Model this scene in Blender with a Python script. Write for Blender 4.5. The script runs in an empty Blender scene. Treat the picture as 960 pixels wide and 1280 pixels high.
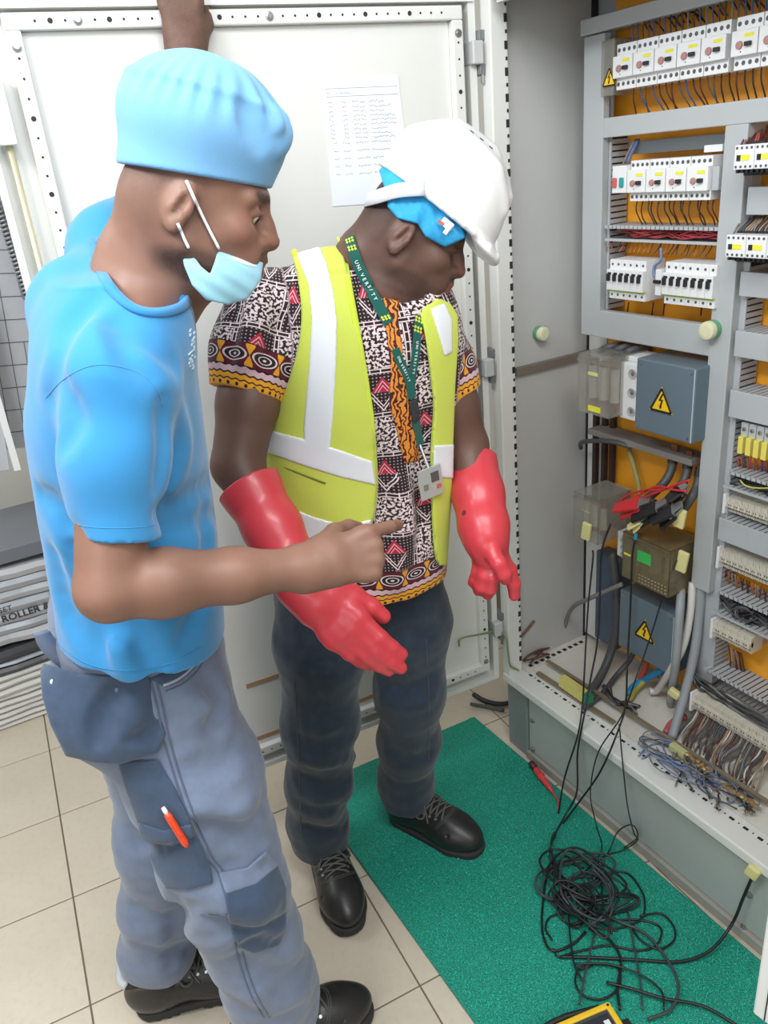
import bpy, bmesh, math, random
import numpy as np
from mathutils import Vector, Matrix
random.seed(7); rng = np.random.default_rng(7)
C = bpy.context.scene.collection
SC = bpy.context.scene

# ---------------------------------------------------------------- camera
# world: z up, floor z=0, +y runs along the cabinet front away from the camera, +x into the cabinet
F_PX, CX, CY, CAM_H = 993.0, 480.0, 640.0, 1.65
def _u(v): v = np.array(v, float); return v/np.linalg.norm(v)
_Z = -_u((700-CX, 2900-CY, F_PX)); _Y = _u((-150-CX, 262-CY, F_PX))
_Y = _u(_Y-_Z*(_Y@_Z)); _X = np.cross(_Y, _Z)
RC = np.array([_X, _Y, _Z]); CW = np.array([0, 0, CAM_H])
cam = bpy.data.cameras.new('camera'); camo = bpy.data.objects.new('camera', cam); C.objects.link(camo)
cam.sensor_fit = 'VERTICAL'; cam.sensor_height = 36.0; cam.lens = F_PX/1280*36.0; cam.clip_start = 0.02
_m = Matrix.Identity(4)
for i in range(3):
    _m[i][0] = RC[i, 0]; _m[i][1] = -RC[i, 1]; _m[i][2] = -RC[i, 2]; _m[i][3] = CW[i]
camo.matrix_world = _m
SC.camera = camo
# ---------------------------------------------------------------- light and exposure
SC.view_settings.view_transform = 'Standard'; SC.view_settings.look = 'None'
SC.view_settings.gamma = 1.0; SC.view_settings.exposure = -0.40
SC.view_settings.use_curve_mapping = False
wd = bpy.data.worlds.new('world'); SC.world = wd; wd.use_nodes = True
wd.node_tree.nodes['Background'].inputs[0].default_value = (0.9, 0.95, 1, 1)
wd.node_tree.nodes['Background'].inputs[1].default_value = 0.3
def area(name, loc, target, sx, sy, watts, col=(1, 1, 1)):
    l = bpy.data.lights.new(name, 'AREA'); l.shape = 'RECTANGLE'; l.size = sx; l.size_y = sy
    l.energy = watts; l.color = col
    o = bpy.data.objects.new(name, l); C.objects.link(o); o.location = loc
    o.rotation_euler = (Vector(target)-Vector(loc)).to_track_quat('-Z', 'Y').to_euler()
    return o
area('tube_light_near', (-0.60, 0.95, 2.64), (0.25, 1.05, 0.4), 1.2, 0.35, 46, (0.94, 0.98, 1))
area('tube_light_right', (0.40, 0.1, 2.66), (0.9, 0.6, 0.2), 1.3, 0.4, 34, (0.95, 0.98, 1))
area('cabinet_fill_light', (0.35, -1.1, 2.6), (1.1, 0.9, 0.9), 1.3, 0.5, 20, (0.95, 0.98, 1))  # added fill from behind the camera to brighten the cabinet interior
area('tube_light_far', (-0.9, 2.6, 2.65), (-0.6, 2.7, 0), 1.2, 0.4, 20, (0.95, 0.98, 1))
area('window_light', (-1.7, -0.7, 1.75), (0.9, 1.1, 1.1), 1.6, 1.4, 30, (0.94, 0.98, 1))

# ---------------------------------------------------------------- unprojection onto real planes
def ray(px, py): return RC @ np.array([(px-CX)/F_PX, (py-CY)/F_PX, 1.0])
def WX(px, py, x): r = ray(px, py); return CW + r*(x/r[0])
def WY(px, py, y): r = ray(px, py); return CW + r*(y/r[1])
def WZ(px, py, z): r = ray(px, py); return CW + r*((z-CAM_H)/r[2])

# ---------------------------------------------------------------- object helpers
ORG = {}
def tag(o, label=None, cat=None, group=None, kind=None):
    if label: o['label'] = label
    if cat: o['category'] = cat
    if group: o['group'] = group
    if kind: o['kind'] = kind
    return o
def empty(name, loc, label=None, cat=None, group=None, kind=None):
    o = bpy.data.objects.new(name, None); C.objects.link(o); o.location = tuple(loc)
    o.empty_display_size = 0.05
    ORG[o] = np.array(loc, float)
    return tag(o, label, cat, group, kind)
class MB:
    def __init__(s): s.v = []; s.f = []; s.m = []; s.n = 0
    def add(s, verts, faces, mi=0):
        b = s.n
        s.v.extend([tuple(map(float, p)) for p in verts]); s.n += len(verts)
        s.f.extend([tuple(i+b for i in f) for f in faces]); s.m.extend([mi]*len(faces))
        return s
    def box(s, lo, hi, mi=0):
        x0, y0, z0 = [min(a, b) for a, b in zip(lo, hi)]; x1, y1, z1 = [max(a, b) for a, b in zip(lo, hi)]
        v = [(x0, y0, z0), (x1, y0, z0), (x1, y1, z0), (x0, y1, z0), (x0, y0, z1), (x1, y0, z1), (x1, y1, z1), (x0, y1, z1)]
        return s.add(v, [(0, 3, 2, 1), (4, 5, 6, 7), (0, 1, 5, 4), (1, 2, 6, 5), (2, 3, 7, 6), (3, 0, 4, 7)], mi)
    def obox(s, c, size, ax, mi=0):
        ax = np.array(ax, float); c = np.array(c, float); h = np.array(size, float)/2
        v = [c+ax[0]*h[0]*a+ax[1]*h[1]*b+ax[2]*h[2]*d for a, b, d in
             ((-1, -1, -1), (1, -1, -1), (1, 1, -1), (-1, 1, -1), (-1, -1, 1), (1, -1, 1), (1, 1, 1), (-1, 1, 1))]
        return s.add(v, [(0, 3, 2, 1), (4, 5, 6, 7), (0, 1, 5, 4), (1, 2, 6, 5), (2, 3, 7, 6), (3, 0, 4, 7)], mi)
    def hexa(s, v, mi=0):      # 8 corners: bottom loop 0-3, top loop 4-7
        return s.add(v, [(0, 3, 2, 1), (4, 5, 6, 7), (0, 1, 5, 4), (1, 2, 6, 5), (2, 3, 7, 6), (3, 0, 4, 7)], mi)
    def tube(s, pts, r, n=6, mi=0, caps=True, flat=None):
        pts = [np.array(p, float) for p in pts]; k = len(pts)
        rs = r if hasattr(r, '__len__') else [r]*k
        up = None; rings = []
        for i in range(k):
            t = pts[min(i+1, k-1)]-pts[max(i-1, 0)]
            L = np.linalg.norm(t); t = t/L if L > 1e-9 else np.array([0, 0, 1.])
            if up is None:
                up = np.array(flat, float) if flat is not None else (np.array([0, 0, 1.]) if abs(t[2]) < .9 else np.array([1., 0, 0]))
            up = up-t*(up@t); up /= max(np.linalg.norm(up), 1e-9); sd = np.cross(t, up)
            rings.append([pts[i]+(up*math.cos(2*math.pi*j/n)+sd*math.sin(2*math.pi*j/n))*rs[i] for j in range(n)])
        v = [p for R in rings for p in R]; f = []
        for i in range(k-1):
            for j in range(n):
                f.append((i*n+j, i*n+(j+1) % n, (i+1)*n+(j+1) % n, (i+1)*n+j))
        if caps: f.append(tuple(range(n-1, -1, -1))); f.append(tuple(range((k-1)*n, k*n)))
        return s.add(v, f, mi)
    def ribbon(s, pts, nrm, w, t, mi=0):   # flat strap: points, per-point normal, width, thickness
        k = len(pts); v = []; f = []
        for i in range(k):
            p = np.array(pts[i], float); tg = np.array(pts[min(i+1, k-1)], float)-np.array(pts[max(i-1, 0)], float)
            tg /= max(np.linalg.norm(tg), 1e-9); n_ = np.array(nrm[i] if len(np.shape(nrm)) > 1 else nrm, float)
            n_ = n_-tg*(n_@tg); n_ /= np.linalg.norm(n_); sd = np.cross(tg, n_)
            for a, b in ((-1, -1), (1, -1), (1, 1), (-1, 1)): v.append(p+sd*a*w/2+n_*b*t/2)
        for i in range(k-1):
            for j in range(4): f.append((i*4+j, i*4+(j+1) % 4, i*4+4+(j+1) % 4, i*4+4+j))
        f += [(3, 2, 1, 0), tuple(range(4*k-4, 4*k))]
        return s.add(v, f, mi)
    def cyl(s, a, b, r, n=12, mi=0, r2=None): return s.tube([a, b], [r, r if r2 is None else r2], n, mi)
    def lathe(s, prof, c=(0, 0, 0), axis=(0, 0, 1), n=20, mi=0):  # prof: (radius, height)
        ax = _u(axis); e = np.array([1., 0, 0]) if abs(ax[0]) < .9 else np.array([0, 1., 0])
        e = _u(e-ax*(e@ax)); g = np.cross(ax, e); c = np.array(c, float)
        v = [c+ax*h+(e*math.cos(2*math.pi*j/n)+g*math.sin(2*math.pi*j/n))*max(r, 1e-5) for r, h in prof for j in range(n)]; f = []
        for i in range(len(prof)-1):
            for j in range(n): f.append((i*n+j, i*n+(j+1) % n, (i+1)*n+(j+1) % n, (i+1)*n+j))
        f.append(tuple(range(n-1, -1, -1))); k = len(prof)-1; f.append(tuple(range(k*n, k*n+n)))
        return s.add(v, f, mi)
    def prism(s, poly, off, mi=0):         # poly: 3D points of a planar outline, off: extrusion vector
        k = len(poly); off = np.array(off, float)
        v = [np.array(p, float) for p in poly]; v += [p+off for p in v]
        f = [tuple(range(k-1, -1, -1)), tuple(range(k, 2*k))]+[(i, (i+1) % k, k+(i+1) % k, k+i) for i in range(k)]
        return s.add(v, f, mi)
def build(name, mb, mat, parent=None, label=None, cat=None, group=None, kind=None, bevel=0, smooth=False, origin=None, fixn=True):
    v = np.array(mb.v, float).reshape(-1, 3)
    if parent is not None: o0 = ORG[parent]
    elif origin is not None: o0 = np.array(origin, float)
    else:
        lo, hi = v.min(0), v.max(0); o0 = np.array([(lo[0]+hi[0])/2, (lo[1]+hi[1])/2, lo[2]])
    me = bpy.data.meshes.new(name); me.from_pydata((v-o0).tolist(), [], mb.f)
    mats = mat if isinstance(mat, (list, tuple)) else [mat]
    for m in mats: me.materials.append(m)
    if len(mats) > 1: me.polygons.foreach_set('material_index', mb.m)
    if fixn:
        bm = bmesh.new(); bm.from_mesh(me); bmesh.ops.recalc_face_normals(bm, faces=bm.faces); bm.to_mesh(me); bm.free()
    if smooth: me.polygons.foreach_set('use_smooth', [True]*len(me.polygons))
    me.update()
    return link(name, me, o0, parent, label, cat, group, kind, bevel)
def link(name, me, o0, parent=None, label=None, cat=None, group=None, kind=None, bevel=0):
    o = bpy.data.objects.new(name, me); C.objects.link(o)
    if parent is not None: o.parent = parent; o.location = (0, 0, 0); ORG[o] = ORG[parent]
    else: o.location = tuple(o0); ORG[o] = np.array(o0, float)
    if bevel:
        b = o.modifiers.new('bevel', 'BEVEL'); b.width = bevel; b.segments = 2; b.limit_method = 'ANGLE'; b.harden_normals = False
    return tag(o, label, cat, group, kind)
def copy_tree(o, parent=None, loc=None):
    c = o.copy(); C.objects.link(c); c.parent = parent
    if loc is not None: c.location = tuple(loc)
    for ch in list(o.children): copy_tree(ch, c)
    return c
def spline(pts, k=6):      # Catmull-Rom through points
    P = [np.array(p, float) for p in pts]; P = [2*P[0]-P[1]]+P+[2*P[-1]-P[-2]]; out = []
    for i in range(1, len(P)-2):
        a, b, c, d = P[i-1:i+3]
        for t in np.linspace(0, 1, k, endpoint=False):
            out.append(.5*((2*b)+(-a+c)*t+(2*a-5*b+4*c-d)*t*t+(-a+3*b-3*c+d)*t**3))
    out.append(P[-2]); return out
def smooth_weld(me): me.polygons.foreach_set('use_smooth', [True]*len(me.polygons))

# ---------------------------------------------------------------- materials
def S2L(c):   # sRGB 0-255 -> linear
    return tuple(((x/255)/12.92 if x/255 <= .04045 else ((x/255+.055)/1.055)**2.4) for x in c)
class N:
    def __init__(s, name):
        s.m = bpy.data.materials.new(name); s.m.use_nodes = True; s.t = s.m.node_tree; s.b = s.t.nodes['Principled BSDF']
    def n(s, t, ins=None, **kw):
        q = s.t.nodes.new(t)
        for k, v in kw.items(): setattr(q, k, v)
        for k, v in (ins or {}).items():
            if isinstance(v, bpy.types.NodeSocket): s.t.links.new(v, q.inputs[k])
            else: q.inputs[k].default_value = v
        return q
    def math(s, op, a, b=None, c=None, clamp=False):
        q = s.t.nodes.new('ShaderNodeMath'); q.operation = op; q.use_clamp = clamp
        for i, v in enumerate((a, b, c)):
            if v is None: continue
            if isinstance(v, bpy.types.NodeSocket): s.t.links.new(v, q.inputs[i])
            else: q.inputs[i].default_value = v
        return q.outputs[0]
    def mix(s, f, a, b):
        q = s.t.nodes.new('ShaderNodeMix'); q.data_type = 'RGBA'
        for i, v in ((0, f), (6, a), (7, b)):
            if isinstance(v, bpy.types.NodeSocket): s.t.links.new(v, q.inputs[i])
            else: q.inputs[i].default_value = v if i == 0 or len(v) == 4 else (*v, 1)
        return q.outputs[2]
    def set(s, **kw):
        for k, v in kw.items():
            k = k.replace('_', ' ')
            if isinstance(v, bpy.types.NodeSocket): s.t.links.new(v, s.b.inputs[k])
            else: s.b.inputs[k].default_value = (*v, 1) if isinstance(v, tuple) and len(v) == 3 else v
        return s
    def coord(s, which='Object'): return s.n('ShaderNodeTexCoord').outputs[which]
    def noise(s, vec, scale, detail=3, rough=.5, out=0):
        q = s.n('ShaderNodeTexNoise', {'Vector': vec, 'Scale': scale, 'Detail': detail, 'Roughness': rough}); return q.outputs[out]
    def ramp(s, f, lo, hi): 
        q = s.n('ShaderNodeMapRange', {'Value': f, 'From Min': lo, 'From Max': hi}, clamp=True); return q.outputs[0]
    def bump(s, h, strength, dist=.002):
        q = s.n('ShaderNodeBump', {'Height': h, 'Strength': strength, 'Distance': dist}); s.t.links.new(q.outputs[0], s.b.inputs['Normal']); return s
    def attr(s, name, out='Fac'): return s.n('ShaderNodeAttribute', attribute_name=name).outputs[out]
MATS = {}
def mat(name, rgb, rough=.5, metal=0., var=.06, scale=12., bump=0., bscale=80., dirt=None, alpha=None, trans=0., coat=0., sheen=0.):
    if name in MATS: return MATS[name]
    q = N(name); c = S2L(rgb); P = q.coord()
    n1 = q.noise(P, scale, 4, .6)
    col = q.mix(n1, tuple(x*(1-var) for x in c), tuple(min(1, x*(1+var)) for x in c))
    if dirt:
        n2 = q.ramp(q.noise(P, scale*.55, 6, .7), .52, .75)
        col = q.mix(q.math('MULTIPLY', n2, dirt[1]), col, S2L(dirt[0]))
    q.set(Base_Color=col, Roughness=rough, Metallic=metal)
    if trans: q.set(Transmission_Weight=trans, IOR=1.3)
    if alpha is not None: q.set(Alpha=alpha)
    if coat: q.set(Coat_Weight=coat, Coat_Roughness=.15)
    if sheen: q.set(Sheen_Weight=sheen)
    if bump: q.bump(q.noise(P, bscale, 3), bump)
    MATS[name] = q.m; return q.m
# ================================================================ setting
M_GREY = mat('cabinet_grey_paint', (196, 198, 198), .42, var=.03, scale=5, dirt=((150, 145, 135), .18))
M_CREAM = mat('door_cream_paint', (226, 226, 222), .38, var=.02, scale=3, dirt=((190, 186, 178), .12))
M_WALLP = mat('wall_paint', (214, 212, 205), .8, var=.03, scale=3, bump=.1)
M_CEIL = mat('ceiling_paint', (236, 236, 232), .9, var=.02)
M_GROUT = mat('tile_grout', (120, 108, 92), .9, var=.1, scale=40)
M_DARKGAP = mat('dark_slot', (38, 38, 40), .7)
def tile_mat():
    q = N('floor_tile_ceramic'); P = q.coord()
    oi = q.n('ShaderNodeObjectInfo').outputs['Random']
    n1 = q.noise(P, 5, 5, .6); n2 = q.noise(P, 60, 3, .6)
    c = q.mix(n1, S2L((196, 184, 166)), S2L((216, 206, 190)))
    c = q.mix(q.math('MULTIPLY', q.ramp(n2, .5, .75), .25), c, S2L((178, 162, 140)))
    c = q.mix(q.math('MULTIPLY', oi, .18), c, S2L((190, 176, 156)))
    q.set(Base_Color=c, Roughness=.32); q.bump(n2, .04); return q.m
M_TILE = tile_mat()
b = MB().box((-2.2, -1.8, -.05), (1.9, 3.7, -.003)); FLOOR = build('floor', b, M_GROUT, kind='structure')
tu = np.array([.9972, -.0749, 0]); tv = np.array([.0749, .9972, 0]); T0 = np.array([-.087, 1.422, 0]); TS = .3285
tm = None
for i in range(-7, 7):
    for j in range(-6, 7):
        p = T0+tu*TS*(i+.5)+tv*TS*(j+.5)
        if not (-1.15 < p[0] < 1.75 and .05 < p[1] < 3.5): continue
        if tm is None:
            o = build('floor_tile', MB().obox((0, 0, -.002), (TS-.004, TS-.004, .004), (tu, tv, (0, 0, 1))), M_TILE, bevel=.0012, origin=(0, 0, 0)); tm = o
        else:
            o = tm.copy(); C.objects.link(o)
        o.parent = FLOOR; o.location = tuple(p-ORG[FLOOR])
W_ = lambda n, lo, hi, m=M_WALLP: build(n, MB().box(lo, hi), m, kind='structure')
W_('wall_back', (-2.2, 3.62, 0), (1.9, 3.7, 2.8)); W_('wall_left', (-2.28, -1.8, 0), (-2.2, 3.7, 2.8))
W_('wall_right', (1.9, -1.8, 0), (1.98, 3.7, 2.8)); W_('wall_front', (-2.2, -1.88, 0), (1.9, -1.8, 2.8))
W_('ceiling', (-2.2, -1.8, 2.75), (1.9, 3.7, 2.8), M_CEIL)

# ---------------------------------------------------------------- cabinet carcass
CAB = empty('electrical_cabinet', (1.45, .9, 0), 'tall grey steel switchgear cabinet standing open on a grey plinth', 'cabinet')
FX, BX, SY, ZB, ZT = 1.42, 1.50, 1.545, .26, 1.945
M_PLINTH = mat('plinth_grey_paint', (174, 180, 178), .45, var=.05, scale=6, dirt=((120, 112, 100), .35))
M_PLATE = mat('orange_mounting_plate', (250, 170, 48), .45, var=.05, scale=9, dirt=((226, 132, 30), .2))
M_FRAME = mat('frame_grey_paint', (178, 182, 184), .45, var=.03, scale=6, dirt=((150, 148, 142), .2))
M_DUST = mat('dusty_cream_plate', (218, 215, 206), .7, var=.05, scale=14, dirt=((168, 156, 134), .4))
M_STEEL = mat('zinc_steel', (170, 172, 174), .3, .85, var=.1)
YE = .42      # near end of the cabinet, past the right edge of the picture
build('plinth_panel', MB().box((1.205, YE, .03), (1.225, 1.46, ZB-.03)), M_PLINTH, CAB, bevel=.003)
build('plinth_corner', MB().box((1.2, 1.463, 0.0), (1.26, 1.55, ZB-.035)), mat('plinth_corner_paint', (132, 138, 138), .5, var=.06), CAB, bevel=.004)
build('plinth_base_strip', MB().box((1.195, YE, 0.0), (1.24, 1.462, .028)), mat('plinth_strip', (160, 158, 150), .6, dirt=((110, 100, 85), .5)), CAB, bevel=.002)
build('plinth_side', MB().box((1.262, 1.53, 0), (1.75, 1.55, ZB-.01)), M_PLINTH, CAB)
build('bottom_rail', MB().box((1.185, YE, ZB-.027), (1.262, 1.552, ZB)), M_CREAM, CAB, bevel=.004)
build('floor_plate', MB().box((1.262, YE, ZB-.01), (1.52, 1.545, ZB+.004)), M_DUST, CAB)
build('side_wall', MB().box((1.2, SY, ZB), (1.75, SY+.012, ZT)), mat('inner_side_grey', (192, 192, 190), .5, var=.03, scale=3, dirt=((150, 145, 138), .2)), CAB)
build('corner_dark_strip', MB().box((1.494, SY-.004, ZB), (1.512, SY, ZT)), M_DARKGAP, CAB)  # thin dark strip along the corner of side and back walls
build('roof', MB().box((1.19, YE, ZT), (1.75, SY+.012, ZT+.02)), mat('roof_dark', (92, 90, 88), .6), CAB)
build('roof_lip', MB().box((1.19, YE, ZT-.018), (1.205, 1.50, ZT)), M_GREY, CAB)
build('mounting_plate', MB().box((BX, YE, ZB+.03), (BX+.004, 1.475, ZT)), M_PLATE, CAB)
build('back_wall', MB().box((BX+.02, YE, ZB), (BX+.03, SY, ZT)), M_FRAME, CAB)
build('plate_edge', MB().box((BX-.002, 1.478, ZB+.02), (BX+.006, 1.540, 1.3)), M_CREAM, CAB)
# perforated corner post
build('corner_post', MB().box((1.19, SY-.022, ZB), (1.236, SY+.012, ZT)), M_CREAM, CAB, bevel=.003)
sl = MB()
for k in range(66):
    z = ZB+.045+k*.025
    if k % 2: sl.box((1.2285, SY-.0228, z-.0035), (1.2335, SY-.0215, z+.0035))
    else: sl.box((1.226, SY-.0228, z-.008), (1.2345, SY-.0215, z+.008))
build('post_slot', sl, M_DARKGAP, CAB, kind='stuff')
sl = MB(); y = 1.49
while y > .45:
    sl.box((1.2365, y-.006, ZB-.001), (1.2435, y+.006, ZB+.0006)); sl.box((1.239, y-.019, ZB-.001), (1.243, y-.016, ZB+.0006)); y -= .0355
build('rail_slot', sl, M_DARKGAP, CAB, kind='stuff')
sl = MB(); x = 1.26
while x < 1.47:
    sl.box((x, SY-.03, ZB+.004), (x+.012, SY-.018, ZB+.0065)); x += .022
build('floor_slot', sl, M_DARKGAP, CAB, kind='stuff')
build('side_flange', MB().box((1.24, SY-.045, ZB+.002), (1.5, SY, ZB+.0058)), M_DUST, CAB)
# plinth bolts
for px, py in ((666, 900), (667, 936), (937, 1118), (930, 1159)):
    p = WX(px, py, 1.205)
    build('plinth_bolt', MB().lathe([(.0085, 0), (.0085, .002), (.006, .003), (.006, .0065), (.003, .008)], (1.2055, p[1], p[2]), (-1, 0, 0), 10), M_STEEL, CAB, smooth=False)
# right door leaf, seen on its narrow edge
hx = np.array([.905, .498, 0]); hd = _u((1.0, .12, 0)); hn = np.array([-hd[1], hd[0], 0])
rd = empty('right_door', (hx+hd*.2)+np.array([0, 0, ZB]), None); rd.parent = CAB
rd.location = tuple(np.array(rd.location)-ORG[CAB])
M_WHITE = mat('door_edge_white', (238, 238, 236), .35, var=.02)
b = MB()
b.obox(hx+hd*.2+hn*.0+np.array([0, 0, (ZB+ZT)/2]), (.4, .034, ZT-ZB), (hd, hn, (0, 0, 1)))
build('door_leaf', b, M_WHITE, rd, bevel=.004)
b = MB().obox(hx+hd*.001-hn*.004+np.array([0, 0, (ZB+ZT)/2]), (.004, .0022, ZT-ZB-.01), (hd, hn, (0, 0, 1)))
build('edge_seam', b, M_DARKGAP, rd)

# ---------------------------------------------------------------- left door leaf, swung open behind the men
DO = np.array([1.17, 1.55, 0]); DD = _u((-1, .0856, 0)); DN = np.array([DD[1], -DD[0], 0])   # along the leaf, away from the hinge; normal
DN = DN if DN[1] < 0 else -DN                                                              # towards the room
def DP(s, z, o=0.): return DO+DD*s+DN*o+np.array([0, 0, z])
def dpx(px, py, o=0.):      # pixel -> (s, z) on the leaf
    r = ray(px, py); P0 = DO+DN*o; t = ((P0-CW)@DN)/(r@DN); P = CW+r*t
    return (P-DO)@DD, P[2]
door = empty('left_door', DP(.45, ZB), None); door.parent = CAB; door.location = tuple(DP(.45, ZB)-ORG[CAB])
def dbox(b, s0, s1, z0, z1, o0, o1): return b.obox(DP((s0+s1)/2, (z0+z1)/2, (o0+o1)/2), (abs(s1-s0), abs(o1-o0), abs(z1-z0)), (DD, DN, (0, 0, 1)))
SW, SL0, SL1, Z0, Z1 = .985, .03, .915, .29, 1.932
build('door_skin', dbox(MB(), -.005, SW, ZB-.01, ZT+.005, -.045, -.03), M_CREAM, door, bevel=.003)
b = MB(); dbox(b, SW-.012, SW, ZB, ZT, -.03, .0); dbox(b, -.005, .012, ZB, ZT, -.03, -.005); dbox(b, 0, SW, ZB-.01, ZB+.004, -.03, .002); dbox(b, 0, SW, ZT-.006, ZT+.005, -.03, .0)
build('door_flange', b, M_CREAM, door)
b = MB(); FW = .026
dbox(b, SL0, SL1, Z1-FW, Z1, -.03, .004); dbox(b, SL0, SL1, Z0, Z0+FW, -.03, .004); dbox(b, SL0, SL0+FW, Z0+FW, Z1-FW, -.03, .004); dbox(b, SL1-FW, SL1, Z0+FW, Z1-FW, -.03, .004)
build('perforated_frame', b, M_CREAM, door, bevel=.003)
build('inner_panel', dbox(MB(), SL0+FW, SL1-FW, Z0+FW, Z1-FW, -.029, -.012), M_CREAM, door, bevel=.002)
b = MB()
def hole(s, z, r): b.lathe([(r, 0), (r, .0006)], DP(s, z, .004), DN, 10)
k = 0; s = SL0+.05
while s < SL1-.03: hole(s, Z1-FW/2, .0045 if k % 4 == 3 else .0022); hole(s, Z0+FW/2, .0045 if k % 4 == 3 else .0022); s += .0245; k += 1
k = 0; z = Z0+.05
while z < Z1-.04: hole(SL0+FW/2, z, .0045 if k % 4 == 3 else .0022); hole(SL1-FW/2, z, .0045 if k % 4 == 3 else .0022); z += .0305; k += 1
build('frame_hole', b, M_DARKGAP, door, kind='stuff')
for s, z in ((SL1-FW/2, Z1-.05), (SL1-.12, Z1-FW/2), (SL0+FW/2, Z1-.05), (SL0+.42, Z1-FW/2), (SL0+FW/2, .99), (SL0+FW/2, Z0+.035)):
    build('frame_bolt', MB().lathe([(.008, 0), (.008, .002), (.0045, .0025), (.0045, .006), (.001, .006)], DP(s, z, .004), DN, 12), M_STEEL, door)
# locking rod on the outer edge
build('rubber_seal', dbox(MB(), SL0-.008, SL0-.003, Z0, Z1, -.03, -.012), M_DARKGAP, door)
b = MB().cyl(DP(SL1+.036, .5, -.006), DP(SL1+.036, 1.80, -.006), .006, 8); build('lock_rod', b, mat('rod_brass', (214, 206, 176), .35, .6), door, smooth=True)
b = MB(); dbox(b, SL1+.022, SL1+.05, 1.735, 1.85, -.02, .012); build('rod_guide', b, M_WHITE, door, bevel=.003)
for z in (1.845, 1.17, .42):
    b = MB(); dbox(b, -.012, .014, z-.022, z+.022, -.03, .014); h = build('hinge', b, M_GREY, door, bevel=.003); HM = mat('hinge_steel', (128, 130, 132), .4, .5)
    build('hinge_knuckle', dbox(MB(), -.026, -.006, z+.022, z+.042, -.03, .006), HM, door, bevel=.002); build('hinge_knuckle', dbox(MB(), -.026, -.006, z-.042, z-.022, -.03, .006), HM, door, bevel=.002); build('hinge_pin', MB().cyl(DP(-.014, z-.058, .002), DP(-.014, z-.04, .002), .004, 8), M_STEEL, door)
M_TAPE = mat('brown_tape', (178, 140, 112), .6, var=.1)
for (p0, p1) in (((309, 858), (370, 843)), ((322, 926), (370, 910))):
    s0, z0 = dpx(*p0); s1, z1 = dpx(*p1); zm = (z0+z1)/2
    build('stiffener_strip', dbox(MB(), s0, max(s1-.5, .3), zm-.006, zm+.006, -.012, -.010), M_TAPE, door)
# ================================================================ implicit-surface modelling (continuous bodies and cloth)
F32 = np.float32
def smin(a, b, k):
    if k <= 0: return np.minimum(a, b)
    h = np.maximum(k-np.abs(a-b), 0)/k
    return np.minimum(a, b)-h*h*(k*.25)
def smax(a, b, k): return -smin(-a, -b, k)
class SDF:
    def __init__(s): s.ops = []
    def op(s, kind, fn, lo, hi, k): s.ops.append((kind, fn, np.array(lo, float), np.array(hi, float), k)); return s
    def eval(s, P, lo=None, hi=None, pad=.02):
        d = np.full(len(P), 9., F32)
        if lo is None and 8 < len(P) <= 6000: lo, hi = P.min(0), P.max(0); pad = .03
        for kind, fn, a, b, k in s.ops:
            if lo is not None and a[0] > -50:
                m = k+pad
                if np.any(hi < a-m) or np.any(lo > b+m): continue
            if kind == 'disp': d = d+fn(P, d); continue
            if kind == 'map': d = fn(P, d).astype(F32); continue
            v = fn(P)
            if kind == 'u': d = smin(d, v, k)
            elif kind == 's': d = smax(d, -v, k)
            elif kind == 'i': d = smax(d, v, k)
        return d.astype(F32)
    # primitives -------------------------------------------------
    def cone(s, a, b, ra, rb, k=.0, kind='u', side=None, ratio=1.):
        a = np.array(a, float); b = np.array(b, float); R = max(ra, rb)*max(1, ratio)
        s.op(kind, f_cone(a, b, ra, rb, side, ratio), np.minimum(a, b)-R, np.maximum(a, b)+R, k); return s
    def chain(s, pts, rad, k=.0, kind='u', kin=.01, side=None, ratio=1.):
        pts = [np.array(p, float) for p in pts]; fs = [f_cone(pts[i], pts[i+1], rad[i], rad[i+1], side, ratio) for i in range(len(pts)-1)]
        R = max(rad)*max(1, ratio)
        def fn(P):
            d = fs[0](P)
            for f in fs[1:]: d = smin(d, f(P), kin)
            return d
        return s.op(kind, fn, np.min(pts, 0)-R, np.max(pts, 0)+R, k)
    def ell(s, c, r, ax=None, k=.0, kind='u'):
        c = np.array(c, float); R = max(r); return s.op(kind, f_ell(c, r, ax), c-R, c+R, k)
    def rbox(s, c, h, ax, r=.005, k=.0, kind='u'):
        c = np.array(c, float); R = np.linalg.norm(h)+r; return s.op(kind, f_rbox(c, h, ax, r), c-R, c+R, k)
    def plane(s, pt, n, kind='i', k=0.):
        pt = np.array(pt, F32); n = _u(n).astype(F32); return s.op(kind, lambda P: (P-pt)@n, (-99,)*3, (99,)*3, k)
    def fn(s, f, lo, hi, k=0., kind='u'): return s.op(kind, f, lo, hi, k)
    def disp(s, f, lo=(-99,)*3, hi=(99,)*3): return s.op('disp', f, lo, hi, 0)
def f_cone(a, b, ra, rb, side=None, ratio=1.):
    a = np.array(a, F32); ab = (np.array(b, F32)-a).astype(F32); L2 = max(float(ab@ab), 1e-9)
    if side is not None: sd = _u(side).astype(F32)
    def fn(P):
        q = P-a; t = np.clip(q@ab/L2, 0, 1); q = q-t[:, None]*ab; r = ra+(rb-ra)*t
        if side is None: return np.sqrt((q*q).sum(1))-r
        qs = q@sd; q1 = q+sd*(qs*(1/ratio-1))[:, None]; n1 = np.sqrt((q1*q1).sum(1))+1e-6
        q2 = q1+sd*((q1@sd)*(1/ratio-1))[:, None]; n2 = np.sqrt((q2*q2).sum(1))+1e-6
        return (n1-r)*n1/n2
    return fn
def f_ell(c, r, ax=None):
    c = np.array(c, F32); r = np.array(r, F32); A = None if ax is None else np.array(ax, F32)
    def fn(P):
        q = P-c
        if A is not None: q = q@A.T
        k0 = np.sqrt(((q/r)**2).sum(1)); k1 = np.sqrt(((q/(r*r))**2).sum(1))+1e-6
        return k0*(k0-1)/k1
    return fn
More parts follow.
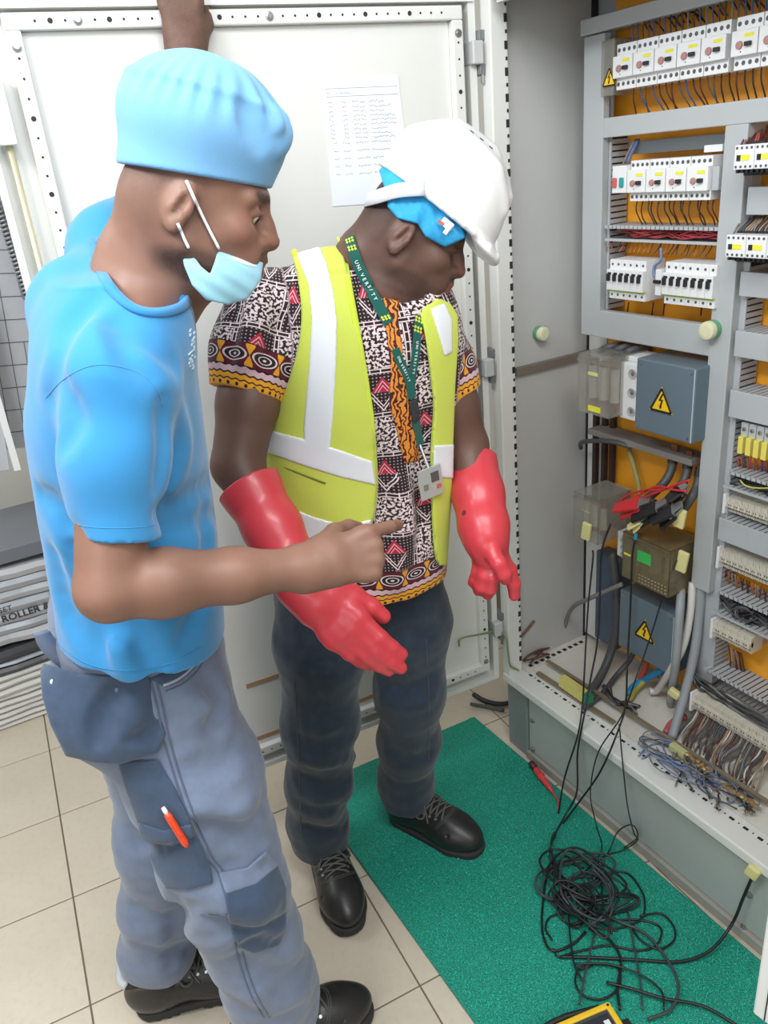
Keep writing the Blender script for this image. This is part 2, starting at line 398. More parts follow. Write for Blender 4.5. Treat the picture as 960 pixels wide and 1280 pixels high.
def f_rbox(c, h, ax, rr):
    c = np.array(c, F32); h = np.array(h, F32); A = np.array(ax, F32)
    def fn(P):
        q = np.abs((P-c)@A.T)-h
        return np.sqrt((np.maximum(q, 0)**2).sum(1))+np.minimum(q.max(1), 0)-rr
    return fn
def f_loft(O, A, side, front, st, n=2.3):
    """st rows: t, cx, cy, half width, front depth, back depth (metres along A from O)"""
    O = np.array(O, F32); A = _u(A).astype(F32); side = _u(side).astype(F32); front = _u(front).astype(F32)
    st = np.array(st, float); st = np.array(spline(st, 6)); T = st[:, 0]
    def fn(P):
        q = P-O; t = q@A; v = [np.interp(t, T, st[:, i]) for i in range(1, 6)]
        x = (q@side-v[0])/v[2]; yy = q@front-v[1]; bd = np.where(yy > 0, v[3], v[4]); y = yy/bd
        ax_, ay_ = np.abs(x)+1e-6, np.abs(y)+1e-6
        k0 = (ax_**n+ay_**n)**(1/n); gx = ax_**(n-1)/v[2]; gy = ay_**(n-1)/bd
        d = (k0-1)/(k0**(1-n)*np.sqrt(gx*gx+gy*gy)+1e-6)
        e = np.maximum(T[0]-t, t-T[-1])
        return np.where(e > 0, np.sqrt(np.maximum(d, 0)**2+e*e), np.maximum(d, e)).astype(F32)
    return fn
_gr = np.random.default_rng(3); _DIR = _gr.normal(size=(24, 3)); _PH = _gr.uniform(0, 6.28, 24)
def lump(P, scale, seed=0, n=6):   # cheap smooth noise, about -1..1
    s = np.zeros(len(P), F32)
    for i in range(n):
        j = (i+seed*5) % 24; s += np.sin(P@(_DIR[j]*scale).astype(F32)+F32(_PH[j]+seed))
    return s/n*1.6
def mesh_sdf(S, vox, lo, hi, smooth_it=1, B=14, proj=1):
    lo = np.array(lo, float); hi = np.array(hi, float); nb = np.ceil((hi-lo)/(vox*B)).astype(int)
    off = np.stack(np.meshgrid(*[np.arange(B+1)]*3, indexing='ij'), -1).reshape(-1, 3)
    bi = np.stack(np.meshgrid(*[np.arange(n) for n in nb], indexing='ij'), -1).reshape(-1, 3)
    cen = (lo+(bi+.5)*B*vox).astype(F32)
    dc = np.concatenate([S.eval(cen[i:i+60000]) for i in range(0, len(cen), 60000)])
    half = B*vox*.87; bi = bi[np.abs(dc) < half*1.25+.012]
    V = []; ID = []; FQ = []; FS = []; G = (nb*B+2).astype(np.int64)
    gid = lambda c: (c[:, 0]*G[1]+c[:, 1])*G[2]+c[:, 2]
    co = np.stack(np.meshgrid(*[np.arange(2)]*3, indexing='ij'), -1).reshape(-1, 3)
    for b in bi:
        b0 = lo+b*B*vox; P = (b0+off*vox).astype(F32)
        D = S.eval(P, b0, b0+B*vox, pad=.03).reshape(B+1, B+1, B+1)
        sg = D < 0
        if sg.all() or not sg.any(): continue
        cor = np.stack([D[x:x+B, y:y+B, z:z+B] for x, y, z in co], -1); cs = cor < 0
        act = cs.any(-1) & ~cs.all(-1)
        if not act.any(): continue
        ci = np.argwhere(act); cv = cor[act]; acc = np.zeros((len(ci), 3)); cnt = np.zeros(len(ci))
        for i in range(8):
            for j in range(i+1, 8):
                df = co[j]-co[i]
                if np.abs(df).sum() != 1: continue
                m = (cv[:, i] < 0) != (cv[:, j] < 0)
                t = cv[m, i]/(cv[m, i]-cv[m, j]); acc[m] += co[i]+df*t[:, None]; cnt[m] += 1
        V.append(b0+(ci+acc/cnt[:, None])*vox); gc = ci+b*B; ID.append(gid(gc))
        for ax in range(3):
            sl0 = [slice(0, B)]*3; sl1 = list(sl0); sl1[ax] = slice(1, B+1)
            s0 = sg[tuple(sl0)]; s1 = sg[tuple(sl1)]; e = np.argwhere(s0 != s1)
            if not len(e): continue
            fl = s0[s0 != s1]; g = e+b*B; u, w = (ax+1) % 3, (ax+2) % 3
            q = []
            for du, dw in ((1, 1), (0, 1), (0, 0), (1, 0)):
                h = g.copy(); h[:, u] -= du; h[:, w] -= dw; q.append(gid(h))
            FQ.append(np.stack(q, 1)); FS.append(fl)
    V = np.concatenate(V); ID = np.concatenate(ID); FQ = np.concatenate(FQ); FS = np.concatenate(FS)
    o = np.argsort(ID); sid = ID[o]; ix = np.clip(np.searchsorted(sid, FQ), 0, len(sid)-1)
    ok = (sid[ix] == FQ).all(1); F = o[ix][ok]; F[~FS[ok]] = F[~FS[ok]][:, ::-1]
    E = np.concatenate([F[:, [0, 1]], F[:, [1, 2]], F[:, [2, 3]], F[:, [3, 0]]])
    deg = np.maximum(np.bincount(E.ravel(), minlength=len(V)), 1)
    for _ in range(smooth_it):
        A = np.stack([np.bincount(E[:, 0], V[E[:, 1], i], len(V))+np.bincount(E[:, 1], V[E[:, 0], i], len(V)) for i in range(3)], 1)/deg[:, None]
        V = V*.4+A*.6
    for _ in range(proj):      # pull the vertices back on the surface
        ep = vox*.5
        def ev(Q):
            return np.concatenate([S.eval(Q[i:i+2500].astype(F32)) for i in range(0, len(Q), 2500)])
        if len(V) > 90000: break
        d = ev(V); g = np.stack([ev(V+np.eye(3)[i]*ep)-d for i in range(3)], 1)/ep
        g2 = np.maximum((g*g).sum(1), .3); st = np.clip(d/g2, -vox*.6, vox*.6); V = V-g*st[:, None]*.8
    return V, F
def build_vf(name, V, F, mats, parent=None, label=None, cat=None, group=None, kind=None, mi=None, attrs=None, uv=None, origin=None):
    if parent is not None: o0 = ORG[parent]
    elif origin is not None: o0 = np.array(origin, float)
    else: lo, hi = V.min(0), V.max(0); o0 = np.array([(lo[0]+hi[0])/2, (lo[1]+hi[1])/2, lo[2]])
    me = bpy.data.meshes.new(name); n, f = len(V), len(F); k = F.shape[1]
    me.vertices.add(n); me.vertices.foreach_set('co', (V-o0).astype(F32).ravel())
    me.loops.add(f*k); me.loops.foreach_set('vertex_index', F.astype(np.int32).ravel())
    me.polygons.add(f); me.polygons.foreach_set('loop_start', np.arange(0, f*k, k, dtype=np.int32))
    try: me.polygons.foreach_set('loop_total', np.full(f, k, np.int32))
    except Exception: pass
    for m in (mats if isinstance(mats, (list, tuple)) else [mats]): me.materials.append(m)
    if mi is not None: me.polygons.foreach_set('material_index', mi.astype(np.int32))
    me.update(calc_edges=True); me.validate()
    me.polygons.foreach_set('use_smooth', np.ones(len(me.polygons), bool))
    for an, av in (attrs or {}).items():
        a = me.attributes.new(an, 'FLOAT', 'POINT'); a.data.foreach_set('value', np.asarray(av, F32))
    if uv is not None:
        a = me.attributes.new('uvw', 'FLOAT_VECTOR', 'POINT'); a.data.foreach_set('vector', np.asarray(uv, F32).ravel())
    me.update()
    return link(name, me, o0, parent, label, cat, group, kind)
def sdf_obj(name, S, vox, lo, hi, mats, parent=None, attrs=None, uv=None, smooth_it=1, proj=1, **kw):
    V, F = mesh_sdf(S, vox, lo, hi, smooth_it, proj=proj)
    at = {k: f(V) for k, f in (attrs or {}).items()}
    return build_vf(name, V, F, mats, parent, attrs=at, uv=(uv(V) if uv else None), **kw)
def shell(S, outer, inner, region, k=.0):
    """a sheet lying on another surface: between the offsets inner and outer of S, cut to the SDF region"""
    T = SDF()
    def fn(P):
        d = S.eval(P); e = np.maximum(d-outer, inner-d); m = e < .012
        if m.any(): e[m] = smax(e[m], region.eval(P[m]), k)
        return e
    T.op('u', fn, (-99,)*3, (99,)*3, 0); return T
def frame3(fwd, up):
    f = _u(fwd); u = np.array(up, float); u = _u(u-f*(u@f)); l = np.cross(u, f); return f, l, u   # forward, left, up

# ---------------------------------------------------------------- anatomy
def add_head(S, c, f, l, u, s=1., ears=True, smile=0., eback=0.):
    f, l, u, c = [np.array(x, float) for x in (f, l, u, c)]
    p = lambda a, b, d: c+(f*a+l*b+u*d)*s
    ax = (f, l, u)
    S.ell(p(.005, 0, .040), (.085*s, .076*s, .088*s), ax, k=.03)
    S.ell(p(.030, 0, -.030), (.064*s, .060*s, .072*s), ax, k=.03)
    S.ell(p(-.028, 0, -.002), (.058*s, .062*s, .060*s), ax, k=.03)
    for e in (-1, 1):
        S.cone(p(.0, .052*e, -.050), p(.068, .018*e, -.088), .021*s, .018*s, k=.025)
        S.ell(p(.062, .042*e, -.020), (.024*s, .024*s, .020*s), ax, k=.025)
        S.cone(p(.086, .008*e, .030), p(.072, .046*e, .026), .0125*s, .011*s, k=.014)
        S.ell(p(.098, .032*e, .008), (.019*s, .018*s, .013*s), ax, k=.014, kind='s')
        S.ell(p(.077, .032*e, .009), (.0135*s, .0145*s, .0125*s), ax, k=.004)
        S.cone(p(.092, .017*e, .0095), p(.082, .046*e, .008), .0028*s, .0024*s, k=.005)   # lash line / lid edge
        S.ell(p(.099, .0155*e, -.026), (.0125*s, .0115*s, .0095*s), ax, k=.008)
        S.ell(p(.080, .030*e, -.052), (.022*s, .016*s+.002*smile, .024*s), ax, k=.02)
        if ears:
            a1 = _u(f*.25-l*e*-.0+u*.0+f*.0); ea = _u(f*.92-u*.22); eu = _u(u*.97+f*.22); el = np.cross(eu, ea)
            eo = _u(el*e*np.sign(el@l)-ea*.35*1.0); ex = _u(ea-eo*(ea@eo))
            cen = p(-.012-eback, .076*e, -.004)
            S.ell(cen, (.019*s, .0085*s, .033*s), (ex, eo, eu), k=.008)
            S.ell(cen+(ex*.004+eo*.009+eu*.003)*s, (.011*s, .007*s, .021*s), (ex, eo, eu), k=.004, kind='s')
            S.cone(cen+(ex*.0+eo*.006+eu*.016)*s, cen+(ex*-.006+eo*.006-eu*.008)*s, .0045*s, .004*s, k=.004)
            S.ell(cen+(ex*.004+eo*.003-eu*.026)*s, (.009*s, .006*s, .010*s), (ex, eo, eu), k=.006)
            S.ell(cen+(ex*.0135+eo*.003-eu*.004)*s, (.005*s, .005*s, .008*s), (ex, eo, eu), k=.005)
    S.chain([p(.090, 0, .026), p(.103, 0, -.004), p(.113, 0, -.022)], [.0095*s, .0105*s, .0135*s], k=.010)
    S.ell(p(.100, 0, -.036), (.010*s, .007*s, .006*s), ax, k=.008)
    S.chain([p(.080, -.027, -.0545), p(.1015, -.010, -.0495), p(.1045, 0, -.0505), p(.1015, .010, -.0495), p(.080, .027, -.0545)], [.004*s, .008*s, .0085*s, .008*s, .004*s], k=.005)
    S.chain([p(.080, -.025, -.059), p(.099, -.010, -.0655), p(.1015, 0, -.066), p(.099, .010, -.0655), p(.080, .025, -.059)], [.004*s, .009*s, .0095*s, .009*s, .004*s], k=.005)
    S.chain([p(.086, -.028, -.055), p(.114, 0, -.058), p(.086, .028, -.055)], [.0016*s, .002*s, .0016*s], k=.003, kind='s')
    S.ell(p(.079, 0, -.088), (.022*s, .026*s, .019*s), ax, k=.02)
    return p
def add_hand(S, w, d, n, th, curls, s=1., fat=1., thumb=(.5, .35), k=.006, spread=1., thumb_curl=.3, lens=(1, 1, 1, 1)):
    """w wrist, d towards fingers, n out of the BACK of the hand, th sign: +1 if the thumb is on side d x n, curls: 4 lists of 3 bend angles (rad)"""
    d = _u(d); n = np.array(n, float); n = _u(n-d*(n@d)); t = np.cross(d, n)*th; w = np.array(w, float)
    q = lambda a, b, c: w+(d*a+t*b+n*c)*s
    S.cone(w-d*.01*s, q(.03, 0, 0), .024*s*fat, .024*s*fat, k=.02, side=t, ratio=1.3)
    for b0, b1, r0, r1 in ((.016, .029, .0145, .0115), (.005, .0095, .0145, .0125), (-.006, -.010, .0145, .012), (-.016, -.0285, .0135, .0105)):
        S.cone(q(.022, b0, 0), q(.092 if abs(b1) < .012 else .086, b1, 0), r0*s*fat, r1*s*fat, k=.012)
    bases = [(.091, .029), (.096, .0095), (.093, -.0105), (.085, -.0285)]
    L = [(.044, .026, .020), (.049, .030, .021), (.045, .028, .021), (.034, .021, .018)]
    R = [(.0098, .0088, .0078, .0068), (.0100, .0090, .008, .007), (.0096, .0087, .0078, .0068), (.0086, .0078, .007, .0062)]
    for i in range(4):
        p = q(bases[i][0], bases[i][1], .001); a = 0.; pts = [p-d*.012*s, p]; sp = (.16, .04, -.07, -.2)[i]*spread
        for j in range(3):
            a += curls[i][j]; dr = d*math.cos(a)-n*math.sin(a); dr = _u(dr+t*sp*math.cos(a))
            p = p+dr*L[i][j]*s*lens[i]; pts.append(p)
        rr = [R[i][0]*1.08*s*fat]+[x*s*fat for x in R[i]]
        S.chain(pts, rr, k=k, kin=.004)
    tp = q(.022, .022, -.006); a, c = thumb
    d1 = _u(d*math.cos(a)+t*math.sin(a)-n*math.sin(c)); d2 = _u(d1+(-t*.5-n*.3)*thumb_curl+d*.25); d3 = _u(d2+(-t*.6-n*.4)*thumb_curl+d*.1)
    p1 = tp+d1*.042*s; p2 = p1+d2*.034*s; p3 = p2+d3*.026*s
    S.chain([tp, p1], [.017*s*fat, .0135*s*fat], k=.016)
    S.chain([p1, p2, p3], [.0122*s*fat, .0105*s*fat, .0085*s*fat], k=.006, kin=.004)
    return S
# ================================================================ helpers for dressing a figure
def trace(S, px, py, t0=.6, t1=2.4, off=0.):
    r = _u(ray(px, py)); t = np.linspace(t0, t1, 700); P = (CW+t[:, None]*r).astype(F32); d = S.eval(P)-off
    i = np.argmax(d < 0)
    if not (d < 0).any(): i = int(np.argmin(d)); return CW+t[i]*r
    a, b = (t[max(i-1, 0)], t[i]); da, db = d[max(i-1, 0)], d[i]
    return CW+r*(a+(b-a)*da/(da-db+1e-9))
def traces(S, pts, off=0., k=1, t0=.6):
    if k > 1: pts = [p[:2] for p in spline([(x, y, 0) for x, y in pts], k)]
    return [trace(S, x, y, off=off, t0=t0) for x, y in pts]
def curve_on(S, pts, k=4, off=.0005, t0=.6):      # a dense curve lying on a surface
    return [p+_u(CW-p)*off for p in traces(S, pts, 0., k, t0)]
def normal_at(S, p, e=.006):
    p = np.array(p, float); Q = np.array([p]+[p+np.eye(3)[i]*e for i in range(3)]).astype(F32); d = S.eval(Q)
    return _u(d[1:]-d[0])
def poly2d(P2, V2):     # signed distance of 2D points to a closed polygon
    d = np.full(len(P2), 1e9); s = np.ones(len(P2)); n = len(V2); j = n-1
    for i in range(n):
        e = V2[j]-V2[i]; w = P2-V2[i]
        b = w-e*np.clip((w@e)/max(e@e, 1e-12), 0, 1)[:, None]; d = np.minimum(d, (b*b).sum(1))
        c1 = P2[:, 1] >= V2[i][1]; c2 = P2[:, 1] < V2[j][1]; c3 = e[0]*w[:, 1] > e[1]*w[:, 0]
        f = (c1 & c2 & c3) | (~c1 & ~c2 & ~c3); s = np.where(f, -s, s); j = i
    return s*np.sqrt(d)
def poly_region(pts, nrm, depth=.05, rnd=0.):
    """region of space under a patch: outline through 3D points, `depth` either way along the normal"""
    pts = np.array(pts, float); c = pts.mean(0); n = _u(nrm); e = _u(pts[1]-pts[0]-n*((pts[1]-pts[0])@n)); g = np.cross(n, e)
    V2 = np.stack([(pts-c)@e, (pts-c)@g], 1); R = np.linalg.norm(V2, axis=1).max()+depth
    S = SDF()
    def fn(P):
        q = P-c; return np.maximum(poly2d(np.stack([q@e, q@g], 1), V2)-rnd, np.abs(q@n)-depth).astype(F32)
    S.op('u', fn, (-99,)*3, (99,)*3, 0); S.lo = c-R; S.hi = c+R; return S
def px_region(px, near=.0, far=9., rnd=0.):
    """cutting cone: an outline seen from the photographer's place, between two distances; used as a cookie cutter on cloth"""
    V2 = np.array(px, float); R_ = RC.astype(float)
    def fn(P):
        q = (P.astype(float)-CW)@R_; z = np.maximum(q[:, 2], .05)
        d = poly2d(np.stack([q[:, 0]/z*F_PX+CX, q[:, 1]/z*F_PX+CY], 1), V2)*z/F_PX-rnd; L = np.sqrt((q*q).sum(1))
        return np.maximum(d, np.maximum(near-L, L-far)).astype(F32)
    S = SDF(); S.op('u', fn, (-99,)*3, (99,)*3, 0); return S
def patch(name, S, px, mats, parent, outer=.004, inner=-.003, depth=.06, vox=.003, rnd=.003, disp=None, t0=.6, **kw):
    pts = [trace(S, x, y, t0=t0) for x, y in px]; D_ = [np.linalg.norm(p-CW) for p in pts]; R = px_region(px, min(D_)-depth, max(D_)+depth*.6, rnd)
    if disp: R.disp(disp)
    T = shell(S, outer, inner, R, .003)
    lo = np.min(pts, 0)-.03; hi = np.max(pts, 0)+.03
    return sdf_obj(name, T, vox, lo, hi, mats, parent, **kw)
def folds(S, lst, t0=.6):
    """cloth folds: (sign, radius, depth offset, k, image points) laid on the cloth"""
    ch = []
    for sg, r, off, k, pts in lst: ch.append((sg, r, k, traces(S, pts, off=off, k=3, t0=t0)))
    for sg, r, k, P in ch:
        n = len(P); rad = [r*(.35+.65*math.sin(math.pi*(i+.5)/n)) for i in range(n)]
        S.chain(P, rad, k=k, kind='u' if sg > 0 else 's', kin=.01)
def skin_mat(name, rgb, dark, red):
    q = N(name); P = q.coord(); n1 = q.noise(P, 9, 4, .6); n2 = q.noise(P, 70, 3, .6); n3 = q.noise(P, 420, 2, .6)
    c = q.mix(q.ramp(n1, .3, .7), S2L(tuple(x*.92 for x in rgb)), S2L(tuple(min(255, x*1.06) for x in rgb)))
    c = q.mix(q.math('MULTIPLY', q.attr('warm'), .55), c, S2L(red))
    h = q.math('MULTIPLY', q.attr('hair'), q.ramp(q.math('ADD', q.math('MULTIPLY', n3, .7), q.math('MULTIPLY', n2, .5)), .3, .75)); 
    h = q.math('MULTIPLY_ADD', q.attr('hair'), .45, q.math('MULTIPLY', h, .5), clamp=True)
    c = q.mix(h, c, S2L(dark))
    q.set(Base_Color=c, Roughness=q.math('MULTIPLY_ADD', q.attr('hair'), .25, .46), Subsurface_Weight=.06, Specular_IOR_Level=.4)
    q.b.inputs['Subsurface Radius'].default_value = (.008, .003, .0015)
    q.bump(n3, .06, .001); return q.m
def cloth_mat(name, rgb, weave=900., var=.05, rough=.85, bump=.12, sheen=.25, dark=None):
    q = N(name); P = q.coord(); n1 = q.noise(P, 6, 4, .6); n2 = q.noise(P, weave, 2, .5); n3 = q.noise(P, 45, 4, .6); c = S2L(rgb)
    col = q.mix(n1, tuple(x*(1-var) for x in c), tuple(min(1, x*(1+var)) for x in c))
    col = q.mix(q.math('MULTIPLY', n2, .25), col, tuple(x*.6 for x in c))
    if dark: col = q.mix(q.math('MULTIPLY', q.ramp(n3, .45, .7), .5), col, S2L(dark))
    q.set(Base_Color=col, Roughness=rough, Sheen_Weight=sheen, Specular_IOR_Level=.25); q.bump(n2, bump, .001); return q.m
def blob(P, c, r, ax=None):     # soft 0..1 mask around a point
    q = np.asarray(P)-np.array(c)
    if ax is not None: q = q@np.array(ax).T
    d = np.sqrt(((q/np.array(r))**2).sum(1)); return np.clip(1.35-d, 0, .5)*2
M_RUBBER = mat('sole_rubber', (44, 43, 43), .75, var=.1, bump=.15, bscale=120)
M_LEATHER = mat('black_boot_leather', (38, 37, 38), .36, var=.15, scale=30, bump=.15, bscale=200, dirt=((86, 82, 76), .35))
M_LACE = mat('grey_lace', (92, 92, 88), .9, var=.15, scale=200)
def shoe(person, heel, toe, name, label=None, L=.29, lace_n=4, grey=None):
    """safety shoe: upper with ankle collar and toe cap, lugged sole, tongue and laces"""
    heel = np.array([*heel[:2], 0.]); d = _u(np.array([*toe[:2], 0.])-heel); sd = np.array([-d[1], d[0], 0]); z = np.array([0, 0, 1.])
    p = lambda a, b, c: heel+d*a+sd*b+z*c
    S = SDF(); ax = (d, sd, z)
    S.ell(p(.055, 0, .055), (.062, .040, .055), ax, k=.02); S.ell(p(.205, 0, .045), (.085, .051, .044), ax, k=.02)
    S.cone(p(.05, 0, .06), p(.2, 0, .045), .040, .046, k=.03); S.cone(p(.075, 0, .07), p(.175, 0, .068), .040, .030, k=.03)
    S.cone(p(.062, 0, .06), p(.052, 0, .125), .044, .045, k=.02, side=d, ratio=1.15)
    S.chain([p(.012, -.035, .118), p(.05, -.046, .124), p(.095, -.035, .118)], [.006]*3, k=.006); S.chain([p(.012, .035, .118), p(.05, .046, .124), p(.095, .035, .118)], [.006]*3, k=.006)
    S.cone(p(.215, -.05, .07), p(.215, .05, .07), .0016, .0016, k=.006, kind='s'); S.chain([p(.205, -.048, .03), p(.212, -.03, .078), p(.214, 0, .09), p(.212, .03, .078), p(.205, .048, .03)], [.002]*5, k=.003, kind='s')
    S.chain([p(.075, -.045, .03), p(.085, -.042, .07), p(.11, -.036, .095)], [.002]*3, k=.003, kind='s'); S.chain([p(.075, .045, .03), p(.085, .042, .07), p(.11, .036, .095)], [.002]*3, k=.003, kind='s')
    S.plane(p(0, 0, .022), (0, 0, -1), k=.004)
    lo, hi = heel-[.32, .32, .0], heel+[.32, .32, .2]
    lo = np.minimum(p(-.02, -.07, 0), p(.31, .07, 0)); lo = np.minimum(lo, np.minimum(p(-.02, .07, 0), p(.31, -.07, 0))); hi = np.maximum(np.maximum(p(-.02, -.07, .2), p(.31, .07, .2)), np.maximum(p(-.02, .07, .2), p(.31, -.07, .2)))
    up = sdf_obj(name, S, .0035, lo, hi, M_LEATHER, person, label=label)
    S2 = SDF(); S2.cone(p(.05, 0, .018), p(.21, .002, .018), .045, .056, k=.02); S2.cone(p(.21, 0, .018), p(.245, 0, .02), .054, .046, k=.01); S2.plane(p(0, 0, .001), (0, 0, -1), k=.002); S2.plane(p(0, 0, .027), (0, 0, 1), k=.006)
    for a in range(14): S2.rbox(p(.0+.022*a, 0, 0), (.004, .09, .005), ax, .001, kind='s', k=.002)
    S2.rbox(p(.125, 0, 0), (.022, .09, .007), ax, .003, kind='s', k=.004)
    so = sdf_obj('sole', S2, .0035, lo-[0, 0, .01], hi, M_RUBBER, up)
    b = MB(); pts = [p(.09, 0, .128), p(.12, 0, .108), p(.15, 0, .100), p(.178, 0, .095)]
    b.ribbon(spline(pts, 4), z, .05, .006); build('tongue', b, M_LEATHER, up, smooth=True)
    zc = np.arange(.03, .17, .001)
    def top(a, bb, o=.0022):      # a point resting on the upper
        q = p(a, bb, 0); P = np.stack([np.full(len(zc), q[0]), np.full(len(zc), q[1]), zc], 1).astype(F32); i = np.where(S.eval(P) < 0)[0]
        return np.array([q[0], q[1], (zc[i[-1]] if len(i) else .05)+o])
    b = MB()
    for i in range(lace_n):
        a = .118+.018*i
        for e in (-1, 1):
            b.tube([top(a+(.018*t), e*(-.030+.060*t), .003) for t in np.linspace(0, 1, 8)], .0026, 5)
    for e in (-1, 1):
        b.tube(spline([top(.112, 0, .004), top(.108, .022*e, .016), top(.122, .046*e, .020), top(.142, .040*e, .008), top(.122, .008*e, .005)], 5), .0025, 5)
        b.tube(spline([top(.112, 0, .005), top(.132, .02*e, .010), top(.156, .044*e, .003)], 5), .0025, 5)
    build('laces', b, M_LACE, up, smooth=True, kind='stuff')
    b = MB()
    for i in range(lace_n):
        for e in (-1, 1): b.lathe([(.0045, 0), (.0045, .002), (.002, .0024)], top(.118+.018*i, .031*e, -.0005), _u(sd*e*.5+z), 8)
    build('eyelets', b, M_STEEL, up, kind='stuff')
    b = MB()
    for a0, w in ((.198, .05), (.203, .05)): b.tube([top(a0-.02*abs(t)**2, w*t*.92, .0003) for t in np.linspace(-1, 1, 13)], .0009, 4)
    build('toe_stitching', b, M_LACE, up, smooth=True, kind='stuff')
    if grey:
        b = MB().tube(spline([p(.012, -.034, .122), p(.0, -.02, .125), p(-.002, 0, .126), p(.0, .02, .125), p(.012, .034, .122), p(.05, .048, .126)], 5), .010, 8); build('ankle_collar', b, mat('pale_collar', (186, 188, 190), .8), up, smooth=True)
    return up
# ================================================================ man in the blue t-shirt
ML = empty('person', (.14, 1.2, 0), 'person in sky blue t-shirt and light blue cap, mask pulled down to the chin, pointing', 'person')
M_SKIN_L = skin_mat('skin_brown', (136, 100, 85), (44, 34, 32), (146, 94, 78))
fb = _u((.93, -.36, 0)); lb = np.array([-fb[1], fb[0], 0]); e1 = _u((.955, -.295, 0)); e2 = np.array([-e1[1], e1[0], 0])
HL = np.array([.352, 1.092, 1.624]); hf, hl, hu = frame3((.93, -.335, -.36), (0.04, 0, 1))
shR, elR, wrR = np.array([.19, .985, 1.45]), np.array([.112, .925, 1.205]), WY(388, 709, .905)
shL, elL, wrL = np.array([.29, 1.31, 1.56]), np.array([.475, 1.47, 1.635]), np.array([.545, 1.572, 1.862])
S = SDF(); hp = add_head(S, HL, hf, hl, hu, .97, smile=1, eback=.0)
S.chain([HL-hf*.035-hu*.02, (.283, 1.135, 1.55), (.245, 1.15, 1.47)], [.054, .056, .070], k=.03, kin=.03)
S.cone(HL+hf*.02-hu*.08, (.30, 1.145, 1.49), .035, .05, k=.03); S.cone((.27, 1.12, 1.505), (.235, 1.05, 1.475), .045, .042, k=.04)
S.ell((.225, 1.15, 1.38), (.085, .16, .13), (e1, e2, (0, 0, 1)), k=.04); S.ell((.19, 1.17, 1.1), (.09, .13, .22), (e1, e2, (0, 0, 1)), k=.04)
hipR, knR, anR = np.array([.14, 1.115, .87]), np.array([.195, 1.03, .53]), np.array([.245, 1.075, .10])
hipL, knL, anL = np.array([.195, 1.28, .87]), np.array([.13, 1.28, .48]), np.array([.068, 1.332, .10])
S.cone(hipR, knR, .075, .05, k=.03); S.cone(knR, anR, .048, .035, k=.02); S.cone(hipL, knL, .075, .05, k=.03); S.cone(knL, anL, .048, .035, k=.02)
S.cone(shR, elR, .046, .041, k=.02); S.chain([elR, elR+(wrR-elR)*.25, elR+(wrR-elR)*.6, wrR], [.039, .0415, .034, .0255], k=.012, kin=.02)
add_hand(S, wrR, WY(470, 690, .885)-wrR, (-.15, -.9, .45), -1, [(.55, .35, .2), (1.35, 1.5, .9), (1.4, 1.5, .9), (1.4, 1.45, .9)], 1.0, 1.08, thumb=(.55, .9), thumb_curl=.5, spread=.2)
S.cone((.27, 1.24, 1.5), shL, .06, .052, k=.03); S.cone(shL, elL, .05, .042, k=.02); S.chain([elL, elL+(wrL-elL)*.3, wrL], [.042, .042, .028], k=.012, kin=.02)
add_hand(S, wrL, (.10, .12, .99), (-.22, -1, .1), 1, [(.75, 1.2, .6), (.75, 1.25, .6), (.75, 1.25, .6), (.8, 1.2, .6)], .98, 1.15, thumb=(.6, .5), thumb_curl=.6)
hcx = (hf, hl, hu)
def hairL(V):
    q = (V-HL)@np.array(hcx).T; m = np.zeros(len(V))
    cap = (q[:, 2] > -.065+np.clip(q[:, 0]*.3, -.05, .1)) & (q[:, 0] < -.02)   # short hair at the back and sides
    m = np.clip((q[:, 2]+.045)/.08, 0, 1)*np.clip((.035-q[:, 0])/.03, 0, 1)*.6
    m = np.maximum(m, .75*blob(V, hp(.02, -.06, -.075), (.05, .03, .022), hcx)); m = np.maximum(m, .7*blob(V, hp(.08, 0, -.10), (.03, .03, .03), hcx))
    m = np.maximum(m, .6*blob(V, hp(.1, 0, -.046), (.02, .03, .007), hcx))
    for e in (-1, 1):
        m = np.maximum(m, .95*blob(V, hp(.093, .018*e, .030), (.02, .012, .0055), hcx)); m = np.maximum(m, .95*blob(V, hp(.083, .036*e, .0315), (.02, .014, .005), hcx))
    ear = sum(blob(V, hp(-.012, .084*e, -.004), (.026, .017, .040), hcx) for e in (-1, 1)); return m*np.clip(1-ear, 0, 1)
def warmL(V): return np.clip(blob(V, hp(.098, 0, -.063), (.02, .03, .016), hcx)+.5*blob(V, hp(.11, 0, -.02), (.03, .02, .02), hcx)+.4*blob(V, hp(.07, -.045, -.02), (.03, .03, .03), hcx), 0, 1)
sdf_obj('body', S, .0034, (-.1, .8, .03), (.75, 1.75, 2.06), M_SKIN_L, ML, attrs={'hair': hairL, 'warm': warmL}, proj=0)
M_EYE = mat('eye_white', (214, 204, 192), .2, var=.03); M_IRIS = mat('dark_iris', (34, 22, 18), .12)
def eyes(person, p, f, l, u, look, d0=.0775):
    for e in (-1, 1):
        c = p(d0, .032*e, .0065); b = MB(); b.lathe([(.0128*math.sin(a), -.0128*math.cos(a)) for a in np.linspace(.02, math.pi-.02, 12)], c, (0, 0, 1), 14)
        eb = build('eyeball', b, M_EYE, person, smooth=True); d = _u(look); b = MB(); b.lathe([(.0058, -.001), (.0056, .0012), (.003, .0022), (.0003, .0024)], c+d*.0115, d, 14); build('iris', b, M_IRIS, eb, smooth=True)
eyes(ML, hp, hf, hl, hu, hf*.85-hu*.35-hl*.1)
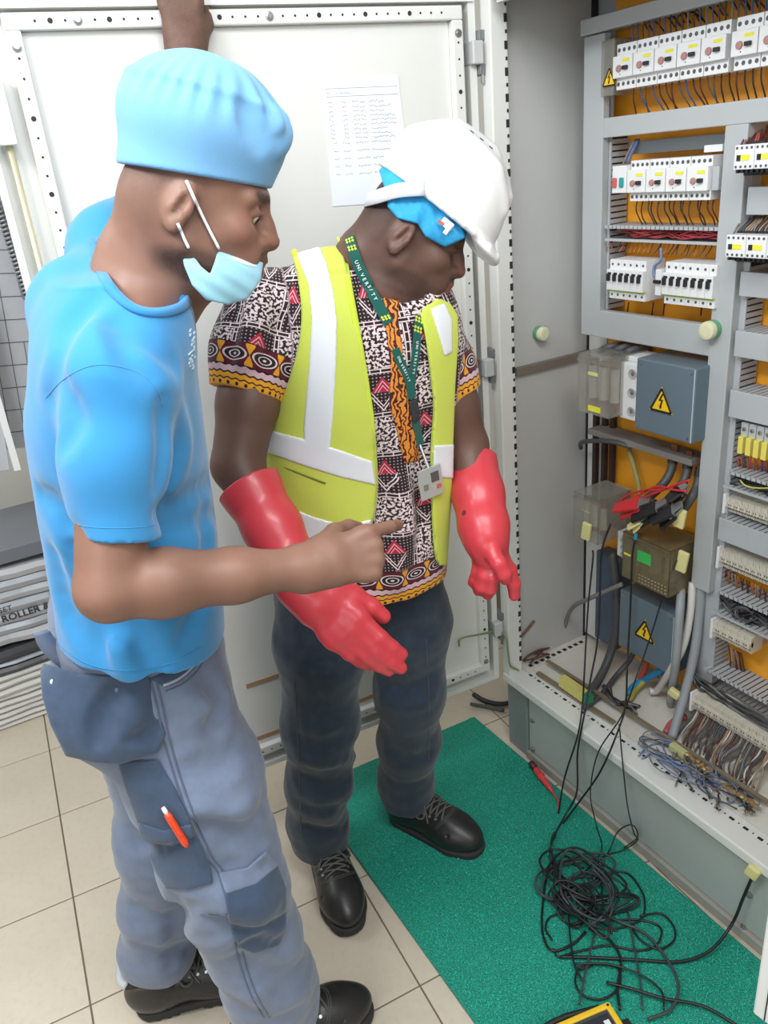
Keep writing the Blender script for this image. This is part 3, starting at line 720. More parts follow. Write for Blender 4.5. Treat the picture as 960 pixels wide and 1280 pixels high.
# ---- t-shirt
M_TEE = cloth_mat('blue_jersey', (56, 140, 198), 700, var=.04, sheen=.3)
def rows(rs, y, O, ex, ey, sw, sc):
    """torso stations from its two outlines in the photograph (py, left px, right px) on the depth plane y"""
    st = []
    for (py, l, r), w in zip(rs, sw):
        a, b = WY(l, py, y), WY(r, py, y); c = (a+b)/2-O; st.append((c[2], sc*0, c@ex, w, abs((b-a)@ex)/2, abs((b-a)@ex)/2))
    return sorted(st)
OT = np.array([.2, 1.15, 0])
st = rows([(345, 68, 222), (380, 50, 240), (420, 35, 247), (470, 26, 250), (520, 22, 256), (600, 33, 264), (680, 46, 274), (760, 56, 283), (815, 62, 284), (860, 64, 270)], 1.15, OT, e1, e2, [.12, .155, .168, .172, .17, .165, .165, .172, .178, .18], 1)
T = SDF(); lf = f_loft(OT, (0, 0, 1), e2, e1, st, 2.2); T.fn(lf, (-.05, .9, .85), (.5, 1.4, 1.62), k=.03)
T.cone((.225, 1.06, 1.485), shR+[0, .01, -.005], .052, .070, k=.05); T.cone((.24, 1.2, 1.50), shL, .062, .066, k=.04); T.cone(shL, shL+(elL-shL)*.62, .066, .062, k=.03)
T.cone((.20, 1.10, 1.46), (.20, 1.2, 1.50), .07, .07, k=.04)
hemR = WY(146, 672, .945); slv = _u(hemR-shR)
_sc = SDF(); _sc.chain([shR+[-.002, -.012, -.01], (shR+hemR)/2+[-.004, -.006, 0], hemR+slv*.04], [.068, .059, .0525], kin=.03)
T.fn(lambda P: np.maximum(_sc.eval(P), (P-hemR.astype(F32))@slv.astype(F32)), shR-.15, shR+.12, k=.022)
NKP = [(118, 300), (124, 330), (143, 362), (168, 383), (198, 389), (226, 381), (239, 366), (262, 340), (262, 250), (160, 240), (135, 262)]
# flared bottom hem, cut level with the photographed edge
hq = [WY(58, 800, 1.15), WY(165, 846, 1.0), WY(286, 768, 1.16)]; hn_ = np.cross(hq[1]-hq[0], hq[2]-hq[0]); hn_ = hn_ if hn_[2] < 0 else -hn_
T.plane(hq[1], hn_, k=.004)
# collar rib
def ringpts(c, r1, r2, a, b, n=20): return [np.array(c)+np.array(a)*r1*math.cos(t)+np.array(b)*r2*math.sin(t) for t in np.linspace(0, 2*math.pi, n)]
folds(T, [(-1, .012, .006, .03, [(54, 500), (58, 450), (82, 400), (112, 372)]), (-1, .010, .005, .025, [(70, 560), (86, 520), (60, 470)]),
          (-1, .006, .003, .02, [(206, 505), (207, 560), (201, 610)]), (1, .010, -.004, .03, [(216, 520), (222, 560), (212, 610)]),
          (-1, .009, .003, .03, [(205, 640), (240, 628), (268, 600)]), (-1, .009, .003, .03, [(210, 662), (245, 655), (275, 640)]),
          (-1, .010, .003, .035, [(150, 395), (190, 420), (225, 452)]), (-1, .008, .003, .03, [(148, 400), (160, 440), (190, 470)]),
          (-1, .012, .004, .035, [(62, 700), (80, 770), (120, 810), (160, 830)]), (-1, .010, .004, .03, [(85, 690), (100, 750), (130, 800)]),
          (-1, .010, .003, .03, [(160, 770), (170, 800), (200, 835)]), (1, .010, -.004, .03, [(140, 790), (150, 820), (160, 842)]), (-1, .010, .003, .03, [(262, 640), (262, 700), (250, 760), (230, 800)]),
          (-1, .009, .003, .03, [(46, 620), (70, 640), (95, 690)]), (-1, .008, .003, .03, [(100, 765), (120, 775), (140, 790)])])
T0 = SDF(); T0.ops = list(T.ops)
_nr = px_region(NKP, .8, np.linalg.norm(HL-CW)-.03, .001); T.fn(lambda P: _nr.eval(P), (-99,)*3, (99,)*3, k=.006, kind='s')
T.disp(lambda P, d: lump(P, 26, 1)*.0022+lump(P, 60, 2)*.0009, (-1, 0, 0), (2, 3, 3))
TEE = sdf_obj('t_shirt', T, .0038, (-.06, .83, .86), (.62, 1.62, 1.72), M_TEE, ML)
# rib of the neckline, sleeve hem stitch, chest print
nk = curve_on(T0, [(117, 300), (122, 330), (141, 363), (167, 385), (198, 391), (227, 383), (241, 366)], 6, 0.)
b = MB(); b.ribbon(nk, [normal_at(T0, p) for p in nk], .012, .0045); build('neck_rib', b, cloth_mat('blue_rib', (52, 134, 192), 400), TEE, smooth=True)
b = MB(); b.tube(curve_on(T, [(97, 656), (115, 659), (145, 660), (175, 659), (194, 656)], 5, 0.), .0006, 4)
b.tube(curve_on(T, [(57, 498), (75, 478), (100, 462), (125, 456), (155, 460), (180, 470), (198, 492), (203, 508)], 6, 0.), .0007, 4)
b.tube(curve_on(T, [(66, 800), (110, 830), (160, 838), (210, 830), (252, 808)], 6, 0.), .0011, 4)
build('stitching', b, cloth_mat('blue_thread', (54, 138, 196), 300), TEE, smooth=True, kind='stuff')
b = MB(); rr = random.Random(4)
for i in range(26):
    x, y = 240+rr.uniform(-4, 3), 412+i*1.9; p = trace(T, x, y); n = normal_at(T, p); t1 = _u(np.cross(n, (0, 0, 1)))
    if abs(T.eval(p[None].astype(F32))[0]) < .004: b.obox(p+n*.0005, (rr.uniform(.004, .012), .0016, rr.uniform(.0014, .003)), (t1, n, np.cross(t1, n)))
build('chest_print', b, mat('white_print', (214, 232, 244), .8), TEE, kind='stuff')
# ---- cap
M_CAP = cloth_mat('light_blue_cap', (118, 172, 216), 500, var=.05, sheen=.2)
P_ = SDF(); cn = HL+hu*.05-hf*.004
bu = _u(hu+hf*.03); bc = HL+hu*.045
P_.cone(HL+hu*.020-hf*.002, HL+hu*.092+hf*.0, .083, .086, k=.02, side=hf, ratio=1.18)
P_.ell(HL+hu*.095-hf*.0, (.104, .092, .066), (hf, hl, bu), k=.02)
P_.ell(HL+hu*.128-hf*.006, (.078, .072, .042), (hf, hl, bu), k=.012)
def capd(P, d):
    q = P-HL.astype(F32); a = np.arctan2(q@hl.astype(F32), q@hf.astype(F32)); h = q@hu.astype(F32)
    g = np.exp(-((h-.128)/.022)**2); g2 = np.exp(-((h-.133)/.006)**2)
    amp = .0028*(1+1.2*np.clip(np.cos(a-(-.35)), 0, 1)**6)
    return g*amp*.8*np.sin(a*23+2*np.sin(a*3))+g2*-.003+lump(P, 34, 3)*.0018
P_.disp(capd, (-1, 0, 0), (2, 3, 3))
front = HL+hf*.10
P_.fn(lambda P: -((P-(HL+hu*.034).astype(F32))@_u(hu-hf*.10).astype(F32)), (-99,)*3, (99,)*3, k=.004, kind='i')
folds(P_, [(-1, .008, .005, .018, [(318, 150), (325, 165), (330, 182)]), (-1, .006, .004, .018, [(303, 122), (312, 140), (316, 160)]), (1, .009, -.003, .02, [(340, 150), (352, 168), (346, 186)])])
CAP = sdf_obj('surgical_cap', P_, .003, HL-[.16, .16, .06], HL+[.16, .16, .22], M_CAP, ML)
# ---- mask under the nose
M_MASK = cloth_mat('mask_blue', (150, 200, 216), 500, var=.04, bump=.06); M_LOOP = mat('white_elastic', (240, 240, 240), .8)
K = SDF(); K.ell(hp(.040, 0, -.088), (.071, .066, .052), hcx); K.ell(hp(.072, 0, -.082), (.046, .040, .044), hcx, k=.03)
K.ell(hp(.030, -.052, -.10), (.03, .014, .045), hcx, k=.02)
K.disp(lambda P, d: .0007*np.sin(((P-HL.astype(F32))@_u(hu*1+hf*.4).astype(F32))*330)+lump(P, 50, 4)*.0012, (-1, 0, 0), (2, 3, 3))
R = px_region([(274, 310), (300, 320), (328, 329), (325, 350), (310, 372), (285, 380), (258, 374), (241, 356), (231, 332), (225, 300), (229, 297), (239, 318), (251, 334), (263, 344), (269, 328)], .6, 1.6, .001)
MK = sdf_obj('face_mask', shell(K, .0035, -.0035, R, .002), .0024, HL-[.13, .16, .18], HL+[.18, .12, .02], M_MASK, ML)
b = MB(); b.tube(curve_on(S, [(233, 226), (241, 244), (252, 268), (263, 290), (274, 311)], 6, .0035), .0020, 6)
b.tube(curve_on(S, [(222, 279), (226, 288), (230, 298), (236, 310)], 6, .003), .0020, 6)
build('ear_loop', b, M_LOOP, MK, smooth=True)
q1 = curve_on(K, [(276, 315), (292, 322), (308, 329), (322, 333)], 5, .0045); b = MB(); b.ribbon(q1, [normal_at(K, p) for p in q1], .008, .0015); build('nose_strip', b, mat('mask_strip', (196, 218, 226), .7), MK, smooth=True)
# ---- work trousers
M_TRO = cloth_mat('slate_work_cloth', (116, 128, 152), 600, var=.06, dark=(98, 110, 134)); M_NAVY = cloth_mat('navy_work_cloth', (66, 82, 106), 600, var=.08, dark=(52, 66, 90))
G = SDF()
G.ell((.168, 1.2, .93), (.135, .185, .13), (e1, e2, (0, 0, 1)), k=.03); G.cone((.16, 1.2, .9), (.165, 1.19, 1.02), .12, .125, k=.03, side=e2, ratio=1.35)
G.cone((.10, 1.16, .88), (.10, 1.22, .88), .085, .085, k=.05)
G.chain([hipR+[0.03, 0, -.0], (.185, 1.075, .76), (.185, 1.045, .62), knR+[0.002, 0, .0], (.215, 1.04, .40), (.228, 1.055, .26), anR+[-.008, 0, .08], anR+[0, 0, .03]], [.112, .100, .092, .083, .080, .078, .076, .074], k=.03, kin=.05)
G.chain([hipL+[0.02, 0, 0], (.165, 1.29, .7), knL, (.098, 1.305, .3), anL+[.005, 0, .07], anL+[.004, 0, .06]], [.105, .09, .078, .073, .072, .070], k=.03, kin=.05)
G.fn(lambda P: np.where(P[:, 1] > 1.2, .122, .055)-P[:, 2], (-99,)*3, (99,)*3, k=.004, kind='i')
folds(G, [(-1, .012, .004, .03, [(330, 1085), (300, 1092), (262, 1085)]), (-1, .010, .004, .03, [(352, 1150), (310, 1165), (270, 1150)]), (1, .014, -.006, .03, [(345, 1120), (310, 1130), (280, 1120)]),
          (-1, .011, .004, .03, [(300, 930), (280, 955), (240, 965)]), (1, .012, -.006, .03, [(312, 1000), (285, 1015), (250, 1010)]), (-1, .012, .004, .03, [(330, 1050), (300, 1048), (255, 1035)]),
          (-1, .012, .005, .03, [(375, 1215), (340, 1225), (300, 1205)]), (1, .012, -.006, .03, [(380, 1240), (350, 1248), (315, 1240)]), (-1, .010, .004, .03, [(300, 1190), (325, 1180), (355, 1185)]),
          (-1, .011, .004, .03, [(165, 1050), (195, 1062), (232, 1050)]), (-1, .010, .004, .03, [(168, 1140), (200, 1152), (240, 1140)]), (-1, .010, .004, .03, [(172, 1190), (205, 1198), (240, 1188)]), (-1, .010, .004, .03, [(214, 1130), (222, 1170), (214, 1210)]),
          (1, .010, -.004, .03, [(230, 875), (255, 880), (280, 872)]), (-1, .009, .003, .03, [(260, 850), (275, 880), (268, 910)])], t0=.7)
G.disp(lambda P, d: lump(P, 24, 5)*.004+lump(P*np.array([1, 1, 1.8], F32), 46, 6)*.0018, (-1, 0, 0), (2, 3, 3))
TR = sdf_obj('work_trousers', G, .004, (-.1, .88, .04), (.45, 1.5, 1.08), M_TRO, ML)
# holster pocket hanging at the hip, hand pocket, cargo pocket, knee pad, seams
GP = SDF(); GP.fn(lambda P: G.eval(P), (-99,)*3, (99,)*3); 
pp = [WY(x, y, 1.05) for x, y in ((70, 855), (90, 925), (150, 945), (195, 930))]
GP.ell(WY(118, 880, 1.10), (.095, .055, .075), (e1, e2, (0, 0, 1)), k=.05); GP.ell(WY(150, 905, 1.06), (.07, .05, .06), (e1, e2, (0, 0, 1)), k=.04)
folds(GP, [(-1, .009, .003, .025, [(128, 925), (135, 890), (150, 860)]), (-1, .009, .003, .025, [(118, 930), (124, 900), (140, 868)]), (-1, .010, .003, .03, [(196, 860), (200, 890), (196, 925)]), (-1, .008, .003, .02, [(165, 925), (190, 922)])], t0=.6)
GP.disp(lambda P, d: lump(P, 40, 7)*.002, (-1, 0, 0), (2, 3, 3))
px = [(53, 832), (100, 846), (150, 848), (182, 846), (194, 880), (204, 918), (196, 938), (150, 952), (118, 950), (84, 942), (66, 905), (56, 870)]
patch('holster_pocket', GP, px, M_NAVY, TR, .004, -.006, depth=.09, vox=.0035, rnd=.004, label='dark navy holster pocket')
bl = MB(); q1 = [WY(x, y, 1.12) for x, y in ((42, 792), (48, 808), (66, 828), (92, 842), (120, 846))]; q0 = [WY(x, y, 1.13) for x, y in ((62, 788), (70, 800), (84, 816), (104, 830), (126, 838))]
v = []; f = []
A1, A0 = spline(q1, 4), spline(q0, 4)
for i, (a, c) in enumerate(zip(A1, A0)):
    n = _u(CW-a); v += [a, c, c+n*.004, a+n*.004]
for i in range(len(A1)-1):
    for j in range(4): f.append((i*4+j, i*4+(j+1) % 4, i*4+4+(j+1) % 4, i*4+4+j))
f += [(0, 1, 2, 3), tuple(range(4*len(A1)-1, 4*len(A1)-5, -1))]; bl.add(v, f); build('waistband_flap', bl, M_TRO, TR, smooth=True)
patch('cargo_pocket', G, [(150, 955), (196, 952), (216, 985), (240, 1035), (262, 1085), (264, 1102), (236, 1110), (208, 1108), (196, 1090), (178, 1040), (160, 990)], M_NAVY, TR, .006, -.004, depth=.08, rnd=.003, disp=None, label='dark navy cargo pocket')
patch('pocket_flap', G, [(174, 1030), (205, 1040), (238, 1032), (242, 1044), (214, 1056), (190, 1052), (176, 1042)], M_NAVY, TR, .011, -.002, depth=.06, rnd=.002)
patch('knee_pad', G, [(283, 1118), (320, 1102), (346, 1084), (356, 1110), (356, 1160), (348, 1180), (318, 1190), (300, 1182), (288, 1150)], M_NAVY, TR, .006, -.004, depth=.09, rnd=.003, label='dark navy knee pad panel')
patch('knee_band', G, [(275, 1092), (310, 1086), (332, 1066), (346, 1082), (320, 1104), (283, 1116)], M_TRO, TR, .0075, -.002, depth=.07, rnd=.002)
patch('hand_pocket_lining', G, [(186, 848), (212, 838), (243, 815), (250, 822), (238, 838), (206, 858)], M_NAVY, TR, .0022, -.004, depth=.05, rnd=.001, label='dark opening of the hip pocket')
M_SEAM = cloth_mat('seam_thread', (86, 98, 124), 300); b = MB()
for dx in (0, 7):
    q1 = curve_on(G, [(x+dx, y) for x, y in ((188, 850), (196, 880), (204, 920), (218, 970), (236, 1020), (258, 1070), (272, 1090), (284, 1130), (296, 1190), (312, 1240), (330, 1272))], 5, .001, .7); b.tube(q1, .0016, 4)
for q0 in ([(206, 859), (226, 850), (243, 834), (252, 820)], [(207, 864), (228, 855), (247, 838), (256, 822)], [(276, 1095), (310, 1088), (334, 1066)], [(250, 1143), (284, 1143)]):
    b.tube(curve_on(G, q0, 5, .001, .7), .0015, 4)
build('seams', b, M_SEAM, TR, smooth=True, kind='stuff')
b = MB(); b.tube(curve_on(G, [(204, 857), (224, 848), (242, 832), (251, 818)], 6, .002, .7), .0024, 5); build('pocket_piping', b, mat('pale_piping', (168, 178, 196), .8), TR, smooth=True)
b = MB(); p = trace(GP, 66, 852); b.lathe([(.004, 0), (.004, .002), (.002, .003)], p+_u(CW-p)*.003, _u(CW-p), 10); build('rivet', b, mat('white_rivet', (236, 240, 240), .4), TR)
shoe(ML, (-.008, 1.350), (.23, 1.283), 'safety_shoe', 'black shoe with pale ankle collar, rear foot', grey=1); shoe(ML, (.145, 1.10), (.43, 1.06), 'safety_shoe')
# pen in the cargo pocket: rests in it, a thing of its own
p0, p1 = trace(G, 209, 1018, off=.017, t0=.7), trace(G, 234, 1058, off=.018, t0=.7); d = _u(p1-p0); pen = empty('pen', p1, 'orange-red ballpoint pen clipped in the trouser cargo pocket', 'pen')
b = MB().lathe([(.0035, .0), (.0055, .008), (.0055, .05), (.0048, .062)], p1-d*.0, -d, 12); build('barrel', b, mat('pen_orange', (232, 74, 40), .35), pen, smooth=True)
b = MB().lathe([(.003, 0), (.0035, .004), (.0028, .012)], p1-d*.062, -d, 10); build('push_button', b, mat('pen_white', (236, 236, 230), .4), pen, smooth=True)
b = MB().ribbon([p1-d*.056+_u(CW-p1)*.007, p1-d*.02+_u(CW-p1)*.0075], _u(CW-p1), .004, .0015); build('clip', b, MATS['pen_orange'], pen)
# ================================================================ man in the hard hat
MR = empty('person', (.66, 1.36, 0), 'person in white hard hat, patterned shirt, lime vest and red rubber gloves, looking down', 'person')
M_SKIN_R = skin_mat('skin_dark_brown', (102, 74, 64), (36, 28, 26), (158, 92, 84))
rl = _u((.93, -.30, .0)); rf = np.array([rl[1], -rl[0], 0]); rz = np.array([0, 0, 1.])       # his left, his front
shR2, elR2, wrR2 = np.array([.545, 1.385, 1.425]), np.array([.425, 1.315, 1.175]), WY(383, 735, 1.14)
shL2, elL2, wrL2 = np.array([.836, 1.285, 1.332]), np.array([.880, 1.245, 1.115]), WY(607, 672, 1.12)
HR = np.array([.786, 1.260, 1.530]); gf, gl, gu = frame3((.82, -.50, -.50), (0.12, 0, 1))
S = SDF(); gp = add_head(S, HR, gf, gl, gu, .97)
S.chain([HR-gf*.030-gu*.03, (.728, 1.298, 1.495), (.69, 1.335, 1.42)], [.052, .056, .070], k=.025, kin=.03)
S.cone(HR+gf*.0-gu*.07, (.735, 1.27, 1.44), .04, .055, k=.03)
S.ell((.685, 1.36, 1.3), (.15, .085, .17), (rl, rf, rz), k=.04); S.ell((.68, 1.38, 1.05), (.14, .09, .2), (rl, rf, rz), k=.04)
qR, qk, qa = np.array([.60, 1.40, .86]), np.array([.535, 1.385, .50]), np.array([.515, 1.455, .10])
pL, pk, pa = np.array([.76, 1.36, .86]), np.array([.765, 1.36, .50]), np.array([.775, 1.45, .10])
S.cone(qR, qk, .08, .05, k=.03); S.cone(qk, qa, .048, .035, k=.02); S.cone(pL, pk, .08, .05, k=.03); S.cone(pk, pa, .048, .035, k=.02)
S.chain([shR2, shR2*.4+elR2*.6, elR2], [.056, .054, .047], k=.02, kin=.02); S.cone(elR2, wrR2, .044, .028, k=.015)
S.chain([shL2, shL2*.4+elL2*.6, elL2], [.056, .050, .044], k=.02, kin=.02); S.cone(elL2, wrL2, .042, .028, k=.015)
gcx = (gf, gl, gu)
def hairR(V):
    q = (V-HR)@np.array(gcx).T
    m = np.clip((q[:, 2]+.05)/.06, 0, 1)*np.clip((.03-q[:, 0])/.03, 0, 1)*.75
    m = np.maximum(m, .55*blob(V, gp(.03, -.06, -.075), (.05, .03, .02), gcx)); m = np.maximum(m, .7*blob(V, gp(.08, 0, -.10), (.03, .03, .022), gcx))
    m = np.maximum(m, .7*blob(V, gp(.098, 0, -.040), (.02, .03, .006), gcx))
    for e in (-1, 1): m = np.maximum(m, .95*blob(V, gp(.088, .028*e, .031), (.02, .022, .006), gcx))
    ear = sum(blob(V, gp(-.012, .084*e, -.004), (.026, .017, .040), gcx) for e in (-1, 1)); return m*np.clip(1-ear, 0, 1)
def warmR(V): return np.clip(1.3*blob(V, gp(.102, 0, -.060), (.02, .03, .016), gcx)+.4*blob(V, gp(.11, 0, -.02), (.03, .02, .02), gcx), 0, 1)
sdf_obj('body', S, .0034, (.30, 1.0, .04), (1.05, 1.56, 1.68), M_SKIN_R, MR, attrs={'hair': hairR, 'warm': warmR}, proj=0)
eyes(MR, gp, gf, gl, gu, gf*.7-gu*.7, .0735)
# ---- jeans
M_JEAN = cloth_mat('dark_denim', (40, 52, 66), 900, var=.14, bump=.15, dark=(54, 68, 84))
J = SDF(); J.ell((.68, 1.385, .90), (.165, .115, .13), (rl, rf, rz), k=.03)
J.chain([qR, (.565, 1.385, .70), qk, (.522, 1.41, .32), qa+[0, 0, .06], qa+[0, 0, .0]], [.108, .093, .078, .070, .068, .070], k=.025, kin=.05)
J.chain([pL, (.768, 1.35, .70), pk, (.768, 1.40, .32), pa+[0, 0, .06], pa+[0, 0, .0]], [.100, .088, .076, .070, .066, .068], k=.025, kin=.05)
J.fn(lambda P: np.where(P[:, 0] < .65, .085, .085)-P[:, 2], (-99,)*3, (99,)*3, k=.004, kind='i')
folds(J, [(-1, .010, .0075, .03, [(372, 925), (405, 935), (440, 925)]), (1, .010, -.008, .03, [(370, 945), (405, 952), (440, 945)]), (-1, .009, .0075, .03, [(372, 1010), (400, 1018), (436, 1010)]), (-1, .010, .0075, .03, [(370, 975), (400, 985), (438, 978)]),
          (-1, .012, .0075, .03, [(480, 858), (510, 866), (538, 852)]), (1, .010, -.008, .03, [(484, 875), (510, 882), (536, 870)]), (-1, .009, .0075, .03, [(486, 945), (512, 952), (536, 945)]), (-1, .009, .0075, .03, [(382, 840), (410, 832), (440, 838)]), (-1, .009, .0075, .03, [(376, 1035), (405, 1042), (432, 1036)]), (-1, .009, .003, .03, [(490, 800), (510, 790), (535, 800)])], t0=1.0)
J.disp(lambda P, d: lump(P, 24, 2)*.0035+lump(P, 52, 4)*.0014, (-1, 0, 0), (2, 3, 3))
JE = sdf_obj('jeans', J, .004, (.36, 1.2, .06), (.95, 1.56, 1.0), M_JEAN, MR)
b = MB(); b.tube(curve_on(J, [(368, 850), (372, 920), (374, 980), (376, 1040)], 6, .001, 1.), .0014, 4); b.tube(curve_on(J, [(533, 800), (536, 880), (536, 950)], 6, .001, 1.), .0014, 4); build('jeans_seam', b, cloth_mat('denim_thread', (62, 66, 74), 300), JE, smooth=True, kind='stuff')
shoe(MR, (.542, 1.515), (.478, 1.235), 'safety_boot'); shoe(MR, (.752, 1.512), (.868, 1.25), 'safety_boot')
# ---- patterned shirt
def print_mat():
    q = N('wax_print_cotton'); at = q.n('ShaderNodeAttribute', attribute_name='uvw'); sp = q.n('ShaderNodeSeparateXYZ', {0: at.outputs['Vector']}); u, v = sp.outputs[0], sp.outputs[1]
    P = at.outputs['Vector']; M = q.math
    dark, white, red, org, maroon, pink = [S2L(c) for c in ((44, 28, 34), (226, 208, 210), (178, 42, 66), (232, 160, 44), (92, 24, 42), (214, 178, 188))]
    cu = M('DIVIDE', u, .074); cv = M('DIVIDE', v, .082); lu = M('FRACT', cu); lv = M('FRACT', cv)
    ck = M('MODULO', M('ADD', M('ABSOLUTE', M('FLOOR', cu)), M('ABSOLUTE', M('FLOOR', cv))), 2)
    nz = q.noise(P, 200, 1, .4); sq = q.ramp(nz, .475, .525)
    # dark cell: dots, chevrons, red triangle
    du = M('SUBTRACT', M('FRACT', M('DIVIDE', u, .0062)), .5); dv = M('SUBTRACT', M('FRACT', M('DIVIDE', v, .0062)), .5)
    dots = M('LESS_THAN', M('ADD', M('MULTIPLY', du, du), M('MULTIPLY', dv, dv)), .045)
    au = M('ABSOLUTE', M('SUBTRACT', lu, .5)); band = lambda x, c, w: M('LESS_THAN', M('ABSOLUTE', M('SUBTRACT', x, c)), w)
    c1 = M('SUBTRACT', lv, M('MULTIPLY', au, 1.3)); chev = M('MULTIPLY', M('MAXIMUM', band(c1, .16, .022), band(c1, .26, .018)), M('LESS_THAN', au, .26))
    t = M('SUBTRACT', M('SUBTRACT', .93, lv), M('MULTIPLY', au, 1.35)); tri = M('MULTIPLY', M('GREATER_THAN', lv, .58), M('GREATER_THAN', t, 0))
    tl = M('MULTIPLY', tri, M('MAXIMUM', band(t, .10, .016), band(t, .2, .014)))
    cB = q.mix(dots, dark, tuple(x*.55 for x in white)); cB = q.mix(chev, cB, white); cB = q.mix(tri, cB, red); cB = q.mix(tl, cB, pink)
    cA = q.mix(sq, dark, white); col = q.mix(ck, cA, cB)
    # chain borders
    bu = M('LESS_THAN', lu, .13); bv = M('LESS_THAN', lv, .12); fu = M('FRACT', M('DIVIDE', v, .017)); fv = M('FRACT', M('DIVIDE', u, .017))
    lineu = M('MAXIMUM', M('MAXIMUM', band(lu, .022, .013), band(lu, .108, .013)), M('LESS_THAN', fu, .12)); linev = M('MAXIMUM', M('MAXIMUM', band(lv, .02, .012), band(lv, .1, .012)), M('LESS_THAN', fv, .12))
    col = q.mix(bu, col, q.mix(lineu, dark, white)); col = q.mix(bv, col, q.mix(linev, dark, white))
    # hem bands
    h = q.attr('hem'); lt = lambda x: M('LESS_THAN', h, x)
    eu = M('SUBTRACT', M('FRACT', M('DIVIDE', u, .052)), .5); ev = M('DIVIDE', M('SUBTRACT', h, .056), .052); r = M('SQRT', M('ADD', M('MULTIPLY', M('MULTIPLY', eu, eu), 1.0), M('MULTIPLY', M('MULTIPLY', ev, ev), 3.4)))
    ring = M('MAXIMUM', band(r, .40, .03), band(r, .22, .025)); eye = q.mix(M('LESS_THAN', r, .44), maroon, dark); eye = q.mix(ring, eye, white); eye = q.mix(M('LESS_THAN', r, .07), eye, white)
    tt = M('MULTIPLY', M('GREATER_THAN', M('ABSOLUTE', eu), .38), M('LESS_THAN', M('MULTIPLY', M('SUBTRACT', .5, M('ABSOLUTE', eu)), 2.2), M('ABSOLUTE', ev))); eye = q.mix(tt, eye, org)
    col = q.mix(lt(.076), col, dark); col = q.mix(lt(.074), col, eye); col = q.mix(lt(.038), col, dark); wob = M('MULTIPLY_ADD', M('SINE', M('MULTIPLY', u, 400)), .0012, h)
    col = q.mix(M('LESS_THAN', wob, .035), col, pink); col = q.mix(M('LESS_THAN', wob, .025), col, dark); col = q.mix(M('LESS_THAN', wob, .022), col, org); col = q.mix(M('LESS_THAN', wob, .0145), col, dark); col = q.mix(M('LESS_THAN', wob, .012), col, org)
    hd = M('SUBTRACT', M('FRACT', M('DIVIDE', u, .017)), .5); hv = M('DIVIDE', M('SUBTRACT', h, .006), .017); col = q.mix(M('LESS_THAN', M('ADD', M('MULTIPLY', hd, hd), M('MULTIPLY', hv, hv)), .035), col, dark)
    q.set(Base_Color=col, Roughness=.8, Sheen_Weight=.15, Specular_IOR_Level=.25); q.bump(q.noise(P, 900, 2), .08, .0008); return q.m
M_PRINT = print_mat()
OR = np.array([.68, 1.345, 0])
st = rows([(330, 385, 520), (365, 362, 545), (410, 350, 560), (470, 342, 562), (540, 333, 560), (600, 336, 557), (660, 343, 553), (720, 350, 550), (790, 352, 545)], 1.335, OR, rl, rf, [.1]*9, 1)
# rows() measures along the lateral axis here: swap it into the width column and set front/back depths
fd = [.055, .085, .110, .122, .122, .120, .118, .118, .115]; bd = [.05, .07, .085, .09, .09, .09, .092, .095, .095]; st = [(t, cy, 0.0, hw, fd[len(st)-1-i], bd[len(st)-1-i]) for i, (t, _, cy, _w, hw, _h) in enumerate(st)]
lean = [(.03, .035, .028, .012, 0, 0, 0, 0, 0)[len(st)-1-i] for i in range(len(st))]; st = [(a[0], a[1], lean[i]*.9, a[3], a[4], a[5]) for i, a in enumerate(st)]
T2a = SDF(); T2a.fn(f_loft(OR, (0, 0, 1), rl, rf, st, 2.3), (.4, 1.1, .75), (1., 1.55, 1.52), k=.03)
T2a.cone((.655, 1.335, 1.452), shR2+[.01, 0, .0], .055, .060, k=.045); T2a.cone((.72, 1.325, 1.395), shL2+[-.012, .0, -.004], .046, .050, k=.035)
hq2 = [WY(350, 750, 1.36), WY(455, 769, 1.225), WY(551, 702, 1.30)]; hn2 = _u(np.cross(hq2[1]-hq2[0], hq2[2]-hq2[0])); hn2 = hn2 if hn2[2] < 0 else -hn2
foldR = [(-1, .012, .005, .035, [(470, 560), (480, 610), (470, 680), (460, 740)]), (-1, .010, .004, .03, [(535, 520), (530, 600), (525, 680)]), (1, .012, -.005, .03, [(500, 600), (505, 660), (495, 730)]), (-1, .009, .004, .03, [(352, 690), (380, 700), (410, 720)])]
folds(T2a, foldR, t0=1.0)
T2 = SDF(); T2.ops = list(T2a.ops)
shemR = WY(309, 493, 1.355); sv = _u(elR2-shR2)
_s2 = SDF(); _s2.chain([shR2+[.005, 0, .0], (shR2+shemR)/2+[-.006, 0, .0], shemR+sv*.05], [.074, .072, .064], kin=.03)
shemL = WY(567, 490, 1.27); sv2 = _u(elL2-shL2)
_s3 = SDF(); _s3.chain([shL2, (shL2+shemL)/2, shemL+sv2*.05], [.060, .060, .056], kin=.03)
_nh = _u(sv+rl*-.12+np.array([0, 0, -.1]))
T2.fn(lambda P: np.maximum(_s2.eval(P), (P-shemR.astype(F32))@_nh.astype(F32)), shR2-.2, shR2+.15, k=.02)
T2.fn(lambda P: np.maximum(_s3.eval(P), (P-shemL.astype(F32))@sv2.astype(F32)), shL2-.2, shL2+.15, k=.02)
NK2 = [(437, 297), (445, 330), (458, 358), (480, 374), (505, 380), (530, 372), (540, 340), (520, 260), (450, 260)]
_n2 = px_region(NK2, 1.0, np.linalg.norm(HR-CW)+.02, .0); T2.fn(lambda P: _n2.eval(P), (-99,)*3, (99,)*3, k=.005, kind='s')
T2.plane(hq2[1], hn2, k=.003)
folds(T2, [(-1, .009, .004, .025, [(352, 400), (335, 440), (320, 480)]), (-1, .008, .003, .025, [(300, 370), (295, 410), (285, 450)]), (1, .010, -.004, .03, [(325, 360), (318, 400), (305, 450)])], t0=1.0)
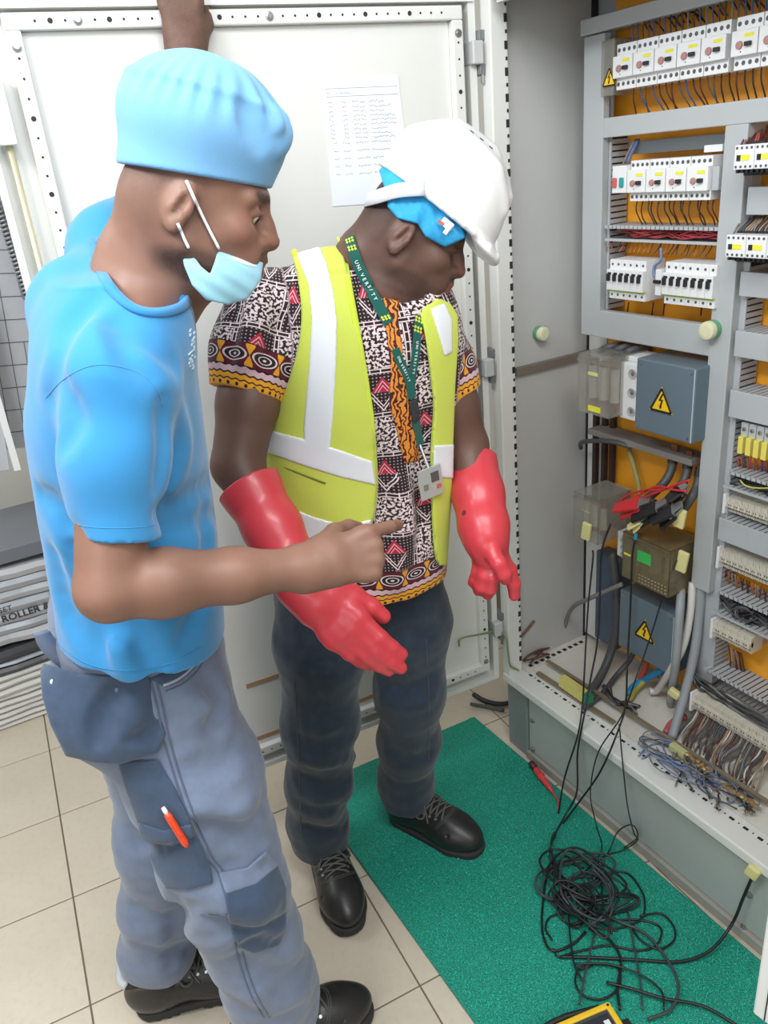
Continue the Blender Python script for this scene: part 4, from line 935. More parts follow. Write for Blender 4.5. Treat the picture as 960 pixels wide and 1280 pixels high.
T2.disp(lambda P, d: lump(P, 28, 3)*.0022, (-1, 0, 0), (2, 3, 3))
def uvR(V):
    sl = _s2.eval(V.astype(F32)) < T2a.eval(V.astype(F32))+.004; sl2 = _s3.eval(V.astype(F32)) < T2a.eval(V.astype(F32))+.004
    q = V-OR; u = q@rl; fr = q@rf; u = np.where(fr > -.02, np.arctan2(u, np.maximum(fr+.05, .02))*.17, u); w = V[:, 2]*1.; o = np.stack([u, w, np.zeros(len(V))], 1)
    for m, c, a in ((sl, shR2, sv), (sl2, shL2, sv2)):
        f_ = _u(rf-a*(rf@a)); l_ = np.cross(a, f_); p = V-c; o[m, 0] = np.arctan2(p@l_, p@f_)[m]*.068+.4; o[m, 1] = -(p@a)[m]+.3; o[m, 2] = .5
    return o
def hemR_(V):
    sl = _s2.eval(V.astype(F32)) < T2a.eval(V.astype(F32))+.004; sl2 = _s3.eval(V.astype(F32)) < T2a.eval(V.astype(F32))+.004
    h = -(V-hq2[1])@hn2; h = np.where(sl, -(V-shemR)@_nh, h); return np.where(sl2, -(V-shemL)@sv2, h)
SH = sdf_obj('patterned_shirt', T2, .0034, (.38, 1.08, .74), (1.02, 1.56, 1.56), M_PRINT, MR, attrs={'hem': hemR_}, uv=uvR)
def plack_mat():
    q = N('placket_print'); P = q.coord(); sp = q.n('ShaderNodeSeparateXYZ', {0: P}); z = sp.outputs[2]; M = q.math
    w = q.n('ShaderNodeTexWave', {'Vector': P, 'Scale': 34, 'Distortion': 9, 'Detail': 1.5, 'Detail Scale': 2.2}); c = q.mix(q.ramp(w.outputs['Fac'], .42, .5), S2L((70, 20, 24)), S2L((226, 140, 50)))
    q.set(Base_Color=c, Roughness=.8); return q.m
patch('placket', T2, [(478, 362), (499, 366), (497, 400), (502, 430), (504, 470), (511, 505), (519, 540), (524, 575), (506, 579), (497, 540), (487, 505), (489, 460), (484, 420), (481, 390)], plack_mat(), SH, .0035, -.002, depth=.05, vox=.0026, rnd=.001, label='orange and maroon placket band', t0=1.0)
# ---- high-visibility vest
M_LIME = cloth_mat('lime_mesh', (204, 216, 92), 420, var=.05, bump=.35, sheen=.1); M_TAPE2 = mat('silver_tape', (228, 231, 236), .4, .05, var=.06, scale=20, bump=.05)
M_EDGE = cloth_mat('lime_binding', (206, 230, 70), 500, var=.04)
LP = [(363, 309), (398, 298), (420, 290), (432, 335), (441, 385), (451, 440), (459, 490), (464, 525), (467, 565), (470, 605), (467, 640), (461, 664), (430, 676), (386, 684), (366, 664), (345, 616), (325, 570), (327, 552), (346, 518), (362, 478), (375, 432), (379, 390), (374, 345)]
RP = [(528, 388), (547, 374), (562, 380), (571, 394), (572, 425), (568, 480), (566, 540), (564, 600), (561, 660), (558, 705), (550, 706), (545, 690), (541, 620), (541, 560), (544, 510), (542, 480), (534, 425)]
dm = np.linalg.norm(np.array([.68, 1.36, 1.2])-CW)
VT = SDF(); VT.ops = [o for o in T2a.ops]; VT.disp(lambda P, d: lump(P, 30, 8)*.0025, (-1, 0, 0), (2, 3, 3))
def vest_region():
    a, b = px_region(LP, .9, 9, .002), px_region(RP, .9, 9, .002); R = SDF()
    def fn(P):
        dpt = (P-OR.astype(F32))@_u((.45, .893, 0)).astype(F32); lat = np.abs((P-OR.astype(F32))@rl.astype(F32))
        fr = np.maximum(np.minimum(a.eval(P), b.eval(P)), dpt-.02)
        bk = np.maximum(np.maximum(.015-dpt, np.maximum(lat-.15, 0)*1.), np.maximum(F32(.93)-P[:, 2], P[:, 2]-F32(1.50)))
        return np.minimum(fr, bk).astype(F32)
    R.op('u', fn, (-99,)*3, (99,)*3, 0); return R
VR = vest_region()
VEST = sdf_obj('hi_vis_vest', shell(VT, .0125, .0055, VR, .002), .003, (.40, 1.1, .86), (1.0, 1.56, 1.56), M_LIME, MR, proj=0)
def vpatch(name, px, m, o=.0155, i=.010, **kw): return patch(name, VT, px, m, VEST, o, i, depth=.09, vox=.0026, rnd=.001, t0=1.0, proj=0, **kw)
vpatch('reflective_tape', [(369, 312), (397, 303), (408, 330), (416, 362), (421, 400), (420, 454), (416, 520), (411, 572), (380, 562), (380, 530), (387, 454), (390, 399), (386, 356)], M_TAPE2)
vpatch('reflective_tape', [(328, 536), (380, 549), (425, 563), (465, 577), (469, 606), (425, 596), (380, 582), (326, 562)], M_TAPE2)
vpatch('reflective_tape', [(357, 632), (390, 646), (430, 657), (464, 650), (461, 664), (430, 674), (388, 680), (372, 668)], M_TAPE2)
vpatch('reflective_tape', [(538, 386), (556, 379), (565, 400), (565, 440), (556, 445), (546, 410)], M_TAPE2); vpatch('reflective_tape', [(543, 557), (567, 556), (566, 598), (541, 596)], M_TAPE2)
b = MB()
for q0 in ([(423, 296), (432, 335), (441, 385), (451, 440), (459, 490), (464, 525), (467, 565), (469, 605), (466, 640), (460, 662)], [(367, 312), (376, 345), (381, 390), (377, 432), (364, 478), (348, 518), (330, 552)], [(529, 390), (536, 425), (543, 480), (545, 510), (542, 560), (542, 620), (546, 690), (552, 703)]):
    q1 = curve_on(VT, q0, 4, .010, 1.0); b.ribbon(q1, [normal_at(VT, p) for p in q1], .011, .004)
build('edge_binding', b, M_EDGE, VEST, smooth=True, kind='stuff')
q1 = curve_on(VT, [(346, 580), (370, 590), (407, 604)], 5, .0150, 1.0); b = MB().tube(q1, .0018, 5); zp = build('pocket_zip', b, mat('zip_dark_green', (110, 124, 40), .6), VEST, smooth=True)
b = MB().obox(q1[0]+[0, 0, -.006], (.006, .003, .012), (rl, rf, rz)); build('zip_pull', b, M_STEEL, zp)
# ---- lanyard and badge
M_LAN = cloth_mat('green_lanyard', (26, 92, 84), 500, var=.05); M_LETT = mat('lanyard_letters', (206, 226, 220), .7); M_YEL = mat('lanyard_yellow', (206, 210, 60), .7)
LAN = b = MB()
LT = SDF(); LT.ops = list(T2.ops)+[]; LT.fn(lambda P: S.eval(P), (-99,)*3, (99,)*3)
ql = curve_on(LT, [(436, 296), (441, 312), (448, 332), (458, 353), (468, 372), (478, 390), (486, 404)], 5, .006, 1.0); nl = [normal_at(LT, p) for p in ql]; b.ribbon(ql, nl, .0185, .002)
ql2 = curve_on(LT, [(494, 436), (500, 452), (508, 468), (513, 484), (515, 498)], 5, .0045, 1.0); b.ribbon(ql2, [normal_at(LT, p) for p in ql2], .015, .002)
qr = curve_on(LT, [(524, 394), (522, 414), (520, 440), (516, 466), (514, 482), (515, 498)], 5, .0065, 1.0); b.ribbon(qr, [normal_at(LT, p) for p in qr], .015, .002)
qb = curve_on(LT, [(519, 526), (522, 540), (525, 556)], 4, .005, 1.0); b.ribbon(qb, [normal_at(LT, p) for p in qb], .019, .003)
LANO = build('lanyard', b, M_LAN, MR, label='green lanyard with pale lettering', smooth=False)
qk_ = curve_on(LT, [(516, 500), (518, 512), (520, 526)], 4, .006, 1.0); b = MB().ribbon(qk_, [normal_at(LT, p) for p in qk_], .017, .006); build('buckle', b, mat('black_buckle', (52, 56, 60), .4), LANO, bevel=.001)
def text_mesh(body, size, origin, xd, yd, m, name, parent, ext=.0004, align='LEFT', bold=0.):
    cu = bpy.data.curves.new(name, 'FONT'); cu.body = body; cu.size = size; cu.extrude = ext; cu.align_x = align; cu.offset = bold; cu.resolution_u = 2
    o = bpy.data.objects.new(name, cu); C.objects.link(o); dg = bpy.context.evaluated_depsgraph_get(); dg.update(); me = bpy.data.meshes.new_from_object(o.evaluated_get(dg)); bpy.data.objects.remove(o)
    xd = _u(xd); yd = np.array(yd, float); yd = _u(yd-xd*(yd@xd)); zd = np.cross(xd, yd); co = np.empty(len(me.vertices)*3); me.vertices.foreach_get('co', co); co = co.reshape(-1, 3)
    W = np.array(origin)+co[:, :1]*xd+co[:, 1:2]*yd+co[:, 2:]*zd-(ORG[parent] if parent is not None else 0); me.vertices.foreach_set('co', W.ravel()); me.materials.clear(); me.materials.append(m); me.update(); me.name = name
    if parent is None: raise ValueError
    return link(name, me, None, parent)
def strap_text(body, path, nrm, size, name, rev=1):     # letters set one by one along a strap
    L = np.concatenate([[0], np.cumsum([np.linalg.norm(path[i+1]-path[i]) for i in range(len(path)-1)])]); n = len(body); lo, hi = L[-1]*.12, L[-1]*.9; b = None; objs = []
    for i, chh in enumerate(body):
        s_ = lo+(hi-lo)*(i+.5)/n; p = np.array([np.interp(s_, L, [q[j] for q in path]) for j in range(3)]); k_ = min(int(np.searchsorted(L, s_)), len(path)-1); tg = _u(path[k_]-path[max(k_-1, 0)]); nn = nrm[k_]
        yd = np.cross(nn, tg); objs.append(text_mesh(chh, size, p+nn*.0024-tg*size*.3-yd*size*.33, tg, yd, M_LETT, name, LANO, bold=.0002))
    return objs
strap_text('UNIVERSITY', ql[6:24], nl[6:24], .0088, 'letter'); strap_text('UNIVERSITY', ql2[1:15], [normal_at(LT, p) for p in ql2[1:15]], .006, 'letter'); strap_text('UNIVERSITY', qr[6:18], [normal_at(LT, p) for p in qr[6:18]], .006, 'letter')
b = MB()
for path, ks in ((ql, (1, 2, 4, 5, 27, 28)), (qr, (1, 2, 4, 5))):
    for k_ in ks:
        p, n = path[k_], normal_at(LT, path[k_]); tg = _u(path[k_+1]-path[k_]); sd = np.cross(n, tg)
        for e in (-1, 0, 1): b.obox(p+n*.0014+sd*e*.0055+tg*(.0014*e), (.0042, .0035, .0008), (_u(tg+sd*.5), np.cross(n, _u(tg+sd*.5)), n))
build('lanyard_mark', b, M_YEL, LANO, kind='stuff')
bp_ = [trace(LT, x, y, t0=1.0) for x, y in ((513, 584), (541, 574), (549, 610), (517, 624))]; bc_ = np.mean(bp_, 0); bx, by = _u(bp_[1]-bp_[0]+bp_[2]-bp_[3]), _u(bp_[3]-bp_[0]+bp_[2]-bp_[1]); bn = _u(np.cross(bx, by)); bn = bn if bn@(CW-bc_) > 0 else -bn; by = np.cross(bn, bx); by = by if by[2] < 0 else -by
bc_ = bc_+bn*.024; b = MB().obox(bc_, (.052, .064, .003), (bx, by, bn)); BD = build('id_badge', b, mat('badge_card', (168, 172, 168), .3, var=.1, coat=.5), LANO, bevel=.002, label='grey identity card in a clear holder')
b = MB().obox(bc_+bn*.002-by*.010+bx*.010, (.017, .020, .0012), (bx, by, bn)); build('photo', b, mat('badge_photo', (88, 82, 84), .5), BD)
b = MB().obox(bc_+bn*.002+by*.012+bx*.016, (.010, .008, .0012), (bx, by, bn)); build('red_mark', b, mat('badge_red', (206, 96, 70), .5), BD)
b = MB().obox(bc_+bn*.002+by*.006-bx*.012, (.010, .012, .0012), (bx, by, bn)); build('emblem', b, mat('badge_emblem', (128, 120, 110), .5), BD)
b = MB().tube([qb[-1], (qb[-1]+bc_-by*.03)/2, bc_-by*.030], .003, 6); build('clip', b, M_STEEL, BD)
# ---- rubber gloves
M_GLOVE = mat('red_rubber', (206, 62, 72), .38, var=.06, scale=14, coat=.15)
GR = SDF(); c0 = WY(311, 607, 1.285); cd = _u(wrR2-c0)
GR.chain([c0, c0+cd*.004, c0+cd*.09, c0+cd*.17, wrR2], [.057, .0535, .050, .044, .036], k=.01, kin=.02)
tipR = WY(458, 812, 1.045); add_hand(GR, wrR2+_u(tipR-wrR2)*.0, tipR-wrR2, _u(CW-wrR2)+np.array([-.35, 0, -.25]), -1, [(.14, .2, .15), (.14, .2, .15), (.16, .22, .2), (.18, .22, .2)], 1.12, 1.42, thumb=(.42, .25), k=.012, spread=-.12, thumb_curl=.35)
GR.plane(c0, -cd, k=.004); GR.chain([c0-cd*.02, c0+cd*.05], [.0505, .0465], k=.003, kind='s')
sdf_obj('rubber_glove', GR, .003, (.33, .95, .78), (.62, 1.38, 1.25), M_GLOVE, MR)
GL = SDF(); c1 = WY(590, 574, 1.235); cd1 = _u(wrL2-c1)
GL.chain([c1, c1+cd1*.08, c1+cd1*.15, wrL2], [.050, .049, .047, .041], k=.01, kin=.02)
def gy(x, y, d): return WY(x, y, d)
GL.chain([wrL2, gy(612, 690, 1.115), gy(617, 703, 1.11)], [.040, .036, .032], k=.02, kin=.02, side=RC@np.array([.9, -.1, -.4]), ratio=.82)
for pts, r in (([(624, 694, 1.10), (637, 712, 1.09), (642, 730, 1.085), (643, 744, 1.085)], .0135), ([(614, 688, 1.085), (623, 704, 1.062), (630, 717, 1.055), (632, 723, 1.055)], .0150), ([(614, 702, 1.105), (616, 722, 1.085), (613, 736, 1.09), (610, 743, 1.10)], .0130), ([(606, 702, 1.115), (605, 720, 1.10), (601, 733, 1.105), (598, 738, 1.115)], .0128), ([(599, 700, 1.13), (597, 715, 1.12), (594, 724, 1.125), (591, 728, 1.13)], .0120)):
    GL.chain([gy(*q) for q in pts], [r*1.12, r*1.04, r, r*.86], k=.009, kin=.004)
GL.plane(c1, -cd1, k=.004); GL.chain([c1-cd1*.02, c1+cd1*.05], [.046, .044], k=.003, kind='s')
g2 = sdf_obj('rubber_glove', GL, .003, (.75, .98, .76), (1.02, 1.32, 1.22), M_GLOVE, MR)
p = trace(GL, 580, 641, t0=.9); n = normal_at(GL, p); b = MB().lathe([(.0055, 0), (.0055, .0008)], p, n, 12); build('stamp_mark', b, mat('glove_stamp', (120, 40, 46), .6), g2)
# ---- hair net and hard hat
M_NET = mat('blue_hair_net', (46, 158, 214), .75, var=.14, scale=60, bump=.5, bscale=160)
NT = SDF(); NT.ell(gp(.0, 0, .040), (.094, .084, .085), gcx); NT.ell(gp(-.02, 0, .0), (.066, .082, .05), gcx, k=.03); NT.ell(gp(-.086, -.03, .058), (.022, .03, .022), gcx, k=.01); NT.ell(gp(.06, -.05, .030), (.035, .030, .028), gcx, k=.02)
NT.disp(lambda P, d: lump(P, 150, 2)*.0022+lump(P, 70, 5)*.0022, (-1, 0, 0), (2, 3, 3))
_nb = px_region([(470, 200), (485, 250), (484, 258), (497, 273), (522, 280), (532, 296), (556, 309), (583, 297), (640, 230), (560, 120)], .8, 3, .0); NT.fn(lambda P: _nb.eval(P), (-99,)*3, (99,)*3, k=.003, kind='i')
sdf_obj('hair_net', NT, .0028, HR-[.2, .2, .12], HR+[.2, .2, .22], M_NET, MR)
M_HAT = mat('white_hat_shell', (238, 239, 240), .28, var=.015, coat=.3)
af, al, au_ = frame3((.80, -.50, -.84), (.1, 0, 1)); A0 = WY(545, 261, 1.25); acx = (af, al, au_)
ap = lambda a, b, c: A0+af*a+al*b+au_*c
HH = SDF(); HH.ell(ap(0, 0, .0), (.121, .104, .128), acx); HH.ell(ap(-.01, 0, .03), (.108, .098, .104), acx, k=.02)
HH.chain([ap(-.105, 0, .07), ap(-.05, 0, .118), ap(.02, 0, .124), ap(.085, 0, .086)], [.008, .010, .010, .008], k=.035); 
for e in (-1, 1): HH.chain([ap(-.085, .035*e, .075), ap(-.03, .04*e, .108), ap(.04, .04*e, .104), ap(.09, .035*e, .066)], [.005, .006, .006, .005], k=.025)
HH.fn(lambda P: -((P-A0.astype(F32))@au_.astype(F32)), (-99,)*3, (99,)*3, k=.006, kind='i')
ths = np.linspace(0, 2*math.pi, 33); HH.chain([ap(.123*math.cos(t), .108*math.sin(t), .004+.010*max(0, math.cos(t))*0) for t in ths], [.0055]*33, k=.006, kin=.002)
HH.ell(ap(.100, 0, -.003), (.046, .088, .013), (_u(af-au_*.18), al, _u(au_+af*.18)), k=.012)
HH.chain([ap(.104, -.080, .003), ap(.128, -.055, -.002), ap(.141, 0, -.005), ap(.128, .055, -.002), ap(.104, .080, .003)], [.0055]*5, k=.006)
HH.ell(ap(-.004, 0, -.012), (.112, .095, .116), acx, k=.004, kind='s')
HAT = sdf_obj('hard_hat', HH, .003, A0-[.22, .22, .2], A0+[.22, .22, .22], M_HAT, MR, label='white hard hat')
b = MB()
for x, y in ((590, 165), (602, 174.5), (613.5, 184.5)):
    p = trace(HH, x, y, t0=.9); n = normal_at(HH, p); t1 = _u(trace(HH, x+3, y+2.4, t0=.9)-p); b.obox(p+n*.0003, (.0075, .0028, .0012), (t1, np.cross(n, t1), n))
build('vent_slot', b, M_DARKGAP, HAT, kind='stuff')
b = MB(); p = trace(HH, 560, 252, t0=.9); n = normal_at(HH, p); t1 = _u(trace(HH, 558, 257, t0=.9)-trace(HH, 562, 247, t0=.9)); b.obox(p+n*.0003, (.013, .0016, .0008), (t1, np.cross(n, t1), n)); build('moulded_mark', b, mat('hat_mark', (176, 180, 186), .4), HAT)
M_STRAP = mat('grey_strap', (206, 208, 214), .45, var=.04)
b = MB(); q1 = [gp(-.005, -.092, .080), gp(-.045, -.090, .060), gp(-.072, -.066, .040), gp(-.086, -.035, .030), gp(-.091, 0, .026), gp(-.086, .035, .030), gp(-.072, .066, .040), gp(-.045, .090, .060)]
q1 = spline(q1, 4); b.ribbon(q1, [_u(p-gp(-.02, 0, .03)) for p in q1], .024, .003); build('nape_strap', b, M_STRAP, HAT, smooth=True)
b = MB(); pc = gp(.052, -.092, .042)
b.obox(pc, (.022, .004, .014), acx); b.obox(pc-au_*.006+af*.006, (.008, .006, .018), acx); CL = build('strap_clip', b, M_STRAP, HAT, bevel=.0015, kind=None)
b = MB(); b.obox(pc-au_*.004-af*.010, (.012, .005, .005), acx); build('red_tab', b, mat('tab_brick', (176, 96, 84), .5), CL)
# ================================================================ inside the cabinet
def zy(px, py, x): p = WX(px, py, x); return p[1], p[2]
def Yx(px, py, x): return zy(px, py, x)[0]
def Zx(px, py, x): return zy(px, py, x)[1]
M_DUCT = mat('duct_grey', (176, 180, 184), .5, var=.03, dirt=((140, 136, 128), .3)); M_BLACK = mat('black_plastic', (34, 34, 36), .45, var=.08); M_MCB = mat('device_white', (228, 229, 230), .38, var=.02, dirt=((190, 186, 176), .15))
M_YLAB = mat('yellow_label', (232, 226, 60), .6); M_BEIGE = mat('terminal_beige', (206, 200, 186), .55, var=.06, dirt=((150, 140, 122), .4)); M_YEL2 = mat('sign_yellow', (246, 200, 20), .5, var=.02); M_PALEY = mat('pale_yellow_tag', (222, 214, 150), .6, var=.08)
M_BLUE = mat('blue_grey_box', (100, 116, 128), .42, var=.04, dirt=((120, 120, 116), .25)); M_COPPER = mat('copper_screw', (160, 108, 80), .35, .7, var=.15)
yL0, yL1 = Yx(728, 240, FX), Yx(752, 240, FX); yP0, yP1 = Yx(902, 230, FX), Yx(930, 230, FX)
zB2b, zB2t = Zx(830, 165, FX), Zx(830, 138, FX); zB3t, zB3b = Zx(815, 397, FX), Zx(815, 433, FX); zTt, zTb = Zx(800, 5, 1.41), Zx(800, 27, 1.41)
zPb = Zx(863, 731, FX)
FR = empty('mounting_frame', (FX, .9, 1.2)); FR.parent = CAB; FR.location = tuple(np.array([FX, .9, 1.2])-ORG[CAB])
fb_ = lambda n, y0, y1, z0, z1, x0=FX, x1=FX+.02, m=M_FRAME, **k: build(n, MB().box((x0, y0, z0), (x1, y1, z1)), m, FR, bevel=.002, **k)
fb_('left_stile', yL1, yL0, zB3b, zTb-.002); fb_('top_beam', YE, yL0+.002, zTb, zTt, 1.41, 1.44); fb_('upper_beam', YE, yL1, zB2b, zB2t); fb_('middle_beam', yP0, yL1, zB3b, zB3t, FX-.001); fb_('centre_post', yP1, yP0, zPb, zB2b, FX-.002)
build('stile_return', MB().box((FX+.02, yL0-.004, zB3b), (BX, yL0, zTb)), M_FRAME, FR); build('post_return', MB().box((FX+.02, yP1, zPb), (FX+.05, yP1+.003, zB2b)), M_FRAME, FR)
# slotted wiring ducts -------------------------------------------------
def fingers(b, x0, x1, ya, yb, z0, z1, along, w=.0095, gap=.0035, t=.0018):
    if along == 'z':     # vertical duct wall: fingers stacked in z
        z = z0
        while z < z1-w: b.box((x0, ya, z), (x1, yb, z+w)); z += w+gap
    else:
        y = ya
        while y < yb-w: b.box((x0, y, z0), (x1, y+w, z1)); y += w+gap
def vduct(name, y, w, z0, z1, x0=FX+.024, parent=FR):
    b = MB(); fingers(b, x0, BX-.004, y-.002, y, z0, z1, 'z'); fingers(b, x0, BX-.004, y+w-.002, y+w, z0, z1, 'z'); o = build(name, b, M_DUCT, CAB, kind='stuff')
    build('duct_shade_fill', MB().box((x0+.003, y+.001, z0), (BX-.006, y+w-.004, z1)), M_DARKGAP, CAB); build('duct_cover', MB().box((x0-.003, y-.002, z0), (x0, y+w, z1)), M_DUCT, CAB); return o  # dark box put inside so the gaps between fingers look shaded
vduct('duct_fingers', yL1-.004, .04, zB3t, zB2b); vduct('duct_fingers', yP1-.012, .05, .40, zB2b-.25)
def hduct(z0, z1, y0, y1, x0=FX+.006, cover=True, m=M_DUCT):
    if cover: build('duct_shade_fill', MB().box((x0+.004, y0+.002, z0+.004), (BX-.004, y1-.002, z1-.004)), M_DARKGAP, CAB)  # dark filler stands in for the shade in a covered duct
    else: build('duct_shade_back', MB().box((BX-.006, y0+.002, z0+.002), (BX-.002, y1-.002, z1-.002)), M_DARKGAP, CAB)  # dark plate stands in for the shade deep in an open duct
    b = MB(); fingers(b, x0, BX-.002, y0, y1, z1-.0018, z1, 'y'); fingers(b, x0, BX-.002, y0, y1, z0, z0+.0018, 'y'); build('duct_fingers', b, m, CAB, kind='stuff')
    if cover: build('duct_cover', MB().box((x0-.004, y0, z0-.001), (x0, y1, z1+.001)), m, CAB, bevel=.0015)
    else:
        b = MB(); y = y0
        while y < y1-.007: b.box((x0-.003, y, z1-.006), (x0, y+.0095, z1+.001)); y += .0125
        build('duct_lip', b, m, CAB, kind='stuff'); b = MB().box((x0-.002, y0, z0-.001), (x0, y1, z0+.005)); build('duct_lip', b, m, CAB)
yR = yP1-.002
for (pt, pb, cover) in (((948, 234), (948, 268), 1), ((942, 341), (942, 371), 1), ((938, 416), (938, 448), 1), ((936, 492), (936, 526), 1), ((928, 657), (928, 685), 1)):
    hduct(Zx(*pb, FX+.004), Zx(*pt, FX+.004), YE, yR-.006, cover=cover)
hduct(Zx(920, 612, FX+.01), Zx(920, 590, FX+.01), YE, yR-.008, cover=False); hduct(Zx(915, 775, FX+.01), Zx(915, 744, FX+.01), YE, yR-.006, cover=False); hduct(Zx(905, 880, FX), Zx(905, 850, FX), YE, yR-.0, cover=False)
hduct(Zx(830, 303, FX+.01), Zx(830, 283, FX+.01), yP0+.002, yL1-.010, cover=False)
# warning sign: a flat triangular plate with border and lightning bolt ---------
def triangle_sign(c, h, xd, yd, parent, name='warning_sign'):
    xd = _u(xd); yd = _u(yd); n = np.cross(xd, yd); w = h*1.12; c = np.array(c, float)
    P = lambda a, b, o=0: c+xd*a*w+yd*b*h+n*o
    o = build(name, MB().prism([P(-.5, -.45), P(.5, -.45), P(.0, .55)], n*.0012), M_YEL2, parent)
    b = MB(); q = [(-.5, -.45), (.5, -.45), (0, .55)]; q = [P(a*.9, -.117+(bb+.117)*.9, .0013) for a, bb in q]
    for i in range(3): b.ribbon([q[i], q[(i+1) % 3]], n, h*.085, .0006)
    if o.parent and parent is not None: build('border', b, M_BLACK, o) if parent.parent is None else build('border', b, M_BLACK, parent)
    bolt = [(.03, .30), (-.12, -.02), (.0, .0), (-.05, -.20), (-.085, -.19), (-.03, -.34), (.05, -.23), (.015, -.215), (.09, .065), (-.02, .045), (.085, .27)]
    b = MB().prism([P(a, bb, .0013) for a, bb in bolt], n*.0005); build('lightning_bolt', b, M_BLACK, o if parent.parent is None else parent); return o
# blue-grey cover boxes ---------------------------------------------------
def pxbox(name, x0, x1, tl, br, m, parent=None, bevel=.003, **k):
    y1, z1 = zy(*tl, x0); y0, z0 = zy(*br, x0); return build(name, MB().box((x0, y0, z0), (x1, y1, z1)), m, parent, bevel=bevel, **k), (y0, y1, z0, z1)
YX, ZX = np.array([0, -1., 0]), np.array([0, 0, 1.])
def blue_box(tl, br, x0, label, sign, h, screws=True):
    y1, z1 = zy(*tl, x0); y0, z0 = zy(*br, x0); t = empty('cover_box', (BX-.002, (y0+y1)/2, z0), label, 'cover box', 'blue-grey warning boxes')
    b = MB(); b.box((x0, y0, z0), (BX-.004, y1, z1)); build('cover', b, M_BLUE, t, bevel=.004)
    b = MB().box((x0-.0008, y0+.0015, z0+.003), (x0+.003, y0+.004, z1-.003)); build('edge_strip', b, mat('bright_edge', (176, 192, 202), .3, var=.03), t)
    sy, sz = zy(*sign, x0-.0014); triangle_sign((x0-.0014, sy, sz), h, YX, ZX, t)
    for a, c in ((.012, .012), (.012, 1), (1, .012), (1, 1)):
        yy = y0+.012 if a < 1 else y1-.012; zz = z0+.012 if c < 1 else z1-.012; build('screw', MB().lathe([(.0035, 0), (.0035, .001), (.001, .0015)], (x0, yy, zz), (-1, 0, 0), 10), M_STEEL, t)
    return t, (y0, y1, z0, z1)
UB, ub = blue_box((796, 447), (864, 556), 1.375, 'blue-grey steel box with lightning warning sign, upper of two, beside the white fuse base', (827, 501), .058)
LB, lb_ = blue_box((775, 736), (839, 846), 1.385, 'blue-grey steel box with lightning warning sign, lower one near cabinet floor', (806, 788), .060)
b = MB().box((1.445, Yx(773, 750, 1.445), ZB+.07), (1.49, Yx(744, 750, 1.445), Zx(750, 690, 1.445))); build('side_box', b, mat('slate_side_box', (78, 92, 112), .5, var=.05), CAB, bevel=.003)
# smoked and clear fuse covers ----------------------------------------------
def clear_mat(name, rgb, a):
    q = N(name); P = q.coord(); n = q.noise(P, 30, 4, .6); q.set(Base_Color=q.mix(n, S2L(tuple(x*.85 for x in rgb)), S2L(rgb)), Roughness=.16, Alpha=q.math('MULTIPLY_ADD', n, .25, a-.1), Coat_Weight=.4); return q.m
M_CLEAR = clear_mat('dusty_clear_cover', (186, 184, 174), .30); M_SMOKE = clear_mat('smoked_cover', (140, 128, 96), .52)
def hollow(b, x0, x1, y0, y1, z0, z1, t=.0022):
    b.box((x0, y0, z0), (x0+t, y1, z1)); b.box((x0, y0, z0), (x1, y0+t, z1)); b.box((x0, y1-t, z0), (x1, y1, z1)); b.box((x0, y0, z1-t), (x1, y1, z1)); b.box((x0, y0, z0), (x1, y1, z0+t)); return b
def fuse_cover(tl, br, x0, x1, label, m, labs, grp='clear fuse covers'):
    y1, z1 = zy(*tl, x0); y0, z0 = zy(*br, x0); t = empty('fuse_cover', (x1, (y0+y1)/2, z0), label, 'fuse cover', grp)
    build('cover', hollow(MB(), x0, x1, y0, y1, z0, z1), m, t, kind='stuff')
    b = MB().box((x0-.003, y0, z1-.018), (x0, y1, z1-.010)); build('grip_ridge', b, m, t)
    n = 3; w = (y1-y0)/n
    for i in range(n):
        yc = y0+w*(i+.5); b = MB().cyl((x0+.035, yc, z0+.02), (x0+.035, yc, z1-.025), w*.30, 12); f = build('fuse', b, mat('fuse_ceramic', (206, 200, 186), .4, var=.06), t, smooth=False)
        b = MB().cyl((x0+.035, yc, z1-.032), (x0+.035, yc, z1-.02), w*.34, 12); b2 = build('fuse_cap', b, M_COPPER, f); b = MB().cyl((x0+.035, yc, z0+.016), (x0+.035, yc, z0+.03), w*.34, 12); build('fuse_cap', b, M_COPPER, f)
    build('base', MB().box((x1-.012, y0+.002, z0+.004), (x1, y1-.002, z1-.004)), mat('fuse_base_dark', (86, 82, 76), .6, var=.1), t)
    for (p0, p1, mm) in labs:
        a1, c1 = zy(*p0, x0-.001); a0, c0 = zy(*p1, x0-.001); build('label', MB().box((x0-.0012, a0, c0), (x0, a1, c1)), mm, t)
    return t
fuse_cover((723, 441), (761, 524), 1.335, 1.455, 'clear fuse cover with yellow labels, high at left of the upper blue box', M_CLEAR, [((735, 464), (747, 471), M_PALEY), ((735, 506), (750, 517), M_YLAB)])
fuse_cover((717, 614), (747, 682), 1.345, 1.46, 'brownish clear fuse cover with pale tag, left of the smoked cover', M_CLEAR, [((727, 637), (738, 642), M_PALEY)])
t = fuse_cover((779, 664), (835, 748), 1.355, 1.46, 'smoked brown breaker cover with green sticker above the lower blue box', M_SMOKE, [((797, 687), (813, 708), mat('green_sticker', (64, 186, 92), .6)), ((780, 690), (788, 696), M_YLAB)])
b = MB()
y0, z0 = zy(832, 745, 1.3545); y1, z1 = zy(796, 722, 1.3545)
for r in range(3):
    for c in range(9): b.box((1.3535, y0+(y1-y0)*c/9, z0+.004+r*.009), (1.355, y0+(y1-y0)*(c+.45)/9, z0+.0065+r*.009))
build('vent_slots', b, mat('slot_pale', (160, 150, 128), .6), t, kind='stuff')
